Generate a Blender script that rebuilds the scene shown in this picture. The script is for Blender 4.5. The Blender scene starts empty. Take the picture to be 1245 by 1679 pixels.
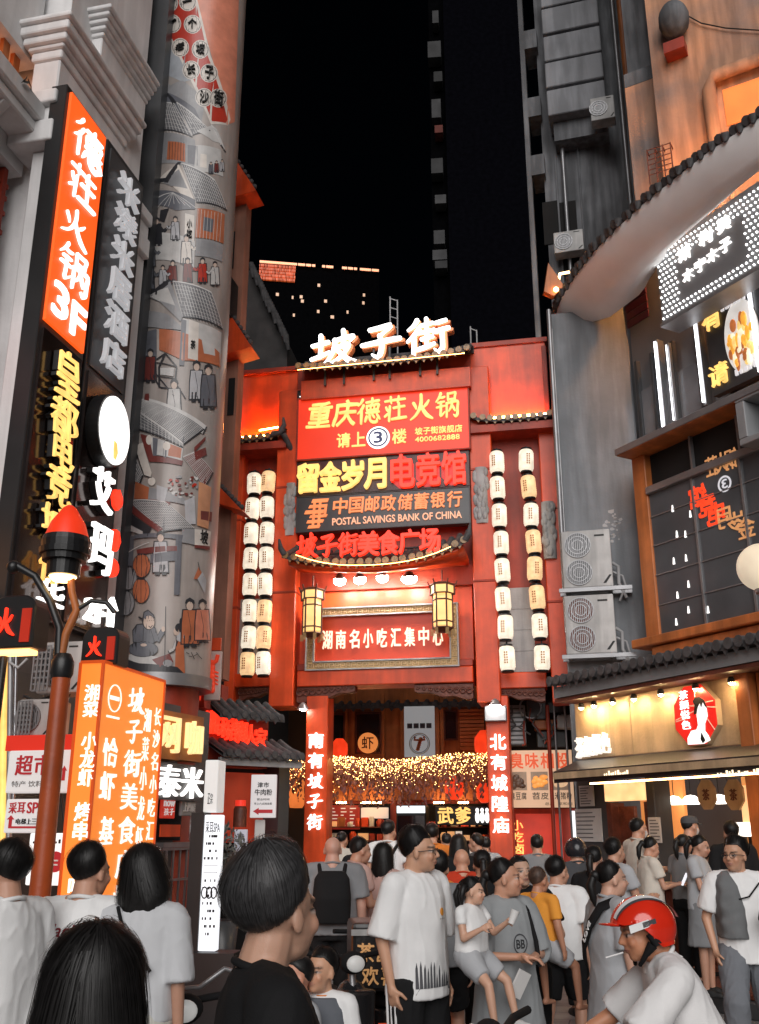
import bpy, bmesh, math, random
import numpy as np
from mathutils import Vector, Matrix, noise
from mathutils.bvhtree import BVHTree
R = math.radians
random.seed(7)
rng = np.random.default_rng(11)
SC = bpy.context.scene
COL = SC.collection
# ------------------------------------------------------------------ camera
W_PX, H_PX, F_PX = 1245.0, 1679.0, 1600.0
PITCH = R(18.0)
CAMZ = 1.80
cd = bpy.data.cameras.new('camera')
cam = bpy.data.objects.new('camera', cd)
COL.objects.link(cam)
cam.location = (0, 0, CAMZ)
cam.rotation_euler = (R(90) + PITCH, 0, 0)
cd.sensor_fit = 'VERTICAL'
cd.sensor_height = 36.0
cd.lens = 36.0 * F_PX / H_PX
cd.clip_start = 0.1
cd.clip_end = 2000
SC.camera = cam
# ------------------------------------------------------------------ world, sun, exposure
world = bpy.data.worlds.new('World')
SC.world = world
world.use_nodes = True
wn = world.node_tree
bg = wn.nodes['Background']
sky = wn.nodes.new('ShaderNodeTexSky')
sky.sky_type = 'NISHITA'
sky.sun_disc = False
sky.sun_elevation = R(27)
sky.sun_rotation = R(181)
wn.links.new(sky.outputs[0], bg.inputs[0])
bg.inputs[1].default_value = 0.0003            # night: the sky is black
sl = bpy.data.lights.new('night_glow_sun', 'SUN')
sl.energy = 2.6
sl.angle = R(50)
sl.color = (1.0, 0.97, 0.95)
sun = bpy.data.objects.new('night_glow_sun', sl)
COL.objects.link(sun)
_az, _el = R(181), R(27)                      # towards the sun: behind the camera, a little to the right
sdir = Vector((math.sin(_az) * math.cos(_el), math.cos(_az) * math.cos(_el), math.sin(_el)))
sun.rotation_euler = sdir.to_track_quat('Z', 'Y').to_euler()
sun.location = (3, -10, 25)
SC.view_settings.view_transform = 'Standard'
SC.view_settings.look = 'None'
SC.view_settings.exposure = 0.0
SC.view_settings.gamma = 1.0
SC.render.film_transparent = False
SC.cycles.max_bounces = 6
SC.cycles.transparent_max_bounces = 12
SC.cycles.sample_clamp_indirect = 4.0
# ------------------------------------------------------------------ view rays
CP, SP = math.cos(PITCH), math.sin(PITCH)
def ray(px, py):
 x = (px - W_PX / 2) / F_PX
 y = (H_PX / 2 - py) / F_PX
 return Vector((x, CP - y * SP, SP + y * CP))
CAMP = Vector((0, 0, CAMZ))
def at(px, py, Y):
 d = ray(px, py)
 return CAMP + d * (Y / d.y)
def at_z(px, py, z):
 d = ray(px, py)
 return CAMP + d * ((z - CAMZ) / d.z)
class Plane:
 """A vertical plane: u runs to the right as seen, d goes into the wall, z up."""
 def __init__(s, p, deg):
  s.a = R(deg)
  s.M = Matrix.Translation((p[0], p[1], 0)) @ Matrix.Rotation(s.a, 4, 'Z')
  s.p = Vector((p[0], p[1], 0))
  s.u = Vector((math.cos(s.a), math.sin(s.a), 0))
  s.n = Vector((-math.sin(s.a), math.cos(s.a), 0))
 def uz(s, px, py, d=0.0):
  r = ray(px, py)
  o = s.p + s.n * d
  t = (o - CAMP).dot(s.n) / r.dot(s.n)
  q = CAMP + r * t
  return ((q - s.p).dot(s.u), q.z)
 def rect(s, x0, y0, x1, y1, d=0.0):
  xm, ym = (x0 + x1) / 2, (y0 + y1) / 2
  u0, u1 = s.uz(x0, ym, d)[0], s.uz(x1, ym, d)[0]
  z1, z0 = s.uz(xm, y0, d)[1], s.uz(xm, y1, d)[1]
  return u0, u1, z0, z1
 def poly(s, pts, d=0.0):
  return [s.uz(x, y, d) for x, y in pts]
 def dz(s, px, py, u0):
  """where the view line meets the plane at right angles to the wall at u0"""
  r = ray(px, py); o = s.p + s.u * u0
  q = CAMP + r * ((o - CAMP).dot(s.u) / r.dot(s.u))
  return ((q - s.p).dot(s.n), q.z)
 def w(s, u, d, z):
  return s.M @ Vector((u, d, z))
# ------------------------------------------------------------------ materials
MATS = {}
def _new(name):
 m = bpy.data.materials.new(name)
 m.use_nodes = True
 return m, m.node_tree.nodes, m.node_tree.links, m.node_tree.nodes['Principled BSDF']
def pm(name, col, rough=0.6, metal=0.0, var=0.25, scale=3.0, bump=0.15, bscale=40.0, streak=0.0, spec=0.5, dirt=None):
 """painted / stone / cloth surface with large and fine variation, optional vertical streaks of dirt"""
 if name in MATS: return MATS[name]
 m, n, l, b = _new(name)
 tc = n.new('ShaderNodeTexCoord')
 n1 = n.new('ShaderNodeTexNoise'); n1.inputs['Scale'].default_value = scale; n1.inputs['Detail'].default_value = 6
 l.new(tc.outputs['Object'], n1.inputs['Vector'])
 r = n.new('ShaderNodeValToRGB')
 dk = dirt if dirt else tuple(c * (1 - var) for c in col)
 r.color_ramp.elements[0].position = 0.3; r.color_ramp.elements[0].color = (*dk, 1)
 r.color_ramp.elements[1].position = 0.68; r.color_ramp.elements[1].color = (*[min(1, c * (1 + var * .35)) for c in col], 1)
 l.new(n1.outputs[0], r.inputs[0])
 out = r.outputs[0]
 if streak > 0:
  mp = n.new('ShaderNodeMapping'); mp.inputs['Scale'].default_value = (2.0, 2.0, 0.22)
  l.new(tc.outputs['Object'], mp.inputs[0])
  n3 = n.new('ShaderNodeTexNoise'); n3.inputs['Scale'].default_value = 2.2; n3.inputs['Detail'].default_value = 8
  l.new(mp.outputs[0], n3.inputs['Vector'])
  r3 = n.new('ShaderNodeValToRGB'); r3.color_ramp.elements[0].position = 0.42; r3.color_ramp.elements[1].position = 0.62
  r3.color_ramp.elements[0].color = (1 - streak,) * 3 + (1,)
  l.new(n3.outputs[0], r3.inputs[0])
  mx = n.new('ShaderNodeMix'); mx.data_type = 'RGBA'; mx.blend_type = 'MULTIPLY'; mx.inputs[0].default_value = 1
  l.new(out, mx.inputs[6]); l.new(r3.outputs[0], mx.inputs[7]); out = mx.outputs[2]
 l.new(out, b.inputs['Base Color'])
 b.inputs['Roughness'].default_value = rough
 b.inputs['Metallic'].default_value = metal
 b.inputs['Specular IOR Level'].default_value = spec
 if bump > 0:
  n2 = n.new('ShaderNodeTexNoise'); n2.inputs['Scale'].default_value = bscale; n2.inputs['Detail'].default_value = 4
  l.new(tc.outputs['Object'], n2.inputs['Vector'])
  bp = n.new('ShaderNodeBump'); bp.inputs['Strength'].default_value = bump; bp.inputs['Distance'].default_value = 0.02
  l.new(n2.outputs[0], bp.inputs['Height']); l.new(bp.outputs[0], b.inputs['Normal'])
 MATS[name] = m
 return m
def em(name, col, strength=1.0, var=0.0, scale=6.0):
 """something that gives off light"""
 if name in MATS: return MATS[name]
 m, n, l, b = _new(name)
 b.inputs['Base Color'].default_value = (*[min(.8, c * .6) for c in col], 1)
 b.inputs['Emission Color'].default_value = (*col, 1)
 b.inputs['Emission Strength'].default_value = strength
 b.inputs['Roughness'].default_value = 0.4
 if var > 0:
  tc = n.new('ShaderNodeTexCoord')
  n1 = n.new('ShaderNodeTexNoise'); n1.inputs['Scale'].default_value = scale; n1.inputs['Detail'].default_value = 3
  l.new(tc.outputs['Object'], n1.inputs['Vector'])
  mr = n.new('ShaderNodeMapRange'); mr.inputs[1].default_value = .3; mr.inputs[2].default_value = .7
  mr.inputs[3].default_value = strength * (1 - var); mr.inputs[4].default_value = strength * (1 + var)
  l.new(n1.outputs[0], mr.inputs[0]); l.new(mr.outputs[0], b.inputs['Emission Strength'])
 MATS[name] = m
 return m
def glass(name, col, rough=0.05):
 if name in MATS: return MATS[name]
 m, n, l, b = _new(name)
 b.inputs['Base Color'].default_value = (*col, 1)
 b.inputs['Roughness'].default_value = rough
 b.inputs['Specular IOR Level'].default_value = 0.9
 b.inputs['Coat Weight'].default_value = 0.6
 MATS[name] = m
 return m
def vcol(name, rough=0.55, sss=0.0, bump=0.0, bscale=200.0, sheen=0.0):
 """colour comes from the mesh's own colour attribute (skin, lips, brows)"""
 if name in MATS: return MATS[name]
 m, n, l, b = _new(name)
 a = n.new('ShaderNodeAttribute'); a.attribute_name = 'col'
 l.new(a.outputs['Color'], b.inputs['Base Color'])
 b.inputs['Roughness'].default_value = rough
 if sss:
  b.inputs['Subsurface Weight'].default_value = sss
  b.inputs['Subsurface Radius'].default_value = (0.012, 0.005, 0.003)
 if bump:
  tc = n.new('ShaderNodeTexCoord')
  n2 = n.new('ShaderNodeTexNoise'); n2.inputs['Scale'].default_value = bscale
  l.new(tc.outputs['Object'], n2.inputs['Vector'])
  bp = n.new('ShaderNodeBump'); bp.inputs['Strength'].default_value = bump; bp.inputs['Distance'].default_value = .004
  l.new(n2.outputs[0], bp.inputs['Height']); l.new(bp.outputs[0], b.inputs['Normal'])
 MATS[name] = m
 return m
# ------------------------------------------------------------------ things, parts
def put(o):
 COL.objects.link(o); return o
def tag(o, label=None, cat=None, group=None, kind=None):
 if label: o['label'] = label
 if cat: o['category'] = cat
 if group: o['group'] = group
 if kind: o['kind'] = kind
 return o
def thing(name, label, cat, loc=(0, 0, 0), rz=0.0, group=None):
 o = put(bpy.data.objects.new(name, None))
 o.empty_display_size = 0.2
 o.location = loc
 o.rotation_euler = (0, 0, rz)
 tag(o, label, cat, group)
 return o
def world_m(o):
 m = Matrix.LocRotScale(o.location, o.rotation_euler, o.scale)
 return world_m(o.parent) @ m if o.parent else m
def copy_tree(o, parent=None):
 c = o.copy(); COL.objects.link(c)
 if parent is not None: c.parent = parent
 for ch in list(o.children): copy_tree(ch, c)
 return c
_TXT = {}
def text_geo(s, off=0.0, bev=0.0):
 """flat triangulated outline of a string, normalised to its own bounding box; returns verts(2D), faces, border loops via extrude"""
 key = (s, off)
 if key in _TXT: return _TXT[key]
 cu = bpy.data.curves.new('lettering', 'FONT')
 cu.body = s; cu.extrude = 0.5; cu.offset = off; cu.resolution_u = 3
 ob = bpy.data.objects.new('lettering', cu)
 me = bpy.data.meshes.new_from_object(ob)
 n = len(me.vertices)
 co = np.zeros(n * 3); me.vertices.foreach_get('co', co); co = co.reshape(-1, 3)
 fs = [tuple(p.vertices) for p in me.polygons]
 bpy.data.objects.remove(ob); bpy.data.curves.remove(cu); bpy.data.meshes.remove(me)
 _TXT[key] = (co, fs)
 return _TXT[key]
class MB:
 """collects shapes in the local frame M (u, d, z) and links them as ONE mesh object"""
 def __init__(s, M=None):
  s.M = M.M if isinstance(M, Plane) else (M if M is not None else Matrix.Identity(4))
  s.v, s.f, s.mi, s.ms, s.cur, s.sm = [], [], [], [], 0, []
  s.smooth = False
 def mat(s, m):
  if m not in s.ms: s.ms.append(m)
  s.cur = s.ms.index(m); return s
 def add(s, vs, fs, smooth=None):
  o = len(s.v)
  s.v.extend([tuple(v) for v in vs])
  s.f.extend([tuple(i + o for i in f) for f in fs])
  s.mi.extend([s.cur] * len(fs))
  s.sm.extend([s.smooth if smooth is None else smooth] * len(fs))
  return s
 def box(s, u0, u1, d0, d1, z0, z1):
  if u0 > u1: u0, u1 = u1, u0
  if d0 > d1: d0, d1 = d1, d0
  if z0 > z1: z0, z1 = z1, z0
  vs = [(u, d, z) for u in (u0, u1) for d in (d0, d1) for z in (z0, z1)]
  return s.add(vs, [(0, 1, 3, 2), (4, 6, 7, 5), (0, 4, 5, 1), (2, 3, 7, 6), (0, 2, 6, 4), (1, 5, 7, 3)], False)
 def cbox(s, c, sz, rot=None):
  m = Matrix.Translation(c) @ (rot.to_4x4() if rot else Matrix.Identity(4))
  vs = [m @ Vector((x * sz[0] / 2, y * sz[1] / 2, z * sz[2] / 2)) for x in (-1, 1) for y in (-1, 1) for z in (-1, 1)]
  return s.add(vs, [(0, 1, 3, 2), (4, 6, 7, 5), (0, 4, 5, 1), (2, 3, 7, 6), (0, 2, 6, 4), (1, 5, 7, 3)], False)
 def prism(s, poly, d0, d1):
  """(u,z) outline extruded from d0 (front) to d1"""
  a = sum(poly[i][0] * poly[(i + 1) % len(poly)][1] - poly[(i + 1) % len(poly)][0] * poly[i][1] for i in range(len(poly)))
  if a < 0: poly = poly[::-1]
  n = len(poly)
  vs = [(u, d0, z) for u, z in poly] + [(u, d1, z) for u, z in poly]
  fs = [tuple(range(n)), tuple(range(2 * n - 1, n - 1, -1))]
  fs += [(i, i + n, (i + 1) % n + n, (i + 1) % n) for i in range(n)]
  return s.add(vs, fs, False)
 def ring(s, outer, inner, d0, d1):
  """frame between two same-length outlines"""
  n = len(outer)
  for i in range(n):
   j = (i + 1) % n
   q = [outer[i], outer[j], inner[j], inner[i]]
   vs = [(u, d0, z) for u, z in q] + [(u, d1, z) for u, z in q]
   s.add(vs, [(0, 1, 2, 3), (7, 6, 5, 4), (0, 4, 5, 1), (2, 6, 7, 3)], False)
  return s
 def tube(s, pts, r, n=8, cap=True, smooth=True):
  pts = [Vector(p) for p in pts]
  rs = r if isinstance(r, (list, tuple)) else [r] * len(pts)
  rings, prev = [], None
  for i, p in enumerate(pts):
   t = (pts[min(i + 1, len(pts) - 1)] - pts[max(i - 1, 0)])
   t = t.normalized() if t.length > 1e-9 else Vector((0, 0, 1))
   if prev is None:
    a = Vector((0, 0, 1)) if abs(t.z) < 0.9 else Vector((1, 0, 0))
    x = t.cross(a).normalized()
   else:
    x = (prev - t * prev.dot(t)).normalized()
   prev = x
   y = t.cross(x)
   rings.append([p + (x * math.cos(k * 2 * math.pi / n) + y * math.sin(k * 2 * math.pi / n)) * rs[i] for k in range(n)])
  vs = [v for rg in rings for v in rg]
  fs = [(i * n + k, i * n + (k + 1) % n, (i + 1) * n + (k + 1) % n, (i + 1) * n + k) for i in range(len(pts) - 1) for k in range(n)]
  s.add(vs, fs, smooth)
  if cap:
   o = len(s.v)
   s.add(rings[0], [tuple(range(n))[::-1]], False); s.add(rings[-1], [tuple(range(n))], False)
  return s
 def lathe(s, prof, c=(0, 0, 0), n=20, rot=None, smooth=True, sx=1.0, sy=1.0):
  m = Matrix.Translation(c) @ (rot.to_4x4() if rot else Matrix.Identity(4))
  vs = [m @ Vector((r * sx * math.cos(k * 2 * math.pi / n), r * sy * math.sin(k * 2 * math.pi / n), z)) for r, z in prof for k in range(n)]
  fs = [(i * n + k, i * n + (k + 1) % n, (i + 1) * n + (k + 1) % n, (i + 1) * n + k) for i in range(len(prof) - 1) for k in range(n)]
  s.add(vs, fs, smooth)
  L = (len(prof) - 1) * n
  s.add(vs[:n], [tuple(range(n))[::-1]], False) if prof[0][0] > 1e-4 else None
  s.add(vs[L:L + n], [tuple(range(n))], False) if prof[-1][0] > 1e-4 else None
  return s
 def ball(s, c, r, n=14, m=9):
  rx, ry, rz = r if isinstance(r, (tuple, list)) else (r, r, r)
  vs, fs = [], []
  for i in range(m + 1):
   t = math.pi * i / m
   for k in range(n):
    p = 2 * math.pi * k / n
    vs.append((c[0] + rx * math.sin(t) * math.cos(p), c[1] + ry * math.sin(t) * math.sin(p), c[2] + rz * math.cos(t)))
  fs = [(i * n + k, (i + 1) * n + k, (i + 1) * n + (k + 1) % n, i * n + (k + 1) % n) for i in range(m) for k in range(n)]
  return s.add(vs, fs, True)
 def disc(s, c, r, d0, d1, n=28, rz=None):
  rz = rz or r
  return s.prism([(c[0] + r * math.cos(2 * math.pi * k / n), c[1] + rz * math.sin(2 * math.pi * k / n)) for k in range(n)], d0, d1)
 def text(s, t, u0, u1, z0, z1, d, ext=0.02, off=0.0, shear=0.0, jig=0.0, keep=False):
  """a string fitted to a rectangle, its front at depth d, ext thick towards the wall"""
  co, fs = text_geo(t, 0.0)
  if len(co) == 0: return s
  lo, hi = co.min(0), co.max(0)
  w, h = max(hi[0] - lo[0], 1e-6), max(hi[1] - lo[1], 1e-6)
  kx, kz = (u1 - u0) / w, (z1 - z0) / h
  if keep:
   k = min(abs(kx), kz);
   cu, cz = (u0 + u1) / 2, (z0 + z1) / 2
   kx, kz = math.copysign(k, kx), k
   u0 = cu - kx * w / 2; z0 = cz - kz * h / 2
  z = z0 + (co[:, 1] - lo[1]) * kz
  u = u0 + (co[:, 0] - lo[0]) * kx + shear * (z - z0)
  if jig:
   U, Z = u / (abs(u1 - u0) + 1e-6), z / (abs(z1 - z0) + 1e-6)
   u = u + jig * (u1 - u0) * (np.sin(9 * Z + 4 * U) * .5 + np.sin(23 * Z - 11 * U) * .3)
   z = z + jig * (z1 - z0) * (np.sin(8 * U - 3 * Z + 1) * .5 + np.sin(21 * U + 7 * Z) * .3)
  if off > 0:
   q = off * .55 * abs(z1 - z0 if len(t) == 1 else (z1 - z0))
   for k, (a, b) in enumerate(((-q, q * .6), (q, -q * .6), (q * .7, q), (-q * .7, -q))):
    dd = np.where(co[:, 2] > 0, d - .0012 * (k + 1), d + ext)
    s.add(list(zip(u + a, dd, z + b)), fs, False)
  dd = np.where(co[:, 2] > 0, d, d + ext)
  return s.add(list(zip(u, dd, z)), fs, False)
 def row(s, t, u0, u1, z0, z1, d, ext=0.02, off=0.0, gap=0.12, shear=0.0, jig=0.0, slope=0.0, arch=0.0):
  n = len(t); w = (u1 - u0) / n
  for i, ch in enumerate(t):
   if ch == ' ': continue
   a = u0 + w * (i + gap / 2); b = u0 + w * (i + 1 - gap / 2)
   dz = slope * ((i + .5) / n - .5)
   z0c, z1c = z0 + dz, z1 + dz
   if ch in BRUSH: s.brush(ch, a, b, z0c, z1c, d, ext)
   elif ord(ch) < 256:
    co, _ = text_geo(ch, off); asp = (co[:, 0].max() - co[:, 0].min()) / .72
    c = (a + b) / 2; hw = (b - a) / 2 * min(1, max(asp, .12)) ; s.text(ch, c - hw, c + hw, z0c, z1c, d, ext, off, shear, jig)
   else: s.text(ch, a, b, z0c, z1c, d, ext, off, shear, jig)
  return s
 def col_text(s, t, u0, u1, z0, z1, d, ext=0.02, off=0.0, gap=0.14, jig=0.0, lean=0.0, shear=0.0):
  n = len(t); h = (z1 - z0) / n
  for i, ch in enumerate(t):
   if ch == ' ': continue
   b = z1 - h * (i + gap / 2); a = z1 - h * (i + 1 - gap / 2)
   du = lean * (i + .5)
   if ch in BRUSH: s.brush(ch, u0 + du, u1 + du, a, b, d, ext)
   else: s.text(ch, u0 + du, u1 + du, a, b, d, ext, off, shear, jig)
  return s
 def brush(s, ch, u0, u1, z0, z1, d, ext):
  for q, st in enumerate(BRUSH[ch]):
   pts = [(u0 + (u1 - u0) * p[0] / 100, z0 + (z1 - z0) * p[1] / 100) for p in st]
   ws = [p[2] / 100 * (z1 - z0) * .5 for p in st]
   P, Wd = [], []
   for i in range(len(pts) - 1):
    p0, p1, p2, p3 = pts[max(i - 1, 0)], pts[i], pts[i + 1], pts[min(i + 2, len(pts) - 1)]
    for k in range(4):
     t = k / 4
     P.append(tuple(0.5 * (2 * p1[j] + (p2[j] - p0[j]) * t + (2 * p0[j] - 5 * p1[j] + 4 * p2[j] - p3[j]) * t * t + (3 * p1[j] - p0[j] - 3 * p2[j] + p3[j]) * t ** 3) for j in (0, 1)))
     Wd.append(ws[i] + (ws[i + 1] - ws[i]) * t)
   P.append(pts[-1]); Wd.append(ws[-1])
   n = len(P); L, Rr = [], []
   for i in range(n):
    a, b = P[max(i - 1, 0)], P[min(i + 1, n - 1)]
    tx, tz = b[0] - a[0], b[1] - a[1]; ln = math.hypot(tx, tz) or 1
    nx, nz = -tz / ln, tx / ln
    L.append((P[i][0] + nx * Wd[i], P[i][1] + nz * Wd[i])); Rr.append((P[i][0] - nx * Wd[i], P[i][1] - nz * Wd[i]))
   dq = d - 0.0013 * q
   vs = [(u, dq, z) for u, z in L] + [(u, dq, z) for u, z in Rr] + [(u, d + ext, z) for u, z in L] + [(u, d + ext, z) for u, z in Rr]
   fs = []
   for i in range(n - 1):
    fs += [(i, i + 1, n + i + 1, n + i), (2 * n + i, 3 * n + i, 3 * n + i + 1, 2 * n + i + 1),
     (i, 2 * n + i, 2 * n + i + 1, i + 1), (n + i, n + i + 1, 3 * n + i + 1, 3 * n + i)]
   fs += [(0, n, 3 * n, 2 * n), (n - 1, 3 * n - 1, 4 * n - 1, 2 * n - 1)]
   s.add(vs, fs, False)
   for e in (0, n - 1):
    s.disc(P[e], max(Wd[e], 1e-4), dq - .0006, d + ext, n=10)
  return s
 def build(s, name, mat=None, parent=None, bevel=0.0, label=None, seg=1):
  me = bpy.data.meshes.new(name)
  M = s.M
  vs = [M @ Vector(v) for v in s.v]
  if parent is not None:
   inv = world_m(parent).inverted()
   loc = None
  else:
   if vs:
    xs = [v.x for v in vs]; ys = [v.y for v in vs]; zs = [v.z for v in vs]
    loc = Vector(((min(xs) + max(xs)) / 2, (min(ys) + max(ys)) / 2, min(zs)))
   else: loc = Vector((0, 0, 0))
   inv = Matrix.Translation(-loc)
  me.from_pydata([tuple(inv @ v) for v in vs], [], s.f)
  if s.ms:
   for m in s.ms: me.materials.append(m)
   me.polygons.foreach_set('material_index', s.mi)
  elif mat is not None:
   me.materials.append(mat)
  me.polygons.foreach_set('use_smooth', s.sm)
  me.update()
  o = put(bpy.data.objects.new(name, me))
  if parent is not None: o.parent = parent
  else: o.location = loc
  if bevel > 0:
   b = o.modifiers.new('bevel', 'BEVEL'); b.width = bevel; b.segments = seg; b.limit_method = 'ANGLE'; b.angle_limit = R(50)
  if label: o['label'] = label
  return o
# brush strokes: (x, y, width) in a 100 x 100 cell
BRUSH = {
'坡': [[(4,60,8),(20,63,10),(38,68,9)], [(22,88,11),(22,60,10),(21,26,9)], [(2,20,7),(20,27,9),(40,38,6)],
 [(50,70,8),(72,76,10),(92,80,8),(84,66,4)], [(52,72,10),(50,45,10),(40,18,7),(28,2,4)], [(70,98,11),(71,76,10),(69,50,9)],
 [(52,50,8),(68,53,9),(82,56,9),(72,32,8),(58,14,7),(42,4,3)], [(56,44,8),(70,24,11),(84,8,13),(100,3,6)]],
'子': [[(22,84,9),(46,88,10),(74,93,11),(62,78,7),(48,66,6)], [(46,66,9),(52,45,11),(50,20,11),(42,6,9),(28,14,4)], [(2,42,8),(30,46,10),(66,51,11),(98,54,9)]],
'街': [[(26,96,10),(18,82,8),(4,70,4)], [(30,72,10),(18,54,9),(2,38,4)], [(18,54,9),(18,30,10),(17,2,8)],
 [(34,80,7),(48,83,8),(62,86,7)], [(48,98,9),(48,78,8),(47,62,7)], [(30,60,7),(48,63,8),(66,66,7)],
 [(36,42,7),(48,45,8),(62,48,7)], [(49,60,8),(48,42,8),(47,22,7)], [(26,14,8),(46,20,9),(66,28,6)],
 [(70,84,7),(82,87,8),(94,90,7)], [(66,60,8),(82,64,9),(100,68,8)], [(84,62,10),(85,36,10),(84,12,10),(74,4,8),(66,12,3)]],
'火': [[(20,66,12),(27,54,11),(30,44,6)], [(84,74,6),(74,60,11),(64,50,7)], [(52,98,11),(52,70,12),(44,42,11),(28,18,9),(6,2,4)], [(52,58,9),(60,38,13),(76,16,15),(98,3,7)]],
'德': [[(24,97,10),(16,84,8),(4,74,4)], [(28,74,10),(18,56,9),(2,42,4)], [(18,58,10),(18,32,10),(17,2,8)],
 [(40,84,8),(66,87,9),(94,90,8)], [(66,99,9),(65,84,8),(63,72,7)], [(42,70,8),(42,60,7),(44,50,7)], [(42,70,7),(66,72,8),(92,75,9),(90,62,8),(88,52,6)],
 [(58,70,6),(58,60,6),(58,52,6)], [(74,71,6),(74,62,6),(73,53,6)], [(44,52,7),(66,53,7),(88,55,6)], [(40,42,7),(66,43,8),(94,45,7)],
 [(42,28,9),(38,18,9),(34,8,5)], [(54,32,9),(56,14,9),(68,5,10),(84,6,9),(86,18,4)], [(66,34,8),(72,26,9),(74,22,6)], [(86,34,8),(92,24,10),(97,16,6)]],
'荘': [[(10,82,8),(50,86,9),(94,88,8)], [(34,98,9),(34,84,8),(36,74,6)], [(68,99,8),(66,86,8),(62,76,5)],
 [(30,62,8),(28,40,9),(26,4,8)], [(14,58,8),(18,48,9),(22,42,5)], [(8,22,7),(18,30,8),(28,38,5)],
 [(46,54,8),(68,57,9),(92,59,8)], [(68,72,9),(69,40,9),(68,14,8)], [(38,10,8),(66,13,10),(98,15,9)]],
'锅': [[(24,97,10),(16,80,8),(3,64,4)], [(22,80,7),(30,80,8),(40,83,6)], [(12,60,7),(24,62,8),(38,64,6)], [(6,42,7),(22,45,8),(40,47,6)],
 [(24,62,9),(23,30,9),(22,8,8),(40,24,4)], [(54,94,8),(54,82,8),(54,68,7)], [(54,93,7),(72,95,8),(86,96,8),(83,82,8),(82,70,7)], [(56,70,6),(70,71,7),(82,72,6)],
 [(48,56,8),(48,30,8),(47,2,7)], [(48,56,7),(70,59,8),(94,61,9),(93,36,9),(92,12,9),(84,3,8),(76,10,3)], [(70,64,8),(68,44,8),(56,24,4)], [(72,46,7),(78,34,9),(82,26,6)]],
}
def brush_scale(ch, k):
 BRUSH[ch] = [[(x, y, w * k) for x, y, w in st] for st in BRUSH[ch]]
for _c in ('坡', '子', '街'): brush_scale(_c, 1.12)
for _c in ('德', '荘', '锅', '火'): brush_scale(_c, 1.0)
# ------------------------------------------------------------------ shared materials
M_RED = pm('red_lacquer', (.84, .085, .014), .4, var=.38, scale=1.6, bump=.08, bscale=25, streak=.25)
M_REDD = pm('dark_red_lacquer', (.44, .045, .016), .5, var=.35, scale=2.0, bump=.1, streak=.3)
M_ORW = pm('orange_wood', (.62, .19, .05), .5, var=.3, scale=2.5, bump=.1, streak=.3)
M_TILE = pm('grey_roof_tile', (.085, .082, .085), .7, var=.5, scale=9, bump=.35, bscale=60)
M_TILE_LIT = pm('gold_lit_tile_end', (.36, .22, .10), .35, var=.5, scale=8, bump=.2)  # amber puts the golden eave light into the tile-end colour
M_STONE = pm('grey_stone', (.42, .42, .42), .75, var=.3, scale=4, bump=.3, bscale=30, streak=.2)
M_PLAST = pm('light_grey_plaster', (.50, .50, .51), .8, var=.2, scale=2.0, bump=.2, bscale=30, streak=.3)
M_WHITEW = pm('white_render_wall', (.82, .81, .81), .8, var=.18, scale=.9, bump=.2, bscale=14, streak=.14)
M_GREYW = pm('blue_grey_wall', (.25, .265, .285), .75, var=.22, scale=1.3, bump=.2, bscale=25, streak=.3)
M_DARKW = pm('dark_concrete', (.20, .205, .22), .85, var=.4, scale=1.0, bump=.3, bscale=15, streak=.5)
M_BLACK = pm('black_painted_metal', (.012, .012, .013), .4, var=.3, bump=.03)
M_CHAR = pm('charcoal_panel', (.06, .062, .066), .35, var=.25, scale=2, bump=.04)
M_VOID = pm('dark_interior', (.008, .007, .007), .9, var=.3, bump=0)
M_METAL = pm('grey_metal', (.30, .30, .31), .4, .6, var=.2, bump=.05)
M_STEEL = pm('brushed_steel', (.35, .35, .37), .28, .9, var=.25, scale=4, bump=.05)
M_ACW = pm('ac_casing', (.55, .54, .53), .5, var=.2, scale=3, bump=.05, streak=.3)
M_WHITEP = pm('white_sign_face', (.72, .71, .70), .4, var=.08, bump=.02)
M_PAPER = pm('pale_paper', (.60, .59, .58), .8, var=.15, bump=.05)
M_WOOD = pm('carved_dark_wood', (.14, .035, .018), .55, var=.4, scale=6, bump=.6, bscale=18)
M_GLASSD = glass('dark_glass', (.025, .026, .03))
M_INK = pm('black_ink', (.012, .012, .012), .6, var=.1, bump=0)
M_REDINK = pm('red_ink', (.55, .02, .03), .6, var=.1, bump=0)
E_WHITE = em('white_led', (1, .97, .93), 3.2, .15)
E_WHITE2 = em('white_led_soft', (1, .97, .94), 1.7, .12)
E_YEL = em('yellow_led', (1, .62, .17), 1.15, .25)
E_GOLD = em('gold_led', (1, .52, .13), 1.25, .25)
E_RED = em('red_led', (1, .035, .012), 1.5, .2)
E_REDBOX = em('red_lightbox', (.78, .040, .008), .62, .18, 1.2)
E_REDBOX2 = em('red_lightbox_bright', (.80, .036, .008), .85, .15, .8)
E_ORBOX = em('orange_lightbox', (1, .26, .035), .86, .10, .7)
E_WARM = em('warm_lamp', (1, .62, .26), 9, .1)
E_WARMS = em('warm_strip', (1, .42, .10), 22, .15)
E_REDSTRIP = em('red_orange_strip', (1, .26, .05), 180, .1)
E_SPOT = em('white_floodlight', (1, .93, .86), 120)
E_LANT = em('lantern_shade', (1, .88, .70), .78, .4, 7)
E_LANTO = em('lantern_shade_amber', (1, .64, .33), .80, .4, 7)
E_AMBER = em('amber_lantern_glass', (1, .62, .22), 1.0, .2, 4)
M_GOLD = pm('gilded_frame', (.55, .36, .16), .4, .3, var=.4, scale=14, bump=.6, bscale=40)
M_CORAL = pm('orange_lit_letter', (.85, .28, .10), .4, var=.1, bump=0)
E_CORAL = em('orange_glow_letter', (1, .30, .10), .75, .2)
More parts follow.
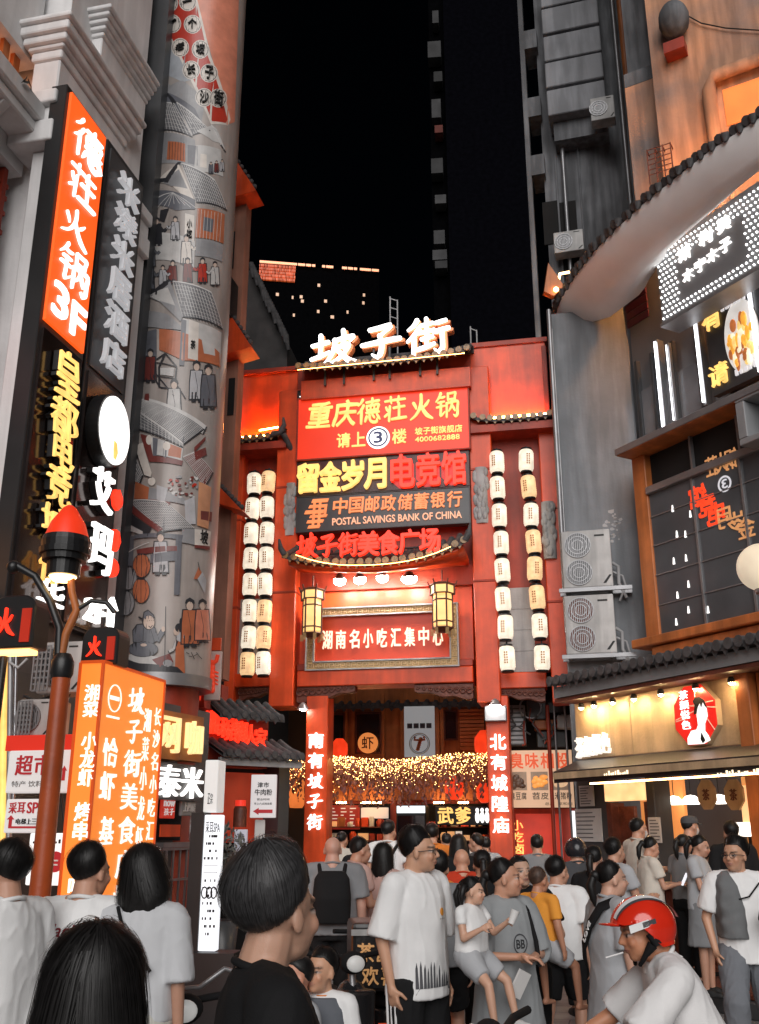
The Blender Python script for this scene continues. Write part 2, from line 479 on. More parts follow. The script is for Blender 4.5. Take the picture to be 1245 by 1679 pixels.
# ------------------------------------------------------------------ ground
mb = MB()
mb.box(-60, 60, -25, 200, -0.4, 0.0)
def paving():
 m, n, l, b = _new('granite_paving')
 tc = n.new('ShaderNodeTexCoord')
 mp = n.new('ShaderNodeMapping'); mp.inputs['Rotation'].default_value = (0, 0, R(14)); l.new(tc.outputs['Object'], mp.inputs[0])
 br = n.new('ShaderNodeTexBrick'); br.inputs['Scale'].default_value = 1.0
 br.inputs['Brick Width'].default_value = 0.8; br.inputs['Row Height'].default_value = 0.4; br.inputs['Mortar Size'].default_value = 0.008
 br.inputs['Color1'].default_value = (.30, .29, .285, 1); br.inputs['Color2'].default_value = (.22, .215, .21, 1); br.inputs['Mortar'].default_value = (.05, .05, .05, 1)
 l.new(mp.outputs[0], br.inputs[0])
 no = n.new('ShaderNodeTexNoise'); no.inputs['Scale'].default_value = 3; no.inputs['Detail'].default_value = 8
 l.new(tc.outputs['Object'], no.inputs['Vector'])
 mx = n.new('ShaderNodeMix'); mx.data_type = 'RGBA'; mx.blend_type = 'MULTIPLY'; mx.inputs[0].default_value = .8
 rp = n.new('ShaderNodeValToRGB'); rp.color_ramp.elements[0].position = .35; rp.color_ramp.elements[0].color = (.45, .43, .42, 1); rp.color_ramp.elements[1].position = .65
 l.new(no.outputs[0], rp.inputs[0]); l.new(br.outputs[0], mx.inputs[6]); l.new(rp.outputs[0], mx.inputs[7])
 l.new(mx.outputs[2], b.inputs['Base Color'])
 b.inputs['Roughness'].default_value = .45
 bp = n.new('ShaderNodeBump'); bp.inputs['Strength'].default_value = .4; bp.inputs['Distance'].default_value = .01
 l.new(br.outputs['Fac'], bp.inputs['Height']); bp.invert = True; l.new(bp.outputs[0], b.inputs['Normal'])
 return m
g = mb.build('ground', paving()); tag(g, 'grey granite paving of the pedestrian street', None, None, 'structure')
# ------------------------------------------------------------------ planes
GP = Plane(at(650, 1360, 18.0), -11)            # the archway
def gp_box(mb, x0, y0, x1, y1, d0, d1):
 u0, u1, z0, z1 = GP.rect(x0, y0, x1, y1, d0)
 return mb.box(u0, u1, d0, d1, z0, z1)
def tile_roof(mb, u0, u1, zf, df, db, rise, lift=0.0, lift_l=None, lift_r=None, pitch=.2, r=.06, sheet=True, power=3, ends=None):
 """rows of half-round tiles running from the eave (df, zf) up to (db, zf+rise); ends curl up by lift"""
 n = max(3, int(round((u1 - u0) / pitch)))
 ll = lift if lift_l is None else lift_l; lr = lift if lift_r is None else lift_r
 def g(t):
  s_ = 2 * t - 1
  return (lr if s_ > 0 else ll) * abs(s_) ** power
 for i in range(n):
  t = (i + .5) / n; u = u0 + (u1 - u0) * t; k = g(t)
  jit = random.uniform(-.012, .012)
  mb.tube([(u + jit, df + random.uniform(-.015, .015), zf + k), (u + jit, df + (db - df) * .5, zf + k + rise * .42), (u, db, zf + k + rise)], r, n=8)
  if ends: mb.mat(ends)
  mb.disc((u + jit, zf + k), r * 1.12, df - .03, df - .012, n=10)
  t2 = (i + 1) / n; u2 = u0 + (u1 - u0) * t2; k2 = g(t2)
  if i < n - 1:
   w = pitch * .30
   mb.prism([(u2 - w, zf + k2 - .02), (u2 - w * .7, zf + k2 - r * 1.2), (u2, zf + k2 - r * 2.1), (u2 + w * .7, zf + k2 - r * 1.2), (u2 + w, zf + k2 - .02)], df + .005, df + .025)
  mb.mat(M_TILE)
 if sheet:
  m_ = n * 2
  vs, fs = [], []
  for i in range(m_ + 1):
   t = i / m_; u = u0 + (u1 - u0) * t; k = g(t)
   vs += [(u, df, zf + k - .012), (u, db, zf + k + rise - .012), (u, df, zf + k - .07), (u, db, zf + k + rise - .07)]
  for i in range(m_):
   a = i * 4; b = a + 4
   fs += [(a, b, b + 1, a + 1), (a + 2, a + 3, b + 3, b + 2), (a, a + 2, b + 2, b)]
  mb.add(vs, fs, False)
 return mb
# ------------------------------------------------------------------ the archway
gate = thing('archway_gate', 'red lacquered archway with tiled eaves spanning the street entrance', 'archway', GP.w(0, 0, 0), GP.a)
# lower pillars with white characters
pill = []
for (x0, x1, yt, txt) in ((500, 536, 1150, '南有坡子街'), (800, 838, 1150, '北有城隍庙')):
 mb = MB(GP); u0, u1, z0, z1 = GP.rect(x0, yt, x1, 1400, -.15)
 mb.mat(M_RED).box(u0, u1, -.15, .32, 0, z1 + .1)
 mb.mat(M_STONE).box(u0 - .06, u1 + .06, -.21, .38, 0, .28)
 o = mb.build('pillar', None, gate, bevel=.012)
 mb = MB(GP); yy = (1198, 1365) if x0 == 500 else (1200, 1370)
 zt, zb = GP.uz((x0 + x1) / 2, yy[0], -.15)[1], GP.uz((x0 + x1) / 2, yy[1], -.15)[1]
 uc = (u0 + u1) / 2
 mb.mat(E_WHITE2).col_text(txt, uc - .135, uc + .135, zb, zt, -.20, .05, off=.035, gap=.26, jig=.025)
 mb.build('lettering', None, o)
# upper columns
for (x0, x1, y0, y1) in ((449, 487, 640, 1158), (774, 811, 600, 1152), (376, 392, 720, 1150), (894, 924, 690, 1152)):
 mb = MB(GP); d0 = -.28 if x0 in (449, 774) else -.12
 gp_box(mb.mat(M_RED), x0, y0, x1, y1, d0, .42)
 u0, u1, z0, z1 = GP.rect(x0, y0, x1, y1, d0)
 for k in range(1, 3):
  zz = z0 + (z1 - z0) * k / 3
  mb.mat(M_REDD).box(u0 - .015, u1 + .015, d0 - .015, .43, zz, zz + .05)
 mb.build('column', None, gate, bevel=.015)
# walls between columns
mb = MB(GP)
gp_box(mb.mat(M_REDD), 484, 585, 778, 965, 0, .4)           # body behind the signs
gp_box(mb, 380, 715, 452, 1100, .16, .4)                    # left bay
gp_box(mb, 806, 690, 900, 1100, .12, .4)                    # right bay
gp_box(mb.mat(M_RED), 486, 930, 776, 1105, .10, .4)           # panel above the beam
mb.build('wall', None, gate, bevel=.01)
for (x0, y0, x1, y1, d, t0) in ((381, 608, 487, 728, .05, 604), (772, 562, 897, 686, .0, 557)):
 mb = MB(GP); gp_box(mb.mat(M_RED), x0, y0, x1, y1, d, .40); gp_box(mb.mat(M_REDD), x0 - 3, t0, x1, y0 + 3, -.04, .44)
 if x0 > 700: gp_box(mb, 891, 566, 899, 690, -.03, .43)
 mb.build('upper_panel', None, gate, bevel=.008)
# beams
mb = MB(GP)
gp_box(mb.mat(M_RED), 487, 1096, 776, 1122, -.2, .4)
gp_box(mb, 380, 1104, 450, 1126, -.06, .4); gp_box(mb, 811, 1102, 896, 1128, -.06, .4)
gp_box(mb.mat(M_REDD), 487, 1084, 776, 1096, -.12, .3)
mb.build('beam', None, gate, bevel=.015)
# carved brackets
def bracket(x0, x1, y0, y1, flip, d=-.14):
 u0, u1, z0, z1 = GP.rect(x0, y0, x1, y1, d)
 pts = []
 N = 26
 for i in range(N + 1):
  t = i / N
  s_ = 1 - t if flip else t
  h = 1.0 - .62 * s_ ** 1.4 + .07 * math.sin(s_ * 15)
  pts.append((u0 + (u1 - u0) * t, z1 - (z1 - z0) * max(.18, h)))
 mb = MB(GP); mb.mat(M_WOOD).prism([(u0, z1), (u1, z1)] + pts[::-1], d, d + .22)
 for i in range(9):
  t = (i + .5) / 9; s_ = 1 - t if flip else t
  hh = (z1 - z0) * max(.18, 1 - .62 * s_ ** 1.4)
  cu_, cz = u0 + (u1 - u0) * t, z1 - hh * .48
  pp = [(cu_ + math.cos(a) * hh * .26 * (1 - a / 16), d - .012, cz + math.sin(a) * hh * .26 * (1 - a / 16)) for a in np.linspace(0, 9, 16)]
  mb.tube(pp, .016, n=5)
 mb.build('bracket', None, gate)
bracket(487, 582, 1122, 1150, False); bracket(680, 776, 1122, 1146, True)
bracket(392, 449, 1126, 1146, False, .0); bracket(812, 894, 1128, 1150, True, .0)
bracket(812, 850, 1127, 1148, False, .03)
# grey infill panels with carved relief and round stone drums
def relief(x0, y0, x1, y1, d, nm, rough=True):
 mb = MB(GP); u0, u1, z0, z1 = GP.rect(x0, y0, x1, y1, d)
 mb.mat(M_PLAST if nm == 'grey_panel' else M_STONE)
 if nm == 'grey_panel':
  mb.box(u0, u1, d, d + .1, z0, z1)
  for k in range(1, 4):
   zz = z0 + (z1 - z0) * k / 4
   mb.box(u0 - .0, u1, d - .012, d - .002, zz - .012, zz + .012)
 else:
  mb.lathe([((u1 - u0) / 2 * .96, 0), ((u1 - u0) / 2, .06), ((u1 - u0) / 2, z1 - z0 - .06), ((u1 - u0) / 2 * .96, z1 - z0)], ((u0 + u1) / 2, d + .12, z0), n=20, sy=.7)
  for k in range(26):
   a = random.uniform(-2.6, -.5); zz = random.uniform(z0 + .1, z1 - .1); rr = (u1 - u0) / 2
   mb.ball(((u0 + u1) / 2 + rr * math.cos(a), d + .12 + rr * .7 * math.sin(a), zz), (.05, .03, .09), 7, 5)
 mb.build(nm, None, gate)
relief(384, 982, 456, 1106, .06, 'grey_panel'); relief(809, 964, 876, 1102, .05, 'grey_panel')
for q in ((366, 858, 386, 942, -.05), (465, 790, 484, 876, -.35), (777, 764, 801, 856, -.35), (889, 820, 911, 914, -.25)): relief(*q, 'stone_drum')
# tiled roofs
mb = MB(GP); mb.mat(M_TILE)
u0, z0 = GP.uz(484, 602, -.75); u1, z1 = GP.uz(772, 578, -.75)
zt = (z0 + z1) / 2 - .02
tile_roof(mb, u0, u1, zt, -.75, .0, .42, lift_l=.06, lift_r=.14, pitch=.155, r=.058, ends=M_TILE_LIT)
tile_roof(mb, u0, u1, zt, .80, .05, .42, lift_l=.06, lift_r=.14, pitch=.31, r=.058)
mb.box(u0, u1, -.05, .1, zt + .36, zt + .50)
mb.mat(M_RED).box(u0 + .05, u1 - .05, -.45, .4, zt - .55, zt - .14)
mb.build('tile_roof', None, gate)
for (xa, ya, xb, yb, d, ll, lr) in ((352, 727, 468, 708, -.42, .0, .16), (771, 690, 908, 678, -.42, .12, .04)):
 mb = MB(GP); mb.mat(M_TILE)
 ua, za = GP.uz(xa, ya, d); ub, zb = GP.uz(xb, yb, d); zm = (za + zb) / 2
 tile_roof(mb, ua, ub, zm, d, .04, .10, lift_l=ll, lift_r=lr, pitch=.155, r=.055, ends=M_TILE_LIT)
 mb.build('tile_roof', None, gate)
 mb = MB(GP); mb.mat(E_REDSTRIP).tube([(ua + .05, -.10, zm + .155), (ub - .1, -.10, zm + .155)], .018, n=6)
 mb.build('light_strip', None, gate)
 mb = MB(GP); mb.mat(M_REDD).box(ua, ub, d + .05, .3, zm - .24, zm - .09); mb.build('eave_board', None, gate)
# upturned end of the left eave
mb = MB(GP); uf, zf = GP.uz(464, 712, -.46)
mb.mat(M_TILE).tube([(uf - .25, -.42, zf + .02), (uf - .05, -.44, zf + .06), (uf + .02, -.46, zf + .2), (uf + .0, -.46, zf + .36)], [.05, .06, .05, .02], n=8)
mb.tube([(uf + .0, -.44, zf + .02), (uf + .14, -.2, zf - .3), (uf + .2, .0, zf - .55)], [.06, .06, .05], n=8)
mb.build('roof_finial', None, gate)
# warm strip under the top roof edge
mb = MB(GP); mb.mat(E_WARMS).tube([(u0 + .1, -.92, zt - .12), (u1 - .1, -.92, zt - .08)], .005, n=6); mb.build('light_strip', None, gate)
mb = MB(GP); mb.mat(E_REDSTRIP).tube([(u0 - .9, -.12, zt - 1.0), (u0 - .1, -.12, zt - .92)], .014, n=6); mb.build('light_strip', None, gate)
# middle curved canopy roof (carries red letters)
mb = MB(GP); mb.mat(M_TILE)
ua, za = GP.uz(462, 916, -1.15); ub, zb = GP.uz(768, 892, -1.15); zc = GP.uz(615, 920, -1.15)[1]
tile_roof(mb, ua, ub, zc, -1.15, -.3, .40, lift_l=.22, lift_r=.34, pitch=.155, r=.058, power=2.4, ends=M_TILE_LIT)
# tall side horns
mb.tube([(ua + .06, -1.15, zc + .2), (ua - .02, -1.17, zc + .33), (ua - .05, -1.18, zc + .5)], [.06, .05, .02])
mb.tube([(ub - .06, -1.15, zc + .3), (ub + .02, -1.17, zc + .42), (ub + .05, -1.18, zc + .6)], [.06, .05, .02])
mb.build('tile_roof', None, gate)
# curved red boarding under the canopy
zin = GP.uz(615, 942, -.05)[1]
mb = MB(GP); N = 24; vs, fs = [], []
for i in range(N + 1):
 t = i / N; s_ = abs(2 * t - 1); u = ua + .1 + (ub - ua - .2) * t
 top = zc - .06 + (.2 if t < .5 else .3) * s_ ** 2.4
 vs += [(u, -1.08, top), (u, -.05, zin + .1 + .1 * s_), (u, -1.04, top - .10), (u, -.05, zin + .1 * s_)]
for i in range(N):
 a = i * 4; b = a + 4
 fs += [(a, b, b + 2, a + 2), (a + 2, b + 2, b + 3, a + 3), (a, a + 1, b + 1, b)]
fs += [(0, 2, 3, 1), (N * 4, N * 4 + 1, N * 4 + 3, N * 4 + 2)]
mb.mat(M_RED).add(vs, fs, True)
mb.build('canopy_board', None, gate)
mb = MB(GP); mb.mat(E_WARMS)
mb.tube([(ua + .3 + (ub - ua - .6) * t, -1.27, zc - .10 + .26 * abs(2 * t - 1) ** 2.4) for t in np.linspace(0, 1, 12)], .0045, n=6); mb.build('light_strip', None, gate)
# ---- things on the archway
# rooftop letters: each letter is a thing
for ch, (x0, y0, x1, y1), wd in (('坡', (509, 542, 586, 597), 'first'), ('子', (592, 530, 657, 588), 'middle'), ('街', (666, 521, 736, 580), 'last')):
 d = -.62; u0, u1, z0, z1 = GP.rect(x0, y0, x1, y1, d)
 mean = {'坡': 'slope', '子': 'child', '街': 'street'}[ch]
 t = thing('rooftop_letter', f'big glowing white brush letter {ch}, {wd} of the three on the top roof', 'letter sign', GP.w((u0 + u1) / 2, d, z0), GP.a, 'white letters on the top roof')
 mb = MB(GP); mb.mat(E_WHITE).brush(ch, u0, u1, z0, z1, d, .04); mb.build('face', None, t)
 mb = MB(GP); mb.mat(M_CORAL).brush(ch, u0 + .02, u1 + .06, z0 - .02, z1 - .02, d + .06, .16); mb.build('side', None, t)
 mb = MB(GP); mb.mat(M_BLACK)
 for f in (.3, .7): mb.box(u0 + (u1 - u0) * f - .02, u0 + (u1 - u0) * f + .02, d + .1, d + .14, z0 - .4, z0 + .3)
 mb.build('bracket', None, t)
def board(name, label, cat, P, rc, d, th, face, frame=None, fw=.05, group=None, bev=.006):
 """a box sign standing proud of plane P; returns (thing, rect)"""
 u0, u1, z0, z1 = P.rect(*rc, d) if len(rc) == 4 and not isinstance(rc[0], tuple) else rc[0]
 t = thing(name, label, cat, P.w((u0 + u1) / 2, d + th / 2, z0), P.a, group)
 mb = MB(P); mb.mat(face).box(u0 + fw * .6, u1 - fw * .6, d, d + th * .6, z0 + fw * .6, z1 - fw * .6); mb.build('panel', None, t)
 if frame:
  mb = MB(P); mb.mat(frame)
  mb.ring([(u0, z0), (u1, z0), (u1, z1), (u0, z1)], [(u0 + fw, z0 + fw), (u1 - fw, z0 + fw), (u1 - fw, z1 - fw), (u0 + fw, z1 - fw)], d - .015, d + th)
  mb.build('frame', None, t, bevel=bev)
 return t, (u0, u1, z0, z1)
# 1. upper small dark ticker
t, (u0, u1, z0, z1) = board('led_ticker', 'narrow black scrolling display strip above the big red hotpot sign', 'display', GP, (488, 632, 690, 648), -.30, .12, M_BLACK, M_BLACK, .02)
mb = MB(GP); mb.mat(E_WHITE2)
for x in np.linspace(u0 + .05, u1 - .05, 74):
 if random.random() < .62 and not (.3 < (x - u0) / (u1 - u0) < .38):
  zz = random.uniform(z0 + .05, z1 - .06); mb.box(x, x + random.uniform(.01, .03), -.306, -.302, zz, zz + random.uniform(.015, .05))
mb.build('lettering', None, t)
# 2. big red hotpot sign
d = -.38
t, (u0, u1, z0, z1) = board('hotpot_sign', 'large glowing red sign with gold brush writing and a circled 3', 'sign', GP, (487, 642, 771, 746), d, .2, E_REDBOX2, M_REDD, .03)
W, Hh = u1 - u0, z1 - z0
mb = MB(GP); mb.mat(E_YEL)
mb.row('重庆德荘火锅', u0 + .05 * W, u0 + .95 * W, z0 + .50 * Hh, z0 + .90 * Hh, d - .03, .03, off=.03, gap=.10, shear=.15, jig=.03)
mb.build('title_lettering', None, t)
mb = MB(GP); mb.mat(E_YEL)
mb.row('请上', u0 + .235 * W, u0 + .41 * W, z0 + .16 * Hh, z0 + .38 * Hh, d - .02, .02, off=.03)
mb.row('楼', u0 + .555 * W, u0 + .645 * W, z0 + .16 * Hh, z0 + .38 * Hh, d - .02, .02, off=.03)
mb.row('坡子街旗舰店', u0 + .69 * W, u0 + .955 * W, z0 + .26 * Hh, z0 + .38 * Hh, d - .02, .02, off=.02) if False else mb.text('坡子街旗舰店', u0 + .69 * W, u0 + .955 * W, z0 + .27 * Hh, z0 + .38 * Hh, d - .02, .02, off=.02)
mb.text('4000682888', u0 + .69 * W, u0 + .94 * W, z0 + .16 * Hh, z0 + .235 * Hh, d - .02, .02, off=.02)
mb.build('small_lettering', None, t)
mb = MB(GP); c = (u0 + .48 * W, z0 + .27 * Hh); r = .17 * Hh
mb.mat(E_WHITE2).disc(c, r, d - .035, d, 32); mb.mat(em('deep_blue', (.02, .03, .12), .5)).ring([(c[0] + r * .86 * math.cos(a), c[1] + r * .86 * math.sin(a)) for a in np.linspace(0, 6.283, 29)[:-1]], [(c[0] + r * .72 * math.cos(a), c[1] + r * .72 * math.sin(a)) for a in np.linspace(0, 6.283, 29)[:-1]], d - .040, d - .036)
mb.text('3', c[0] - r * .36, c[0] + r * .36, c[1] - r * .5, c[1] + r * .5, d - .045, .008, off=.05)
mb.build('floor_disc', None, t)
# 3. yellow / red neon row
d = -.34
t, (u0, u1, z0, z1) = board('neon_name_sign', 'dark sign row with yellow characters on the left and red neon ones right', 'sign', GP, (487, 748, 771, 806), d, .16, pm('maroon_panel', (.05, .008, .006), .35, var=.3), M_BLACK, .015)
W, Hh = u1 - u0, z1 - z0
mb = MB(GP); mb.mat(E_YEL).row('留金岁月', u0 + .005 * W, u0 + .53 * W, z0 + .10 * Hh, z0 + .90 * Hh, d - .09, .09, off=.045, gap=.08); mb.build('yellow_lettering', None, t)
mb = MB(GP); mb.mat(E_RED).row('电竞馆', u0 + .55 * W, u0 + .985 * W, z0 + .06 * Hh, z0 + .96 * Hh, d - .09, .09, off=.03, gap=.10)
mb.build('red_lettering', None, t)
mb = MB(GP); mb.mat(em('dull_red_halo', (.55, .02, .012), .55))
for k in range(3):
 a = u0 + (.55 + .145 * k) * W; b = a + .135 * W; c0, c1 = z0 + .05 * Hh, z0 + .95 * Hh; q = .05 * W
 mb.prism([(a + q, c0), (b - q, c0), (b, c0 + q), (b, c1 - q), (b - q, c1), (a + q, c1), (a, c1 - q), (a, c0 + q)], d - .006, d + .01)
mb.build('halo_plate', None, t)
# 4. bank sign
d = -.36
t, (u0, u1, z0, z1) = board('bank_sign', 'charcoal bank sign with orange emblem and lettering in two languages', 'sign', GP, (486, 806, 772, 866), d, .18, M_CHAR, M_CHAR, .02)
W, Hh = u1 - u0, z1 - z0
mb = MB(GP); mb.mat(E_CORAL)
mb.row('中国邮政储蓄银行', u0 + .21 * W, u0 + .955 * W, z0 + .46 * Hh, z0 + .88 * Hh, d - .03, .03, off=.03, gap=.14, jig=.02, shear=.08)
mb.build('character_lettering', None, t)
mb = MB(GP); mb.mat(em('pale_orange_letter', (1, .50, .30), .75)).text('POSTAL SAVINGS BANK OF CHINA', u0 + .215 * W, u0 + .95 * W, z0 + .15 * Hh, z0 + .34 * Hh, d - .025, .025, off=.02)
mb.build('latin_lettering', None, t)
mb = MB(GP); mb.mat(E_CORAL)
ex0, ex1, ez0, ez1 = u0 + .05 * W, u0 + .185 * W, z0 + .10 * Hh, z0 + .90 * Hh; ew, eh = ex1 - ex0, ez1 - ez0
for k, (a, b, c0, c1) in enumerate(((.30, 1.0, .88, 1.0), (.18, .92, .70, .80), (.0, .82, .50, .62), (.22, .95, .36, .45), (.10, .80, .18, .28), (.15, .65, .0, .10))):
 mb.prism([(ex0 + a * ew, ez0 + c0 * eh), (ex0 + b * ew, ez0 + c0 * eh), (ex0 + (b + .06) * ew, ez0 + c1 * eh), (ex0 + (a + .06) * ew, ez0 + c1 * eh)], d - .03, d)
for (a, c0, c1) in ((.34, .10, .95), (.58, .05, .90), (.84, .36, .80)):
 mb.prism([(ex0 + a * ew, ez0 + c0 * eh), (ex0 + (a + .11) * ew, ez0 + c0 * eh), (ex0 + (a + .17) * ew, ez0 + c1 * eh), (ex0 + (a + .06) * ew, ez0 + c1 * eh)], d - .036, d - .031)
mb.build('emblem', None, t)
# 5. red letters on the canopy roof
d = -1.16
t = thing('food_plaza_letters', 'row of red neon characters standing on the curved canopy roof', 'letter sign', GP.w((ua + ub) / 2, d, zc), GP.a)
for k, ch in enumerate('坡子街美食广场'):
 xs = 487 + (722 - 487) * k / 7; xe = xs + 33; yb = 915 - 10 * (k / 6) + (0 if k else -2)
 a, b, c0, c1 = GP.rect(xs, yb - 38, xe, yb, d)
 if ch in ('坡', '子', '街'): mbx = MB(GP); mbx.mat(E_RED).brush(ch, a, b, c0, c1, d - .02, .09)
 else: mbx = MB(GP); mbx.mat(E_RED).text(ch, a, b, c0, c1, d - .02, .09, off=.05)
 mbx.build('letter', None, t)
mb = MB(GP); mb.mat(M_BLACK);
a, c0 = GP.uz(490, 912, d + .12); b, c1 = GP.uz(720, 900, d + .12)
mb.tube([(a, d + .12, (c0 + c1) / 2), (b, d + .12, (c0 + c1) / 2 + .06)], .02); mb.build('rail', None, t)
# 6. four floodlights under the canopy
for k, (x, y) in enumerate(((557, 952), (590, 950), (627, 947), (671, 949))):
 d = -.45; u, z = GP.uz(x, y, d)
 t = thing('floodlight', f'small white floodlight under the canopy, {("first", "second", "third", "fourth")[k]} from its left end', 'lamp', GP.w(u, d, z - .08), GP.a, 'floodlights under the gate canopy')
 mb = MB(GP); rr = .13 if k == 3 else .10
 mb.mat(M_BLACK).lathe([(.05, .14), (rr, .05), (rr, .02)], (u, d + .02, z), 16); mb.box(u - .012, u + .012, d + .0, d + .3, z + .10, z + .13); mb.build('housing', None, t)
 mb = MB(GP); mb.mat(E_SPOT).ball((u, d + .02, z - .0), (rr * 1.15, rr * .95, .09), 14, 8); mb.build('lens', None, t)
# 7. plaque
d = -.16
u0, u1, z0, z1 = GP.rect(503, 994, 753, 1097, d)
t = thing('name_plaque', 'red plaque in a carved gilt frame with white characters over the gateway', 'plaque', GP.w((u0 + u1) / 2, d, z0), GP.a)
mb = MB(GP); fw = .17
mb.mat(M_GOLD).ring([(u0, z0), (u1, z0), (u1, z1), (u0, z1)], [(u0 + fw, z0 + fw), (u1 - fw, z0 + fw), (u1 - fw, z1 - fw), (u0 + fw, z1 - fw)], d - .05, d + .1)
mb.mat(M_PLAST)
for q0, q1 in ((0, .025), (fw - .025, fw)):
 mb.ring([(u0 + q0, z0 + q0), (u1 - q0, z0 + q0), (u1 - q0, z1 - q0), (u0 + q0, z1 - q0)], [(u0 + q1, z0 + q1), (u1 - q1, z0 + q1), (u1 - q1, z1 - q1), (u0 + q1, z1 - q1)], d - .085, d - .051)
# key-pattern relief
mb.mat(pm('gilt_relief', (.75, .55, .32), .4, .2, var=.2, bump=.1))
def keyrow(x0_, x1_, z, horiz):
 L = x1_ - x0_; n = max(1, int(L / .10))
 for i in range(n):
  a = x0_ + L * (i + .15) / n; b = x0_ + L * (i + .85) / n; s_ = (b - a)
  segs = [((a, z - s_ / 2), (a, z + s_ / 2)), ((a, z + s_ / 2), (b, z + s_ / 2)), ((b, z + s_ / 2), (b, z - s_ * .2)), ((b, z - s_ * .2), (a + s_ * .4, z - s_ * .2))]
  for p, q in segs:
   p3, q3 = ((p[0], d - .06, p[1]), (q[0], d - .06, q[1])) if horiz else ((p[1], d - .06, p[0]), (q[1], d - .06, q[0]))
   mb.tube([p3, q3], .008, n=4)
keyrow(u0 + .04, u1 - .04, z0 + fw / 2, True); keyrow(u0 + .04, u1 - .04, z1 - fw / 2, True)
keyrow(z0 + fw, z1 - fw, u0 + fw / 2, False); keyrow(z0 + fw, z1 - fw, u1 - fw / 2, False)
mb.build('frame', None, t)
mb = MB(GP); mb.mat(pm('plaque_red', (.62, .05, .012), .4, var=.2, scale=2, bump=.05)).box(u0 + fw * .9, u1 - fw * .9, d, d + .06, z0 + fw * .9, z1 - fw * .9); mb.build('panel', None, t)
mb = MB(GP); a, b, c0, c1 = GP.rect(526, 1031, 730, 1061, d)
mb.mat(em('cream_letter', (1, .82, .62), .8)).row('湖南名小吃汇集中心', a, b, c0, c1, d - .02, .02, off=.03, gap=.30, jig=.02); mb.build('lettering', None, t)
# 8. two palace lanterns
def palace_lantern(x0, y0, x1, y1, d, label):
 u0, u1, z0, z1 = GP.rect(x0, y0, x1, y1, d); uc, r, h = (u0 + u1) / 2, (u1 - u0) / 2, z1 - z0
 t = thing('palace_lantern', label, 'lantern', GP.w(uc, d, z0), GP.a, 'hexagonal palace lanterns')
 mb = MB(GP); mb.mat(E_AMBER).lathe([(r * .72, z0 + .12 * h), (r * .72, z0 + .72 * h)], (uc, d, 0), 6, smooth=False); mb.lathe([(r * .86, z0 + .76 * h), (r * .86, z0 + .90 * h)], (uc, d, 0), 6, smooth=False); mb.build('shade', None, t)
 mb = MB(GP); mb.mat(pm('lantern_wood', (.10, .022, .01), .5, var=.3))
 for k in range(6):
  a = k * math.pi / 3; c_, s_ = math.cos(a), math.sin(a)
  mb.tube([(uc + r * .74 * c_, d + r * .74 * s_, z0 + .08 * h), (uc + r * .74 * c_, d + r * .74 * s_, z0 + .76 * h)], .016, n=6)
  mb.tube([(uc + r * .9 * c_, d + r * .9 * s_, z0 + .72 * h), (uc + r * .9 * c_, d + r * .9 * s_, z0 + .93 * h)], .018, n=6)
  mb.tube([(uc + r * .95 * c_, d + r * .95 * s_, z0 + .90 * h), (uc + r * 1.12 * c_, d + r * 1.12 * s_, z0 + 1.0 * h)], .014, n=6)
  a2 = a + math.pi / 3; c2, s2 = math.cos(a2), math.sin(a2)
  for fz, rr in ((.08, .74), (.20, .74), (.62, .74), (.74, .9), (.93, .9)):
   mb.tube([(uc + r * rr * c_, d + r * rr * s_, z0 + fz * h), (uc + r * rr * c2, d + r * rr * s2, z0 + fz * h)], .014, n=6)
 mb.lathe([(r * .95, z0 + .925 * h), (r * .5, z0 + .98 * h)], (uc, d, 0), 6, smooth=False)
 mb.lathe([(r * .35, z0), (r * .78, z0 + .075 * h)], (uc, d, 0), 6, smooth=False)
 mb.tube([(uc, d, z0 + .95 * h), (uc, d, z0 + 1.22 * h)], .012)
 mb.build('frame', None, t)
 mb = MB(GP); mb.mat(M_GOLD)
 for k in range(6):
  a = k * math.pi / 3
  for j in range(5):
   mb.tube([(uc + r * .8 * math.cos(a) + .012 * (j - 2), d + r * .8 * math.sin(a), z0 + .07 * h), (uc + r * .8 * math.cos(a) + .014 * (j - 2), d + r * .8 * math.sin(a), z0 - .06 * h)], .005, n=4)
 mb.build('tassel', None, t)
palace_lantern(492, 962, 533, 1046, -.85, 'amber hexagonal palace lantern at the left end of the plaque')
palace_lantern(704, 953, 748, 1037, -.85, 'amber hexagonal palace lantern at the right end of the plaque')
# 9. strings of white paper lanterns
def paper_lantern():
 t = thing('paper_lantern', 'x', 'lantern', (0, 0, 0))
 mb = MB(); pr = []
 for i in range(21):
  z = -.21 + .42 * i / 20; e = abs(z) / .22
  r = .138 * (1 - max(0, e - .62) ** 2 * 1.9) + (.003 if i % 2 else -.003)
  pr.append((r, z))
 mb.mat(E_LANT).lathe(pr, (0, 0, 0), 18); s_ = mb.build('shade', None, t)
 mb = MB(); mb.mat(M_BLACK).lathe([(.105, .21), (.108, .245), (.095, .245)], (0, 0, 0), 16); mb.tube([(0, 0, .24), (0, 0, .30)], .012); mb.build('rim', None, t)
 mb = MB(); mb.mat(M_BLACK).lathe([(.095, -.245), (.108, -.245), (.105, -.21)], (0, 0, 0), 16); mb.build('rim', None, t)
 mb = MB(); mb.mat(pm('lantern_print', (.45, .22, .09), .7, bump=0))
 for q in (.02, -.02):
  for zz in np.linspace(-.09, .09, 5): mb.box(q - .012, q + .012, -.158, -.150, zz - .014, zz + .012)
 mb.build('print', None, t)
 return t
proto = paper_lantern(); used = [False]
ords = ['topmost', 'second', 'third', 'fourth', 'fifth', 'sixth', 'seventh', 'eighth', 'ninth', 'tenth']
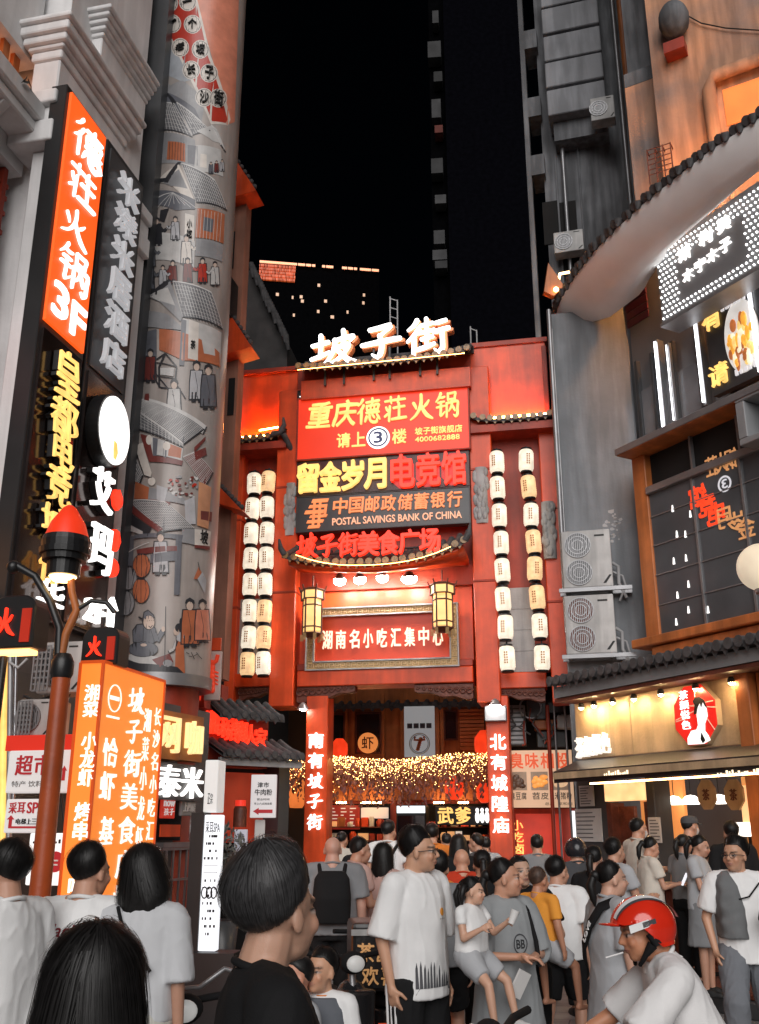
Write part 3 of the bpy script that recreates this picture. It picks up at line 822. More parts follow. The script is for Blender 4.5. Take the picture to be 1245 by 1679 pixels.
def lant_string(pts, name, d):
 for k, (x, y, amber) in enumerate(pts):
  u, z = GP.uz(x, y, d)
  if not used[0]: o = proto; used[0] = True
  else: o = copy_tree(proto)
  o.location = GP.w(u, d, z); o.rotation_euler = (R(random.uniform(-2.5, 2.5)), R(random.uniform(-2.5, 2.5)), GP.a + R(random.uniform(-25, 25)))
  where = 'topmost' if k == 0 else ('lowest' if k == len(pts) - 1 else ords[k] + ' from the top')
  tag(o, f'{"amber" if amber else "white"} paper lantern, {where} in the {name}', None, 'paper lanterns in strings on the gate')
  if amber:
   for ch in o.children:
    if ch.name.startswith('shade'):
     ch.data = ch.data.copy(); ch.data.materials[0] = E_LANTO
lant_string([(417, 794, 0), (414, 835, 0), (412, 876, 0), (411, 917, 0), (410, 959, 0), (409, 1002, 0), (408, 1046, 0), (406, 1089, 1)], 'outer string left of the gate', -.45)
lant_string([(440, 791, 1), (438, 833, 0), (438, 875, 0), (437, 916, 0), (435, 959, 0), (434, 1003, 1), (433, 1046, 1), (432, 1088, 0)], 'inner string left of the gate', -.5)
lant_string([(815, 759, 0), (816, 801, 0), (819, 846, 0), (822, 891, 0), (824, 936, 0), (825, 983, 0), (829, 1029, 0), (832, 1080, 0)], 'inner string right of the gate', -.5)
lant_string([(863, 756, 0), (867, 799, 1), (871, 845, 0), (875, 889, 1), (877, 933, 1), (881, 980, 1), (885, 1027, 0), (889, 1079, 0)], 'outer string right of the gate', -.45)
for (xa, ya, xb, yb, d, nm) in ((418, 770, 407, 1070, -.45, 'far left'), (441, 768, 432, 1070, -.5, 'inner left'), (814, 736, 832, 1060, -.5, 'inner right'), (862, 734, 889, 1060, -.45, 'far right')):
 mb = MB(GP); a = GP.uz(xa, ya, d); b = GP.uz(xb, yb, d)
 mb.mat(M_BLACK).tube([(a[0], d, a[1]), (b[0], d, b[1])], .008, n=5); mb.tube([(a[0], d, a[1]), (a[0], .15, a[1] + .05)], .012, n=5)
 tag(mb.build('lantern_cord'), f'thin black cord carrying the {nm.replace("far", "outer")} lantern string of the gate', 'cord', 'lantern cords')
# 10. lamps on the pillars
for (x, y, big, lb) in ((812, 1155, 1, 'bright white lamp on a grey box above the right gate pillar'), (497, 1161, 0, 'slim white lamp on the top of the left gate pillar')):
 d = -.32; u, z = GP.uz(x, y, d)
 t = thing('pillar_lamp', lb, 'lamp', GP.w(u, d, z - .1), GP.a)
 mb = MB(GP); mb.mat(M_METAL)
 if big: mb.box(u - .19, u + .19, d + .02, d + .16, z - .28, z - .02)
 mb.lathe([(.11, -.02), (.06, .07), (.02, .1)], (u, d, z), 14); mb.build('housing', None, t, bevel=.01)
 mb = MB(GP); mb.mat(E_SPOT).ball((u, d, z - .03), (.10, .10, .05) if big else (.05, .05, .025), 12, 6); mb.build('bulb', None, t)
# ================================================================== LEFT SIDE
LA = 77.3
LP = Plane(at(87, 245, 10.3), LA)
lb = thing('white_building', 'white plastered building with stepped cornices behind the tall signs', 'building', LP.w(0, 0, 0), LP.a)
u_c, zc0 = LP.uz(87, 245)                # near end of the first pier
dL = LP.dz(54, 245, u_c)[0]
z_t = LP.uz(76, 20)[1]
# first pier: shaft, stepped mouldings, upper shaft, cap
mb = MB(LP); mb.mat(M_WHITEW)
zq = [LP.uz(87, y)[1] for y in (245, 205, 175, 150, 75, 50, 30, 8)]
mb.box(u_c, u_c + 2.6, .0, dL, 0, zq[0])
o = mb.build('pier', None, lb, bevel=.015)
mb = MB(LP); mb.mat(M_WHITEW)
for k, (a, b, e) in enumerate(((zq[0], zq[1], .10), (zq[1], zq[2], .03), (zq[2], zq[3], .12))):
 mb.box(u_c - .10 - e, u_c + 2.6, -.02 - e * .6, dL + e + .15, a, b)
mb.build('moulding', None, o, bevel=.03, seg=3)
mb = MB(LP); mb.mat(M_WHITEW); mb.box(u_c - .05, u_c + 1.75, .02, dL + .12, zq[3], zq[4]); mb.build('upper_shaft', None, o, bevel=.02)
mb = MB(LP); mb.mat(M_WHITEW)
for k, (a, b, e) in enumerate(((zq[4], zq[4] + .14, .03), (zq[4] + .14, zq[5], .07), (zq[5], zq[5] + .12, .12), (zq[5] + .12, zq[6] + .1, .17), (zq[6] + .1, zq[7], .22))):
 mb.box(u_c - .05 - e, u_c + 1.75 + e, .02 - e, dL + .12 + e, a, b)
mb.build('cornice', None, o, bevel=.03, seg=2)
# second pier further along the street
u2, _ = LP.uz(163, 120, .02); d2 = LP.dz(128, 60, u2)[0]; z2 = LP.uz(163, 50, .02)[1]
u2e = LP.uz(238, 200, .02)[0]
mb = MB(LP); mb.mat(M_WHITEW); mb.box(u2, u2e, .03, max(d2, .35), 0, z2); o = mb.build('pier', None, lb, bevel=.015)
mb = MB(LP); mb.mat(M_WHITEW)
zz2 = LP.uz(163, 10, .02)[1]
for k in range(5):
 e = .03 + .045 * k; a = z2 + (zz2 - z2) * k / 5; b = z2 + (zz2 - z2) * (k + 1) / 5
 mb.box(u2 - e, u2e + .02, .03 - e, max(d2, .35) + e, a, b)
mb.build('cornice', None, o, bevel=.025, seg=2)
# back wall, dark flank beside the mural
mb = MB(LP); mb.mat(M_WHITEW).box(u_c + .3, u2e + .2, dL - .1, dL + .6, 0, zz2 + 3); mb.build('wall', None, lb)
mb = MB(LP); ue = LP.uz(241, 400, .06)[0]; ue2 = LP.uz(258, 400, .06)[0]
mb.mat(M_CHAR).box(ue - .05, ue2 + .6, .0, .5, 3.4, zz2 + 4); mb.build('corner_strip', None, lb)
# facade left of the first pier: balcony, dark windows, posters
dW = dL + .25
mb = MB(LP); uA = u_c - 3.5
zs = lambda y, d=dW: LP.uz(20, y, d)[1]
mb.mat(M_WHITEW); mb.box(uA, u_c + .2, dW, dW + .5, 0, zs(705)); mb.box(uA, u_c + .2, dW, dW + .5, zs(272), zs(205)); mb.box(uA, u_c + .2, dW, dW + .5, zs(60) , zs(-120))
mb.build('wall', None, lb)
mb = MB(LP); mb.mat(M_WHITEW)
mb.box(uA, u_c - .12, dW - .45, dW, zs(205) - .05, zs(180)); mb.box(uA, u_c - .12, dW - .38, dW, zs(232), zs(205) - .06)
mb.build('balcony_slab', None, lb, bevel=.02)
for k in range(3):
 uu = u_c - .75 - k * .9
 mb = MB(LP); mb.mat(M_WHITEW)
 p = [(dW - .36, zs(232) - .02), (dW, zs(232) - .02), (dW, zs(262) - .1), (dW - .07, zs(262) - .1)]
 vs = [(uu - .06, a, b) for a, b in p] + [(uu + .06, a, b) for a, b in p]
 mb.add(vs, [(0, 1, 2, 3), (7, 6, 5, 4)] + [(i, i + 4, (i + 1) % 4 + 4, (i + 1) % 4) for i in range(4)]); mb.build('balcony_brace', None, lb)
mb = MB(LP); mb.mat(em('orange_lit_room', (1, .36, .10), .8, .25, 1.5)).box(uA, u_c + .2, dW + .35, dW + .45, zs(180), zs(60)); mb.build('lit_opening', None, lb)
mb = MB(LP); mb.mat(M_ORW)
for k in range(14): mb.box(uA + k * .26, uA + k * .26 + .13, dW + .1 + .02 * (k % 3), dW + .16 + .02 * (k % 3), zs(118), zs(60))
mb.build('curtain', None, lb)
mb = MB(LP); mb.mat(M_VOID).box(uA, u_c + .2, dW + .42, dW + .5, zs(705), zs(272)); mb.build('dark_opening', None, lb)
for k, (xa, ya, xb, yb) in enumerate(((8, 285, 13, 560), (46, 275, 50, 430))):
 mb = MB(LP); a, z1 = LP.uz(xa, ya, dW + .1); mb.mat(M_REDD).box(a - .04, a + .04, dW + .08, dW + .16, zs(560), zs(274)); mb.build('window_post', None, lb)
for y in (300, 322, 350, 385):
 mb = MB(LP); mb.mat(M_REDD).box(uA, u_c + .1, dW + .1, dW + .17, zs(y) - .03, zs(y) + .03); mb.build('shelf', None, lb)
mb = MB(LP); mb.mat(M_PAPER)
for k in range(9):
 uu = u_c - .15 - k * .27; mb.lathe([(.03, 0), (.05, .1), (.04, .22), (.015, .27), (.015, .36)], (uu, dW + .22, zs(384) + .03), 8)
 mb.build('bottle', None, lb); mb = MB(LP); mb.mat(random.choice([M_PAPER, M_REDD, M_CHAR]))
# karaoke posters
for (ya, yb) in ((392, 470), (476, 560)):
 mb = MB(LP); z0, z1 = zs(yb), zs(ya); hh = z1 - z0
 t = thing('karaoke_poster', f'{"upper" if ya < 400 else "lower"} white and black karaoke poster in the dark window behind the white pier', 'poster', LP.w(u_c - .5, dW + .2, z0), LP.a)
 mb.mat(M_WHITEP).box(u_c - 1.6, u_c + .1, dW + .2, dW + .24, z0, z1); mb.build('panel', None, t)
 mb = MB(LP); mb.mat(M_INK)
 for q in range(-1, 5):
  a = u_c - 1.6 + q * .42
  for (c0, c1, sft) in ((.80, .98, 0), (.60, .78, .2)):
   pts = [(a + sft, z0 + c0 * hh), (a + sft + .2, z0 + c0 * hh), (a + sft + .33, z0 + c1 * hh), (a + sft + .13, z0 + c1 * hh)]
   pts = [(min(max(p, u_c - 1.59), u_c + .09), r) for p, r in pts]
   if pts[1][0] - pts[0][0] > .05: mb.prism(pts, dW + .194, dW + .199)
 for r_ in range(2):
  for k in range(4): mb.box(u_c - .43 + k * .12, u_c - .43 + k * .12 + random.uniform(.06, .1), dW + .19, dW + .198, z0 + (.36 + .12 * r_) * hh, z0 + (.45 + .12 * r_) * hh)
 mb.text('KTV', u_c - .45, u_c + .06, z0 + .06 * hh, z0 + .30 * hh, dW + .19, .008, off=.03)
 mb.build('lettering', None, t)
mb = MB(LP); mb.mat(em('dim_red_panel', (.6, .05, .015), .35, .4, 1.0)).box(uA, u_c - .12, dW - .06, dW - .01, zs(690), zs(565)); mb.build('red_panel', None, lb)
mb = MB(LP); mb.mat(em('orange_window', (1, .40, .13), .75, .3, 1.5)).box(uA, u_c - .05, dW - .05, dW - .01, zs(1065), zs(890)); mb.build('lit_window', None, lb)
# small plants on the two ledges
def leafy(mb, c, r, n, s=.05, zr=None):
 for _ in range(n):
  v = rng.normal(size=3); v /= np.linalg.norm(v); v *= r * rng.random() ** .4
  p = Vector((c[0] + v[0], c[1] + v[1], c[2] + v[2] * (zr or .7)))
  a = Vector(rng.normal(size=3)).normalized(); b = a.orthogonal().normalized()
  L = s * rng.uniform(.6, 1.4)
  mb.add([p - a * L, p + b * L * .35, p + a * L, p - b * L * .35], [(0, 1, 2, 3)])
M_LEAFD = pm('dark_grey_leaf', (.035, .037, .034), .5, var=.6, scale=20, bump=0)
for k, (px, y, lab) in enumerate(((14, 172, 'dark potted plant on the balcony ledge of the white building'), (4, 955, 'dark leafy plant on the lit window ledge above the fire sign'))):
 a, z0 = LP.uz(px, y, dW - .25)
 t = thing('potted_plant', lab, 'plant', LP.w(a, dW - .25, z0), LP.a)
 mb = MB(LP); mb.mat(M_CHAR).lathe([(.09, 0), (.13, .16), (.12, .16)], (a, dW - .25, z0), 12); mb.build('pot', None, t)
 mb = MB(LP); mb.mat(M_LEAFD); leafy(mb, (a, dW - .25, z0 + .28), .24, 160, .06); mb.build('foliage', None, t)
# ---- tall hotpot / hotel blade signs along the facade
DS = -.24
uR0, zR1 = LP.uz(117, 147, DS); uR1 = LP.uz(175, 222, DS)[0]; zR0 = LP.uz(85, 536, DS)[1]; zB0 = LP.uz(60, 1012, DS)[1]
t = thing('hotpot_tower_sign', 'tall black box sign whose glowing orange red panel of white brush writing ends in 3F', 'sign', LP.w(uR0, DS, zB0), LP.a)
dB = LP.dz(98, 142, uR0 - .03)[0]
mb = MB(LP); mb.mat(M_BLACK).box(uR0 - .05, uR1 + .04, DS + .03, max(dB, DS + .25), zB0, zR1 + .06); mb.build('case', None, t, bevel=.01)
mb = MB(LP); mb.mat(em('orange_red_lightbox', (1, .115, .012), .98, .10, .7)).box(uR0 + .02, uR1 - .02, DS - .01, DS + .05, zR0 + .02, zR1 - .02); mb.build('lit_panel', None, t)
mb = MB(LP); mb.mat(E_WHITE2)
W = uR1 - uR0; H_ = zR1 - zR0
for ch, (fa, fb, ca, cb) in {'德': (.16, .92, .765, .94), '荘': (.12, .86, .575, .735), '火': (.08, .76, .40, .535), '锅': (.14, .90, .21, .375)}.items():
 mb.brush(ch, uR0 + fa * W, uR0 + fb * W, zR0 + ca * H_, zR0 + cb * H_, DS - .03, .02)
mb.text('3', uR0 + .12 * W, uR0 + .46 * W, zR0 + .055 * H_, zR0 + .185 * H_, DS - .03, .02, off=.06); mb.text('F', uR0 + .58 * W, uR0 + .92 * W, zR0 + .04 * H_, zR0 + .17 * H_, DS - .03, .02, off=.06)
mb.build('lettering', None, t)
mb = MB(LP); M_MIRR = pm('mirror_black_panel', (.045, .03, .028), .12, .6, var=.5, scale=2, bump=.02)
mb.mat(M_MIRR).box(uR0 + .03, uR1 - .03, DS - .0, DS + .04, zB0 + .05, zR0 - .08); mb.build('dark_panel', None, t)
for ch, (x0, y0, x1, y1) in zip('皇都电竞城', ((93, 578, 134, 655), (84, 655, 130, 720), (88, 714, 122, 770), (78, 765, 118, 830), (70, 832, 112, 882))):
 mb = MB(LP); a, b, c0, c1 = LP.rect(x0, y0, x1, y1, DS - .1)
 mb.mat(E_YEL).text(ch, a, b, c0, c1, DS - .12, .03, off=.008, jig=.05, shear=-.1)
 mb.mat(M_BLACK).text(ch, a, b, c0, c1, DS - .088, .07, off=.008, jig=.05, shear=-.1); mb.build('gold_letter', None, t)
mb = MB(LP); mb.mat(E_GOLD); a, b, c0, c1 = LP.rect(64, 905, 96, 955, DS - .1); mb.text('化', a, b, c0, c1, DS - .12, .03, off=.04, jig=.04); mb.build('gold_letter', None, t)
mb = MB(LP); mb.mat(E_WHITE2); a, b, c0, c1 = LP.rect(62, 950, 104, 1005, DS - .1); mb.text('华', a, b, c0, c1, DS - .12, .04, off=.015); mb.build('white_letter', None, t)
# second sign: hotel letters above, moon disc and clinic letters below
D2 = -.14
uH0, zH1 = LP.uz(180, 238, D2); uH1 = LP.uz(232, 300, D2)[0]; zH0 = LP.uz(165, 620, D2)[1]; zC0 = LP.uz(140, 1005, D2)[1]
t = thing('hotel_sign', 'tall black sign of grey channel letters with a white disc and white letters below', 'sign', LP.w(uH0, D2, zC0), LP.a)
mb = MB(LP); mb.mat(M_BLACK).box(uH0 - .02, uH1 + .12, D2 + .02, D2 + .3, zC0 - .25, zH1 + .1); mb.build('case', None, t, bevel=.01)
mb = MB(LP); mb.mat(M_CHAR).box(uH0 + .06, uH1 + .02, D2 - .0, D2 + .04, zH0 + .05, zH1); mb.build('upper_panel', None, t)
mb = MB(LP); mb.mat(M_MIRR).box(uH0 + .06, uH1 + .02, D2 - .0, D2 + .04, zC0 - .2, zH0 - .03); mb.build('lower_panel', None, t)
W = uH1 - uH0
mb = MB(LP); mb.mat(em('grey_channel_letter', (.62, .62, .64), .52)).col_text('米漾米居酒店', uH0 + .22 * W, uH0 + .84 * W, zH0 + .12, zH1 - .15, D2 - .10, .06, off=.006, gap=.16); mb.build('grey_lettering', None, t)
c = LP.uz(187, 706, D2 - .2)
mb = MB(LP); mb.mat(M_BLACK).disc(c, .43 * W, D2 - .2, D2 - .02, 36, .50 * W); mb.build('disc_case', None, t)
mb = MB(LP); mb.mat(E_WHITE2).disc(c, .40 * W, D2 - .225, D2 - .195, 36, .47 * W); mb.build('lit_disc', None, t)
mb = MB(LP); mb.mat(E_GOLD).prism([(c[0] - .02 + x * W, c[1] - .27 * W + y * W) for x, y in ((0, .12), (.08, .1), (.12, -.02), (.08, -.13), (.02, -.12), (.0, 0))], D2 - .235, D2 - .226); mb.build('disc_mark', None, t)
for ch, (x0, y0, x1, y1), col in (('艾', (150, 768, 184, 838), E_WHITE2), ('玛', (147, 862, 182, 940), E_WHITE2)):
 mb = MB(LP); a, b, c0, c1 = LP.rect(x0, y0, x1, y1, D2 - .1); mb.mat(col).text(ch, a, b, c0, c1, D2 - .14, .05, off=.018)
 mb.mat(M_BLACK).text(ch, a, b, c0, c1, D2 - .085, .08, off=.018); mb.build('white_letter', None, t)
for (x0, y0, x1, y1) in ((184, 800, 200, 838), (182, 866, 197, 904), (178, 914, 194, 948)):
 mb = MB(LP); a, b, c0, c1 = LP.rect(x0, y0, x1, y1, D2 - .1)
 mb.mat(E_RED); w_ = b - a; h_ = c1 - c0
 mb.prism([(a + w_ * (.5 + .5 * math.cos(q) * random.uniform(.75, 1.05)), c0 + h_ * (.5 + .5 * math.sin(q) * random.uniform(.8, 1.05))) for q in np.linspace(0, 6.28, 15)[:-1]], D2 - .12, D2 - .07); mb.build('red_letter', None, t)
mb = MB(LP); a, b, c0, c1 = LP.rect(140, 985, 172, 1020, D2 - .1); mb.mat(E_WHITE).text('2F', a, b, c0, c1, D2 - .12, .05, off=.06); mb.build('white_letter', None, t)
mb = MB(LP); a, b, c0, c1 = LP.rect(174, 978, 192, 1028, D2 - .1); w_ = b - a; h_ = c1 - c0
mb.mat(E_WHITE).prism([(a + .3 * w_, c0), (a + .7 * w_, c0), (a + .7 * w_, c0 + .6 * h_), (b, c0 + .6 * h_), (a + .5 * w_, c1), (a, c0 + .6 * h_), (a + .3 * w_, c0 + .6 * h_)], D2 - .12, D2 - .07); mb.build('arrow', None, t)
# ------------------------------------------------------------------ painted round tower
RC = .66
q = at(263, 1110, 13.5)
CYL = Vector((q.x, q.y + .1, 0)); ZM0 = at(263, 1112, 13.5).z
CYLA = math.atan2(-CYL.y, -CYL.x)             # angle that faces the camera
def cyl_hit(px, py):
 r = ray(px, py); a = r.x * r.x + r.y * r.y
 b = -2 * (r.x * CYL.x + r.y * CYL.y); c = CYL.x ** 2 + CYL.y ** 2 - RC * RC
 D = b * b - 4 * a * c
 if D <= 0:   # outside the outline: take the nearest edge of the drum
  t = -b / (2 * a); p = CAMP + r * t; th = math.atan2(p.y - CYL.y, p.x - CYL.x)
 else:
  t = (-b - math.sqrt(D)) / (2 * a); p = CAMP + r * t; th = math.atan2(p.y - CYL.y, p.x - CYL.x)
 s = (th - CYLA + math.pi) % (2 * math.pi) - math.pi
 return s * RC, p.z
tower = thing('mural_tower', 'round tower wrapped in a painted old town street scene beside the black signs', 'tower', (CYL.x, CYL.y, ZM0))
ZTOP = 24.0
mb = MB(Matrix.Translation(CYL)); mb.mat(pm('mural_ground', (.40, .355, .33), .34, var=.22, scale=1.4, bump=.05, bscale=12, streak=.25)).lathe([(RC, ZM0), (RC, ZTOP)], (0, 0, 0), 72); mb.build('drum', None, tower)
mb = MB(Matrix.Translation(CYL)); mb.mat(M_METAL).lathe([(RC + .03, ZM0 - .16), (RC + .035, ZM0)], (0, 0, 0), 64); mb.build('bottom_rim', None, tower)
mb = MB(Matrix.Translation(CYL)); mb.mat(M_REDD).lathe([(RC * .86, 0), (RC * .86, .3), (RC * .8, .34), (RC * .8, ZM0 - .16)], (0, 0, 0), 24); mb.build('base', None, tower)
PAINT = {}
def P_(nm, rgb):
 if nm not in PAINT: PAINT[nm] = [pm('paint_' + nm, rgb, .34, var=.18, scale=6, bump=0), []]
 return nm
for nm, rgb in dict(grey_tile=(.13, .13, .14), dark_outline=(.03, .03, .035), cream=(.62, .57, .52), red_ribbon=(.42, .035, .02), terracotta=(.42, .13, .06), brown_red=(.16, .035, .03), slate_robe=(.12, .125, .145),
  pale_robe=(.42, .42, .44), salmon=(.62, .22, .14), mid_grey=(.26, .26, .27), pale_grey=(.48, .47, .46), skin_tone=(.55, .43, .36), sky_grey=(.33, .35, .38), dusk_orange=(.55, .26, .14), light_line=(.55, .54, .53)).items(): P_(nm, rgb)
layer = [0]
def paint(nm, pts):
 """a flat painted patch given by its outline on the drum"""
 layer[0] += 1
 PAINT[nm][1].append(([cyl_hit(x, y) for x, y in pts], layer[0]))
def line(nm, pts, w=1.0):
 for (xa, ya), (xb, yb) in zip(pts[:-1], pts[1:]):
  L = math.hypot(xb - xa, yb - ya)
  if L < .01: continue
  nx, ny = -(yb - ya) / L * w / 2, (xb - xa) / L * w / 2
  paint(nm, [(xa + nx, ya + ny), (xb + nx, yb + ny), (xb - nx, yb - ny), (xa - nx, ya - ny)])
def ell(nm, cx, cy, rx, ry, n=16, rot=0):
 c_, s_ = math.cos(rot), math.sin(rot)
 paint(nm, [(cx + rx * math.cos(a) * c_ - ry * math.sin(a) * s_, cy + rx * math.cos(a) * s_ + ry * math.sin(a) * c_) for a in np.linspace(0, 6.283, n + 1)[:-1]])
def roof(q, nu, nv, base='grey_tile', ln='light_line', w=.8):
 """tiled roof: quad top-left, top-right, bottom-right, bottom-left"""
 paint(base, q)
 L = lambda a, b, t: (a[0] + (b[0] - a[0]) * t, a[1] + (b[1] - a[1]) * t)
 for i in range(nu + 1): line(ln, [L(q[0], q[1], i / nu), L(q[3], q[2], i / nu)], w)
 for j in range(1, nv): line(ln, [L(q[0], q[3], j / nv), L(q[1], q[2], j / nv)], w * .6)
 line('dark_outline', [q[3], q[2]], 2.2); line('light_line', [q[0], q[1]], 1.8)
def figure(x, y, h, robe, hat=True, flip=1, arm=True):
 """a small standing painted person, feet at (x, y)"""
 paint('dark_outline', [(x - .13 * h, y), (x - .02 * h, y), (x - .0 * h, y - .25 * h), (x - .12 * h, y - .25 * h)]); paint('dark_outline', [(x + .03 * h, y), (x + .14 * h, y), (x + .1 * h, y - .25 * h), (x + .0 * h, y - .25 * h)])
 for nm, e in (('dark_outline', .018 * h + .5), (robe, 0)):
  paint(nm, [(x - .17 * h - e, y - .08 * h + e), (x + .17 * h + e, y - .08 * h + e), (x + .15 * h + e, y - .5 * h), (x + .13 * h + e, y - .78 * h - e), (x - .13 * h - e, y - .78 * h - e), (x - .16 * h - e, y - .5 * h)])
 if arm:
  line('dark_outline', [(x + flip * .1 * h, y - .70 * h), (x + flip * .24 * h, y - .52 * h), (x + flip * .34 * h, y - .62 * h)], .11 * h); line(robe, [(x + flip * .1 * h, y - .70 * h), (x + flip * .24 * h, y - .52 * h), (x + flip * .34 * h, y - .62 * h)], .08 * h)
 ell('dark_outline', x, y - .88 * h, .088 * h, .105 * h, 12); ell('skin_tone', x, y - .87 * h, .072 * h, .09 * h, 12)
 paint('dark_outline', [(x - .1 * h, y - .92 * h), (x - .08 * h, y - 1.0 * h), (x, y - 1.05 * h), (x + .09 * h, y - .99 * h), (x + .1 * h, y - .92 * h)])
 line('dark_outline', [(x - .04 * h, y - .75 * h), (x + .02 * h, y - .4 * h), (x, y - .12 * h)], .7)
def plantern(x, y, w, h, col):
 ell('dark_outline', x, y, w / 2 + .8, h / 2 + .8, 18); ell(col, x, y, w / 2, h / 2, 18)
 for f in (-.28, -.0, .28): line('dark_outline', [(x + f * w * .7, y - h * .46), (x + f * w * 1.15, y), (x + f * w * .7, y + h * .46)], .8)
 paint('dark_outline', [(x - w * .22, y - h * .52), (x + w * .22, y - h * .52), (x + w * .22, y - h * .44), (x - w * .22, y - h * .44)])
# sky, hills, ribbon
paint('salmon', [(318, -8), (392, -8), (385, 200), (372, 205), (352, 110)]); paint('sky_grey', [(256, -8), (300, -8), (330, 130), (300, 135), (254, 120)])
paint('mid_grey', [(252, 150), (262, 128), (280, 140), (300, 132), (322, 150), (336, 170), (330, 205), (250, 205)])
paint('slate_robe', [(250, 175), (268, 150), (290, 158), (320, 178), (330, 200), (250, 200)])
paint('cream', [(258, -8), (322, -8), (345, 90), (378, 196), (374, 206), (346, 204), (322, 150), (288, 80), (262, 40)])
paint('red_ribbon', [(262, -8), (319, -8), (341, 92), (373, 196), (370, 202), (348, 199), (326, 148), (291, 78), (265, 36)])
for x, y, ch in ((278, 5, '十'), (308, 3, '一'), (283, 39, '年'), (316, 40, '个'), (296, 78, '老'), (329, 81, '坡'), (314, 115, '长'), (343, 120, '子'), (335, 160, '沙'), (358, 161, '街')):
 ell('cream', x, y, 14.5, 15.5, 18); ell('dark_outline', x, y, 13, 14, 18); ell('cream', x, y, 12, 13, 18)
# roofs and houses of the upper town
roof([(262, 172), (286, 170), (316, 225), (258, 218)], 10, 7); paint('dark_outline', [(262, 172), (276, 158), (284, 172), (290, 168), (284, 160), (275, 152)])
roof([(290, 168), (330, 200), (345, 214), (316, 222)], 8, 5); paint('pale_grey', [(322, 215), (348, 206), (364, 236), (350, 232)]); roof([(346, 205), (356, 214), (370, 250), (362, 238)], 5, 5)
paint('mid_grey', [(250, 222), (320, 230), (322, 280), (246, 274)]); paint('terracotta', [(276, 232), (304, 236), (304, 266), (274, 262)])
for k in range(6): line('dark_outline', [(279 + k * 4.6, 233), (278 + k * 4.6, 263)], .8)
for k in range(4): ell('slate_robe', 254 + 9 * (k % 2), 232 + 14 * (k // 2), 2.6, 4.4, 10)
paint('pale_grey', [(322, 238), (362, 246), (366, 290), (318, 282)]); paint('slate_robe', [(308, 238), (324, 240), (324, 272), (308, 268)]); paint('cream', [(329, 252), (339, 254), (339, 276), (328, 274)])
for k in range(3): figure(346 + 9 * k, 286 - 2 * k, 20, ('slate_robe', 'brown_red', 'pale_robe')[k], arm=False)
roof([(298, 268), (352, 296), (372, 345), (322, 332)], 14, 8); paint('cream', [(258, 300), (294, 270), (320, 332), (314, 336), (282, 304)]); paint('mid_grey', [(268, 300), (294, 278), (308, 310), (282, 306)])
paint('dark_outline', [(254, 298), (272, 292), (292, 266), (298, 266), (276, 300), (256, 302)])
# umbrella stall
paint('slate_robe', [(248, 336), (250, 318), (284, 314), (320, 328), (320, 344), (290, 346)])
for k in range(9): line('light_line', [(284, 316), (250 + k * 9, 338 + 4 * math.sin(k))], .7)
line('dark_outline', [(258, 318), (252, 385)], 2); paint('dark_outline', [(264, 345), (278, 342), (270, 365), (262, 362)])
paint('cream', [(304, 350), (319, 354), (318, 398), (303, 392)]); paint('pale_grey', [(250, 384), (320, 396), (318, 440), (244, 430)])
figure(258, 404, 46, 'dark_outline'); figure(288, 396, 40, 'pale_robe', flip=-1); figure(306, 436, 50, 'cream'); figure(248, 440, 44, 'slate_robe')
paint('terracotta', [(324, 342), (368, 352), (366, 400), (320, 390)]); paint('slate_robe', [(334, 356), (350, 360), (348, 382), (332, 378)])
for k in range(8): line('pale_grey', [(325 + k * 5.4, 343 + k), (322 + k * 5.4, 390 + k)], .7)
paint('mid_grey', [(322, 392), (366, 402), (364, 430), (320, 420)])
for x, y, h, rb in ((246, 478, 48, 'slate_robe'), (284, 468, 40, 'brown_red'), (308, 466, 42, 'brown_red'), (332, 466, 42, 'red_ribbon'), (268, 470, 34, 'pale_robe'), (352, 470, 40, 'pale_grey')): figure(x, y, h, rb, flip=random.choice((-1, 1)))
# middle roof
roof([(284, 462), (346, 480), (364, 540), (300, 520)], 13, 9); paint('mid_grey', [(236, 482), (250, 484), (280, 462), (300, 520), (296, 528), (264, 496)]); paint('dark_outline', [(232, 476), (256, 474), (278, 458), (284, 462), (258, 484), (232, 484)])
paint('pale_grey', [(246, 486), (276, 472), (288, 502), (262, 494)])
paint('mid_grey', [(234, 512), (276, 516), (300, 538), (296, 542), (270, 540), (232, 540)]); paint('pale_grey', [(300, 522), (326, 530), (362, 546), (360, 600), (298, 590)])
paint('terracotta', [(262, 540), (300, 546), (362, 582), (360, 602), (300, 592), (262, 574)]); paint('cream', [(310, 524), (326, 530), (324, 592), (308, 588)]); paint('slate_robe', [(298, 524), (306, 526), (302, 600), (294, 600)])
paint('slate_robe', [(240, 546), (258, 540), (258, 590), (238, 590)]); paint('pale_grey', [(330, 556), (350, 560), (352, 584), (334, 580)])
# sedan chair
figure(248, 628, 54, 'brown_red', arm=False)
line('dark_outline', [(258, 590), (272, 580), (290, 602), (288, 620), (290, 640), (264, 636), (255, 622), (256, 594)], 2.4); line('dark_outline', [(272, 580), (262, 602), (262, 636)], 3); line('dark_outline', [(256, 595), (290, 602)], 1.8); line('dark_outline', [(262, 618), (290, 622)], 1.6); paint('pale_grey', [(264, 604), (286, 604), (285, 618), (264, 615)]); line('dark_outline', [(256, 612), (286, 650)], 2)
figure(286, 690, 66, 'pale_grey', arm=False); line('dark_outline', [(292, 634), (304, 654)], 2)
figure(322, 660, 66, 'pale_robe', hat=False, arm=False); figure(341, 672, 72, 'slate_robe', arm=False)
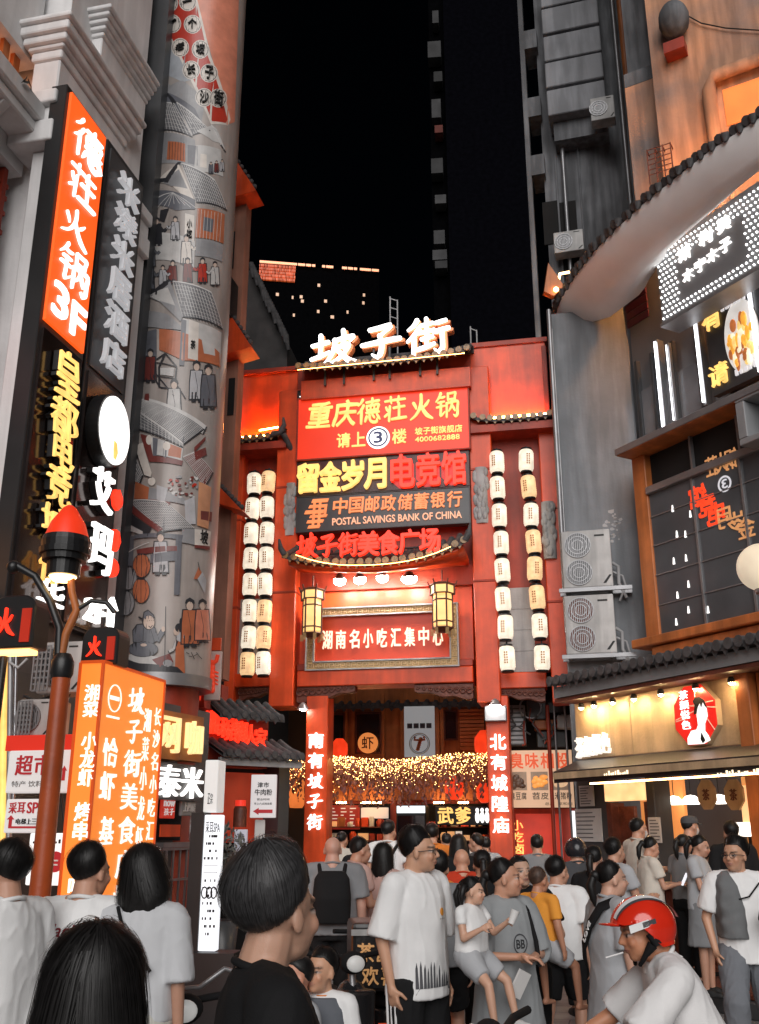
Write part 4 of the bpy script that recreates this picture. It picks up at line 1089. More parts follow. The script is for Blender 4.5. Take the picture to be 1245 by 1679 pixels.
# big lattice roof and balcony
roof([(222, 664), (244, 654), (338, 700), (332, 712)], 20, 2); roof([(222, 664), (240, 656), (334, 704), (300, 730)], 18, 9); roof([(222, 664), (300, 728), (300, 734), (222, 702)], 14, 5)
paint('brown_red', [(240, 646), (246, 646), (246, 658), (238, 656)]); paint('brown_red', [(318, 734), (336, 716), (336, 722), (318, 742)]); paint('brown_red', [(232, 712), (246, 716), (252, 748), (300, 756), (298, 764), (246, 758)])
paint('pale_grey', [(246, 716), (300, 736), (298, 756), (252, 746)]); paint('slate_robe', [(252, 718), (260, 720), (258, 748), (252, 748)]); paint('slate_robe', [(270, 724), (275, 726), (273, 752), (268, 750)]); paint('terracotta', [(278, 728), (298, 736), (296, 752), (276, 748)]); ell('cream', 274, 732, 6, 7); ell('cream', 246, 722, 5, 8)
paint('cream', [(224, 732), (236, 726), (250, 776), (248, 784), (238, 780)]); ell('cream', 250, 790, 6, 7); line('dark_outline', [(224, 732), (238, 780), (250, 784)], 1.2)
roof([(300, 750), (318, 742), (348, 775), (334, 800)], 10, 6, base='brown_red'); paint('brown_red', [(318, 742), (336, 734), (338, 746), (320, 756)])
roof([(206, 762), (222, 740), (236, 780), (230, 796)], 7, 6); paint('mid_grey', [(204, 790), (236, 798), (300, 816), (310, 830), (214, 824)])
for k in range(40): ell(random.choice(('pale_grey', 'brown_red', 'mid_grey', 'light_line', 'red_ribbon')), 276 + random.uniform(0, 46), 782 + random.uniform(0, 34), random.uniform(1.5, 3.4), random.uniform(1.5, 3), 8)
paint('pale_robe', [(302, 822), (318, 815), (320, 860), (304, 860)]); paint('terracotta', [(224, 790), (246, 800), (244, 822), (222, 818)]); paint('brown_red', [(214, 820), (280, 824), (278, 830), (214, 828)]); paint('pale_robe', [(258, 796), (276, 802), (270, 824), (258, 820)])
paint('dusk_orange', [(325, 790), (345, 800), (340, 868), (322, 862)]); paint('brown_red', [(328, 838), (346, 840), (345, 856), (328, 852)])
# lower roof
roof([(214, 822), (272, 824), (318, 868), (268, 872)], 18, 11); paint('brown_red', [(208, 824), (214, 822), (268, 868), (262, 874)]); paint('dark_outline', [(206, 828), (250, 866), (244, 880), (206, 850)]); paint('pale_grey', [(206, 850), (236, 872), (236, 878), (205, 866)])
paint('mid_grey', [(298, 868), (318, 868), (318, 894), (298, 890)]); paint('cream', [(318, 868), (344, 872), (342, 896), (318, 894)]); paint('slate_robe', [(222, 878), (300, 878), (298, 886), (222, 884)]); paint('brown_red', [(318, 894), (342, 896), (342, 902), (318, 899)])
paint('slate_robe', [(288, 884), (298, 884), (294, 976), (285, 976)]); paint('slate_robe', [(204, 878), (222, 880), (220, 930), (202, 930)])
figure(264, 944, 70, 'pale_robe', arm=False); paint('brown_red', [(226, 902), (290, 896), (290, 904), (228, 912)]); paint('slate_robe', [(248, 910), (290, 904), (290, 920), (248, 924)])
plantern(234, 928, 27, 38, 'terracotta'); plantern(213, 948, 26, 38, 'mid_grey'); plantern(233, 969, 26, 40, 'terracotta'); plantern(209, 989, 26, 40, 'mid_grey')
line('light_line', [(200, 926), (246, 890)], 1.2)
# the seated man, the girl and passers-by
E_ = 'dark_outline'
paint('pale_grey', [(203, 1076), (226, 1072), (262, 1078), (274, 1090), (244, 1096)])
ell(E_, 236, 1065, 24, 13, 22); ell('slate_robe', 236, 1065, 23, 12, 22)
paint(E_, [(220, 1054), (219, 1034), (226, 1024), (246, 1022), (256, 1030), (254, 1056)]); paint('slate_robe', [(221, 1053), (220.5, 1035), (227, 1025.5), (245.5, 1023.5), (254.5, 1031), (252.5, 1055)])
line(E_, [(252, 1032), (258, 1052), (268, 1034)], 8.5); line('slate_robe', [(252, 1032), (258, 1052), (267, 1036)], 6.8); ell('skin_tone', 268, 1032, 3, 4.5); ell('skin_tone', 237, 1058, 5, 2.5)
ell(E_, 245, 1021, 10, 12.5, 16); ell('skin_tone', 245.5, 1021, 8.8, 11.2, 16); paint(E_, [(234, 1020), (237, 1004), (244, 1000), (253, 1008), (255, 1014), (240, 1016)]); paint('slate_robe', [(236, 1018), (238.5, 1005), (244, 1002), (251, 1008), (253, 1012.5), (240, 1014)]); line(E_, [(243, 1019), (247, 1018)], .9); line(E_, [(249, 1018), (253, 1018)], .9); line(E_, [(245, 1027), (248, 1030), (251, 1026)], 1.3); line(E_, [(236, 1016), (229, 1012)], 2.5); line(E_, [(237, 1030), (236, 1055)], .7)
paint('terracotta', [(288, 1050), (300, 1048), (302, 1106), (286, 1104)]); line(E_, [(293, 1040), (284, 1066), (276, 1070)], 5.5); line('pale_grey', [(293, 1040), (284, 1065), (277, 1069)], 4.2); ell('pale_robe', 295, 1044, 6, 9); ell('skin_tone', 289, 1036, 5, 6.5); ell(E_, 293, 1030, 6.5, 7.5); ell(E_, 296, 1020, 2.6, 6)
paint('brown_red', [(250, 1082), (278, 1072), (284, 1086), (262, 1094)]); ell('mid_grey', 275, 1088, 8, 6, 8); line(E_, [(272, 995), (270, 1090)], 1.1)
paint('dark_outline', [(198, 1078), (230, 1088), (290, 1094), (300, 1104), (334, 1112), (333, 1118), (198, 1100)])
figure(310, 1062, 78, 'terracotta', arm=False); figure(330, 1055, 70, 'salmon', arm=False); paint('terracotta', [(316, 950), (324, 930), (326, 940), (332, 946), (322, 950)]); line(E_, [(323, 922), (326, 936)], 1); paint('pale_robe', [(322, 950), (330, 938), (336, 952), (334, 975)])
for k in range(6): line(E_, [(304 + k * 4, 1070 + (k % 2) * 6), (309 + k * 4, 1073 + (k % 3) * 4)], 1.1)
def emit_paint():
 for nm, (m, polys) in PAINT.items():
  vs_all, fs_all = [], []
  for pts, ly in polys:
   if len(pts) < 3: continue
   bmx = bmesh.new()
   try: bmx.faces.new([bmx.verts.new((a, 0, z)) for a, z in pts])
   except Exception: bmx.free(); continue
   smin, smax = min(p[0] for p in pts), max(p[0] for p in pts)
   if smax - smin > .05:
    bmesh.ops.triangulate(bmx, faces=bmx.faces[:])
    k = math.floor(smin / .045)
    while k * .045 < smax:
     sv = k * .045
     if sv > smin + .002: bmesh.ops.bisect_plane(bmx, geom=bmx.verts[:] + bmx.edges[:] + bmx.faces[:], plane_co=(sv, 0, 0), plane_no=(1, 0, 0), dist=1e-5)
     k += 1
   bmx.verts.index_update()
   o = len(vs_all); rr = RC + .002 + ly * .000035
   for v in bmx.verts:
    th = CYLA + v.co.x / RC
    vs_all.append((rr * math.cos(th), rr * math.sin(th), max(v.co.z, ZM0)))
   fs_all += [tuple(o + v.index for v in f.verts) for f in bmx.faces]
   bmx.free()
  if fs_all:
   mb = MB(Matrix.Translation(CYL)); mb.mat(m).add(vs_all, fs_all, False); mb.build('painting_' + nm, None, tower)
emit_paint()
# characters of the ribbon and wall tablets, bent round the drum
mb = MB(Matrix.Translation(CYL)); mb.mat(M_INK)
def cyl_text(ch, px, py, hw, hh, k=1):
 s0, z0 = cyl_hit(px, py); s1, z1 = cyl_hit(px + hw, py - hh); du, dzz = abs(s1 - s0), abs(z1 - z0)
 co, fs = text_geo(ch, 0.0); lo, hi = co.min(0), co.max(0)
 u = s0 + ((co[:, 0] - lo[0]) / (hi[0] - lo[0]) - .5) * 2 * du * k; z = z0 + ((co[:, 1] - lo[1]) / (max(hi[1] - lo[1], 1e-3)) - .5) * 2 * dzz * (1 if hi[1] - lo[1] > .2 else .15)
 r_ = RC + np.where(co[:, 2] > 0, .040, .001); th = CYLA + u / RC
 mb.add(list(zip(r_ * np.cos(th), r_ * np.sin(th), z)), fs, False)
for x, y, ch in ((278, 5, '十'), (308, 3, '一'), (283, 39, '年'), (316, 40, '个'), (296, 78, '老'), (329, 81, '坡'), (314, 115, '长'), (343, 120, '子'), (335, 160, '沙'), (358, 161, '街')): cyl_text(ch, x, y, 7.5, 8)
cyl_text('小', 311, 368, 4.5, 6); cyl_text('吃', 311, 384, 4.5, 6); cyl_text('坡', 333, 881, 6, 9); cyl_text('茶', 316, 566, 4, 6)
mb.build('lettering', None, tower)
# ================================================================== RIGHT SIDE
RW1 = Plane(at(905, 1000, 16.6), -14)          # grey wall facing the square
uA_, _ = RW1.uz(907, 700); uB_, _ = RW1.uz(1043, 700)
pc = RW1.w(uB_, 0, 0)
RW2 = Plane((pc.x, pc.y), -61)                  # its street front, coming towards us
rb = thing('corner_building', 'grey corner building with a white curved eave and dark glazed upper floor', 'building', RW1.w(uA_, 0, 0), 0)
ZE = 11.4
mb = MB(RW1); mb.mat(M_GREYW).box(uA_, uB_, 0, .5, 0, ZE - .25); mb.build('wall', None, rb, bevel=.03)
mb = MB(RW1); mb.mat(M_METAL).tube([(uA_ + .04, -.05, 5), (uA_ + .05, -.05, ZE - .2)], .045); mb.tube([(uA_ + .10, -.04, 6.2), (uA_ + .09, -.04, ZE - .6)], .018); mb.build('drain_pipe', None, rb)
# peeled plaster patches
mb = MB(RW1); mb.mat(M_PLAST)
for k in range(26):
 px, py = 1003 + random.gauss(0, 7), 866 + random.gauss(0, 13)
 a, z = RW1.uz(px, py); n_ = random.randint(5, 7); r_ = random.uniform(.012, .06)
 mb.prism([(a + r_ * random.uniform(.5, 1.2) * math.cos(q), z + r_ * random.uniform(.4, .9) * math.sin(q)) for q in np.linspace(0, 6.28, n_ + 1)[:-1]], -.004, .001)
mb.build('plaster_patch', None, rb)
# street front: dark panelled upper floor
mb = MB(RW2); mb.mat(pm('street_panel', (.15, .155, .165), .4, var=.2, scale=1, bump=.03)).box(0, 9, .06, .5, 0, ZE + .2); mb.build('street_wall', None, rb)
zf = lambda px, py, d=0.0: RW2.uz(px, py, d)[1]
zP0 = zf(1085, 720);
mb = MB(RW2); mb.mat(M_CHAR)
for px in (1046, 1072, 1108, 1150, 1200):
 u, _ = RW2.uz(px, 620); mb.box(u - .03, u + .03, -.03, .07, zP0, ZE - 1.5)
mb.build('mullion', None, rb)
mb = MB(RW2); mb.mat(pm('mid_grey_panel', (.21, .215, .23), .25, var=.3, scale=1.5, bump=.03))
us = [RW2.uz(p, 620)[0] for p in (1046, 1072, 1108, 1150)]
for a, b in zip(us[:-1], us[1:]): mb.box(a + .035, b - .035, .02, .059, zP0, ZE - 2.1)
mb.build('window', None, rb)
mb = MB(RW2); mb.mat(pm('maroon_shutter', (.085, .012, .03), .4, var=.3))
u, zz = RW2.uz(1028, 540, -.02); u9 = RW2.uz(1062, 500, -.02)[0]
for k in range(5): mb.box(.03, u9, -.03 - .004 * k, -.005, zz + .16 * k, zz + .16 * k + .13)
mb.build('shutter', None, rb)
# curved white eave with a tiled rim: from the far end beside the gate to the near end
eave_px = [(908, 522), (922, 486), (944, 452), (975, 412), (1012, 374), (1060, 330), (1110, 290), (1160, 250), (1205, 220), (1250, 190), (1330, 140)]
E3 = [at_z(x, y, ZE) for x, y in eave_px]
in_px = [(1000, 520), (1012, 500), (1026, 478), (1046, 452), (1068, 428), (1085, 410), (1125, 376), (1170, 340), (1210, 308), (1250, 276), (1330, 215)]
I3 = [at_z(x, y, ZE - .62) for x, y in in_px]
mb = MB(); mb.mat(pm('white_soffit', (.84, .83, .83), .7, var=.12, scale=1, bump=.08, bscale=8))
n = len(E3); vs = []
for a, b in zip(E3, I3):
 a2 = Vector((a.x, a.y, ZE - .10)); c = Vector((b.x + (b.x - a.x) * .5, b.y + (b.y - a.y) * .5, ZE - .5))
 vs += [a, a2, a2 + (b - a2) * .5 - Vector((0, 0, .10)), b, c, Vector((c.x, c.y, ZE + .1))]
fs = []
for i in range(n - 1):
 for k in range(5): fs.append((i * 6 + k, (i + 1) * 6 + k, (i + 1) * 6 + k + 1, i * 6 + k + 1))
mb.add(vs, fs, True); mb.build('soffit', None, rb)
mb = MB(); mb.mat(M_TILE)
for i in range(n - 1):
 L = (E3[i + 1] - E3[i]).length; m_ = max(2, int(L / .2))
 for k in range(m_):
  p = E3[i].lerp(E3[i + 1], k / m_); tdir = (E3[i + 1] - E3[i]).normalized(); nrm = Vector((-tdir.y, tdir.x, 0))
  if nrm.x < 0: nrm = -nrm
  p = p - nrm * random.uniform(.03, .08)
  mb.tube([p + Vector((0, 0, .06)), p + nrm * .5 + Vector((0, 0, .28)), p + nrm * 1.4 + Vector((0, 0, .65))], .075, n=8)
  q = p + Vector((0, 0, -.0)) + tdir * .1
  mb.tube([q + Vector((0, 0, -.06)), q + nrm * .04 + Vector((0, 0, .06))], [.02, .09], n=6)
vs = []
for a, b in zip(E3, I3):
 d_ = (b - a); d_.z = 0; d_.normalize()
 vs += [a + Vector((0, 0, .01)), a + Vector((0, 0, .08)), a + d_ * 1.6 + Vector((0, 0, .70))]
fs = []
for i in range(n - 1):
 for k in range(2): fs.append((i * 3 + k, (i + 1) * 3 + k, (i + 1) * 3 + k + 1, i * 3 + k + 1))
mb.add(vs, fs, True); mb.build('tile_rim', None, rb)
# dotted bulb sign
DQ = -.75
t = thing('bulb_sign', 'grey sign edged with rows of small white bulbs around white characters', 'sign', RW2.w(*[RW2.uz(1160, 500, DQ)[0], DQ, RW2.uz(1160, 500, DQ)[1]]), RW2.a)
u0, z1 = RW2.uz(1074, 412, DQ); z0 = RW2.uz(1090, 528, DQ)[1]; u1 = u0 + 4.2
mb = MB(RW2); mb.mat(pm('sign_grey', (.20, .205, .215), .4, var=.12, scale=1, bump=.02)).box(u0, u1, DQ, DQ + .35, z0, z1); mb.build('panel', None, t, bevel=.012)
mb = MB(RW2); mb.mat(M_METAL).box(u0 - .02, u1, DQ - .03, DQ + .4, z0 - .07, z0 - .01); mb.build('bottom_rail', None, t)
mb = MB(RW2); mb.mat(em('added_soffit_strip', (1, .98, .95), 16)).box(u0 + .05, u1, DQ + .15, DQ + .2, z1 + .002, z1 + .02); mb.build('added_soffit_strip', None, t)  # hidden strip added on top of the sign to brighten the soffit
Hs = z1 - z0; dx = .085; nb = 0
mb = MB(RW2); mb.mat(em('white_bulb', (1, .99, .97), 6.0))
nz = int(Hs / .105)
bulbs = []
for j in range(nz):
 z = z0 + .06 + j * (Hs - .1) / nz
 for i in range(44):
  u = u0 + .05 + i * dx + (.04 if j % 2 else 0)
  side = i < 5; bottom = j < 2; top = j >= nz - 3; right = u > u0 + 1.82 and u < u0 + 2.3
  if (side or bottom or top or right) and u < u1 - .05: bulbs.append((u, z))
for u, z in bulbs: mb.ball((u, DQ - .012, z), (.0165, .015, .0165), 8, 5)
mb.build('bulb_row', None, t)['kind'] = 'stuff'
mb = MB(RW2); mb.mat(E_WHITE2)
for ch, px, py, sz in (('斯', 1124, 416, .25), ('利', 1158, 390, .25), ('美', 1188, 368, .25), ('木', 1130, 451, .22), ('宁', 1150, 435, .22), ('木', 1170, 419, .22), ('子', 1191, 403, .22)):
 u, z = RW2.uz(px, py, DQ); mb.text(ch, u - sz * .52, u + sz * .52, z - sz * .5, z + sz * .5, DQ - .04, .04, off=.004)
mb.build('lettering', None, t)
# fluorescent tubes
for k, (xa, ya, xb, yb, w_) in enumerate(((1075, 560, 1086, 700, 'leftmost thick'), (1094, 565, 1103, 690, 'thin second'), (1139, 512, 1152, 660, 'third'), (1226, 448, 1243, 610, 'rightmost, in front of the food picture'))):
 d = -.12 if k < 3 else -.2
 ua_, za = RW2.uz(xa, ya, d); ub_, zb = RW2.uz(xb, yb, d); um = (ua_ + ub_) / 2
 t = thing('light_tube', f'upright white light tube on the dark upper front, {w_}', 'lamp', RW2.w(um, d, zb), RW2.a, 'upright light tubes')
 mb = MB(RW2); mb.mat(em('tube_white', (.95, .97, 1), 5 if k != 1 else 1.2)).tube([(um, d, zb), (um, d, za)], .022 if k != 1 else .010, n=8); mb.build('tube', None, t)
 mb = MB(RW2); mb.mat(M_METAL).box(um - .03, um + .03, d + .03, .08, zb - .05, za + .05); mb.build('fitting', None, t)
# food picture board
DF = -.16
ub_, zb1 = RW2.uz(1153, 500, DF); zb0 = RW2.uz(1160, 655, DF)[1]
t = thing('food_board', 'dark advertising board with yellow characters beside a round dish of orange food', 'sign', RW2.w(ub_ + 1, DF, zb0), RW2.a)
mb = MB(RW2); mb.mat(M_CHAR).box(ub_, ub_ + 3.4, DF, DF + .12, zb0, zb1); mb.build('panel', None, t)
c = RW2.uz(1217, 550, DF); rr = abs(RW2.uz(1245, 550, DF)[0] - RW2.uz(1187, 550, DF)[0]) / 2; rz_ = abs(RW2.uz(1217, 486, DF)[1] - RW2.uz(1217, 612, DF)[1]) / 2
mb = MB(RW2); mb.mat(em('plate_glow', (.85, .82, .78), .65, .2, 3)).disc(c, rr, DF - .02, DF, 40, rz_); mb.build('plate', None, t)
mb = MB(RW2); fm = [em('food_orange', (1, .45, .06), .8, .35, 9), em('food_yellow', (1, .68, .22), .8, .3, 12), em('food_brown', (.55, .17, .05), .6, .3, 10), em('food_cream', (1, .88, .62), .85, .2, 8)]
for k in range(46):
 a, q = random.uniform(0, 6.28), random.random() ** .5 * .78
 mb.mat(random.choice(fm)); x_, z_ = c[0] + rr * q * math.cos(a), c[1] - rz_ * .18 + rz_ * q * math.sin(a) * .8
 mb.ball((x_, DF - .03, z_), (rr * random.uniform(.08, .2), .012 + .0005 * k, rz_ * random.uniform(.08, .24)), 10, 6)
mb.build('food', None, t)
mb = MB(RW2); mb.mat(E_YEL)
for ch, px, py in (('有', 1168, 523), ('请', 1180, 614)):
 u, z = RW2.uz(px, py, DF); mb.text(ch, u - .19, u + .19, z - .19, z + .19, DF - .05, .05)
mb.mat(em('pale_letter', (.8, .78, .8), .7))
for px, py in ((1203, 496), (1228, 602)):
 u, z = RW2.uz(px, py, DF)
 for k in range(7): mb.box(u - .25 + k * .09, u - .25 + k * .09 + random.uniform(.03, .07), DF - .03, DF, z - .05, z + random.uniform(.0, .06))
mb.build('lettering', None, t)
# orange framed bay window with reflections
DB = -.55
t = bay = thing('bay_window', 'projecting dark glass bay in an orange wood frame below the light tubes', 'window', RW2.w(1.2, DB, 4.6), RW2.a)
uL = RW2.uz(1040, 780, DB)[0]; zS = RW2.uz(1060, 1048, DB)[1]; zT = RW2.uz(1042, 752, DB)[1]
uR_ = uL + 4.6
mb = MB(RW2); mb.mat(M_ORW)
mb.box(uL - .02, uL + .28, DB - .02, .06, zS, zT); mb.build('jamb', None, t, bevel=.012)
mb = MB(RW2); mb.mat(M_ORW).box(uL - .25, uR_, DB - .14, .06, zS - .14, zS); mb.box(uL + .1, uR_, DB - .05, .06, zS - .52, zS - .16); mb.build('sill', None, t, bevel=.015)
mb = MB(RW2); mb.mat(M_ORW).box(uL - .02, uR_, DB - .35, .06, zT, zT + .10); mb.mat(M_METAL).box(uL - .04, uR_, DB - .37, DB - .352, zT + .01, zT + .13); mb.build('head', None, t, bevel=.008)
m_g = pm('smoky_glass', (.12, .125, .135), .12, var=.35, scale=.8, bump=.01, spec=.9)
zM = zT - .62
mb = MB(RW2); mb.mat(m_g).box(uL + .28, uR_, DB + .02, DB + .06, zS, zM - .06); mb.build('glass', None, t)
mb = MB(RW2); mb.mat(M_VOID).box(uL + .28, uR_, DB + .12, DB + .16, zM, zT); mb.build('dark_band', None, t)
mb = MB(RW2); mb.mat(M_METAL).box(uL + .28, uR_, DB - .06, DB + .10, zM - .10, zM + .02);
mb.build('rail', None, t, bevel=.01)
for k in range(7):
 mb = MB(RW2); mb.mat(M_METAL); u = uL + .28 + (k + 1) * .95; mb.box(u - .018, u + .018, DB - .012, DB + .018, zS, zM - .1); mb.box(u - .018, u + .018, DB + .04, DB + .11, zM + .02, zT); mb.build('mullion', None, t)
for k in range(1, 5):
 mb = MB(RW2); mb.mat(M_METAL); z = zS + (zM - zS) * k / 5; mb.box(uL + .28, uR_, DB + .004, DB + .016, z - .008, z + .008); mb.build('glazing_bar', None, t)
# neon letters seen in the glass, small downlights behind it
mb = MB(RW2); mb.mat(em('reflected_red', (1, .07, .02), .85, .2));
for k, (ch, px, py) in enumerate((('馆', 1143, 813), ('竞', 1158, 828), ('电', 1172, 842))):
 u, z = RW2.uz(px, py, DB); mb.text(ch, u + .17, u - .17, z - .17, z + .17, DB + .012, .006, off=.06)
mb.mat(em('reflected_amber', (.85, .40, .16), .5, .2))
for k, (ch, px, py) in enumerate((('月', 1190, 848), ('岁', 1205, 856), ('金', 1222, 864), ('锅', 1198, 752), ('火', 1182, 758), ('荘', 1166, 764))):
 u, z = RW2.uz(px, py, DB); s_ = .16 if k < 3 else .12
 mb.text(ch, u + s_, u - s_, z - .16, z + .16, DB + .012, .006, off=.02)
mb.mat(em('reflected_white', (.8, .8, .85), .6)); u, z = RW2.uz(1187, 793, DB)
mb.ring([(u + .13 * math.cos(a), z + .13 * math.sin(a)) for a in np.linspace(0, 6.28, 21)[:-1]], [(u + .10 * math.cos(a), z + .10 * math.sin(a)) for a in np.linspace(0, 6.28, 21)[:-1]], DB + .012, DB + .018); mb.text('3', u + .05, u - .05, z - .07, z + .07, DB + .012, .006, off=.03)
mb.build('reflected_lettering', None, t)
for k, (px, py) in enumerate(((1102, 834), (1131, 843), (1109, 876), (1123, 876), (1104, 920), (1124, 915), (1128, 958), (1110, 976), (1128, 1000), (1108, 1020), (1160, 1000))):
 u, z = RW2.uz(px, py, DB)
 mb = MB(RW2); mb.mat(em('small_downlight', (1, .97, .93), 1.4)).tube([(u, DB + .014, z - .05), (u, DB + .014, z + .06)], [.022, .010], n=7); mb.build('downlight', None, t)
# grey balcony box at the frame edge and globe lamp
mb = MB(RW2); a, z1 = RW2.uz(1203, 650, -.9); z0 = RW2.uz(1210, 722, -.9)[1]
mb.mat(pm('balcony_grey', (.26, .265, .275), .6, var=.15, bump=.1)).box(a, a + 2.2, -.9, .05, z1 - .12, z1); mb.box(a, a + .16, -.9, .05, z0, z1 - .125); mb.box(a, a + 2.2, -.9, .05, z0 - .1, z0 - .003); mb.build('balcony_box', None, rb, bevel=.012)
gz = at(1249, 930, 12.2)
t = thing('globe_lamp', 'round globe lamp at the edge of the bay window, white above and amber below', 'lamp', (gz.x, gz.y, gz.z - .3), 0)
mb = MB(); mb.mat(em('globe_white', (1, .84, .62), .55, .2, 2)).ball(gz, .31, 28, 18); mb.build('globe', None, t)
mb = MB(); mb.mat(M_METAL).tube([gz + Vector((.0, .05, -.30)), gz + Vector((.12, .35, -.42)), gz + Vector((.35, .95, -.45))], .03); mb.lathe([(.11, -.34), (.12, -.29), (.05, -.27)], gz, 16); mb.build('arm', None, t)
# outdoor air conditioner units on the grey wall
def ac_unit(P, x0, y0, x1, y1, label, two=True, d=-.38, dark=M_CHAR, shelf=True):
 u0, u1, z0, z1 = P.rect(x0, y0, x1, y1, d)
 t = thing('air_conditioner', label, 'air conditioner', P.w((u0 + u1) / 2, d, z0), P.a, 'outdoor air conditioner units')
 mb = MB(P); mb.mat(M_ACW).box(u0, u1, d, d + .34, z0, z1); mb.build('casing', None, t, bevel=.02, seg=2)
 W, H = u1 - u0, z1 - z0; cx = u0 + .33 * W
 for f in ((.26, .74) if two else (.5,)):
  cz = z0 + f * H; r = min(.27 * W, .22 * H) if two else .38 * min(W, H)
  mb = MB(P); mb.mat(dark).disc((cx, cz), r, d - .004, d + .02, 30);
  mb.mat(M_METAL)
  for rr in (1.0, .72, .44): mb.ring([(cx + r * rr * math.cos(a), cz + r * rr * math.sin(a)) for a in np.linspace(0, 6.283, 31)[:-1]], [(cx + (r * rr - .012) * math.cos(a), cz + (r * rr - .012) * math.sin(a)) for a in np.linspace(0, 6.283, 31)[:-1]], d - .02, d - .005)
  for k in range(-6, 7):
   x = cx + r * k / 7; h = math.sqrt(max(r * r - (x - cx) ** 2, 0)); mb.box(x - .005, x + .005, d - .022, d - .012, cz - h, cz + h)
  mb.build('fan_grille', None, t)
 mb = MB(P); mb.mat(M_INK).box(u0 + .68 * W, u0 + .88 * W, d - .006, d - .001, z1 - .12 * H, z1 - .09 * H)
 mb.prism([(u0 + .80 * W, z0 + .06 * H), (u0 + .86 * W, z0 + .06 * H), (u0 + .98 * W, z0 + .20 * H), (u0 + .93 * W, z0 + .20 * H)], d - .006, d - .001); mb.build('badge', None, t)
 if shelf:
  mb = MB(P); mb.mat(M_METAL).box(u0 - .08, u1 + .3, d - .03, d + .03, z0 - .07, z0 - .005); mb.box(u0 - .08, u1 + .3, d + .26, d + .32, z0 - .07, z0 - .005)
  for uu in (u0 + .02, u1 - .08): mb.box(uu, uu + .06, d + .031, .0, z0 - .065, z0 - .006)
  mb.build('shelf_bracket', None, t)
  mb = MB(P); mb.mat(M_PLAST).tube([(u1 + .0, d + .2, z0 + .45 * H), (u1 + .1, d + .2, z0 + .38 * H), (u1 + .09, d + .25, z0 + .1 * H), (u1 + .2, d + .3, z0 - .15)], .03, n=8)
  mb.tube([(u1, d + .24, z0 + .3 * H), (u1 + .16, d + .24, z0 + .22 * H), (u1 + .2, d + .25, z0 + .05 * H), (u1 + .08, d + .28, z0 - .2)], .02, n=8); mb.build('pipe', None, t)
 return t
ac_unit(RW1, 922, 869, 1003, 963, 'double fan air conditioner unit, upper of the two on the grey wall')
ac_unit(RW1, 927, 975, 1009, 1072, 'double fan air conditioner unit, lower of the two on the grey wall', dark=M_WOOD)
# ------------------------------------------------------------------ tea shop on the ground floor
TP = Plane(at(940, 1200, 15.4), -63)
shop = thing('tea_shop', 'tea shop front with a lit wooden sign wall, grey tiled eave and open counter', 'shop', TP.w(0, 0, 0), TP.a)
uS0, zs1 = TP.uz(942, 1128); zs0 = TP.uz(942, 1246)[1]; uS1 = TP.uz(1222, 1150)[0]; uE = uS1 + 2.5
zE2 = (TP.uz(940, 1112, -.5)[1] + TP.uz(1235, 1046, -.5)[1]) / 2
M_PLANK = pm('sign_plank_wood', (.66, .48, .29), .55, var=.2, scale=3, bump=.2, bscale=30, streak=.3)
mb = MB(TP); mb.mat(M_PLANK)
k = 0; u = uS0
while u < uS1 - .02:
 w = min(.42, uS1 - u); mb.box(u, u + w - .006, -.02 - .003 * (k % 3), .08, zs0, zE2 - .2); u += w; k += 1
mb.build('sign_wall', None, shop)
mb = MB(TP); mb.mat(M_ORW).box(uS1 + .0, uS1 + .22, -.16, .3, 0, zE2 - .2); mb.box(uS1 + .25, uE, -.05, .3, zs0 + .1, zE2 - .2); mb.build('corner_post', None, shop, bevel=.01)
mb = MB(TP); mb.mat(M_TILE); tile_roof(mb, uS0 + .05, uE, zE2, -.55, .3, .10, pitch=.17, r=.065); mb.build('tile_roof', None, shop)
mb = MB(TP); mb.mat(pm('eave_grey', (.24, .25, .26), .6, var=.2, bump=.1)).box(uS0 + .08, uE, -.46, -.38, zE2 - .25, zE2 - .09); mb.box(uS0 + .08, uE, -.37, .1, zE2 - .20, zE2 - .15)
mb.build('eave_board', None, shop)
mb = MB(TP); mb.mat(M_WOOD).box(uS0 + .06, uE, -.44, .05, zE2 - .31, zE2 - .26) ; mb.build('light_batten', None, shop)
for i, px in enumerate((950, 971, 1002, 1037, 1082, 1140, 1200)):
 u, z = TP.uz(px, 1150, -.2); z = zE2 - .33
 t = thing('spotlight', f'small warm spotlight washing the wooden sign wall, {ords[i] if i else "first"} from the left', 'lamp', TP.w(u, -.17, z - .1), TP.a, 'spotlights over the tea shop sign')
 mb = MB(TP); mb.mat(M_BLACK).lathe([(.045, -.02), (.05, -.07), (.03, .0)], (u, -.17, z), 10); mb.build('housing', None, t)
 mb = MB(TP); mb.mat(em('warm_spot', (1, .68, .34), 420)).lathe([(.036, -.076), (.01, -.10)], (u, -.17, z), 10); mb.build('bulb', None, t)
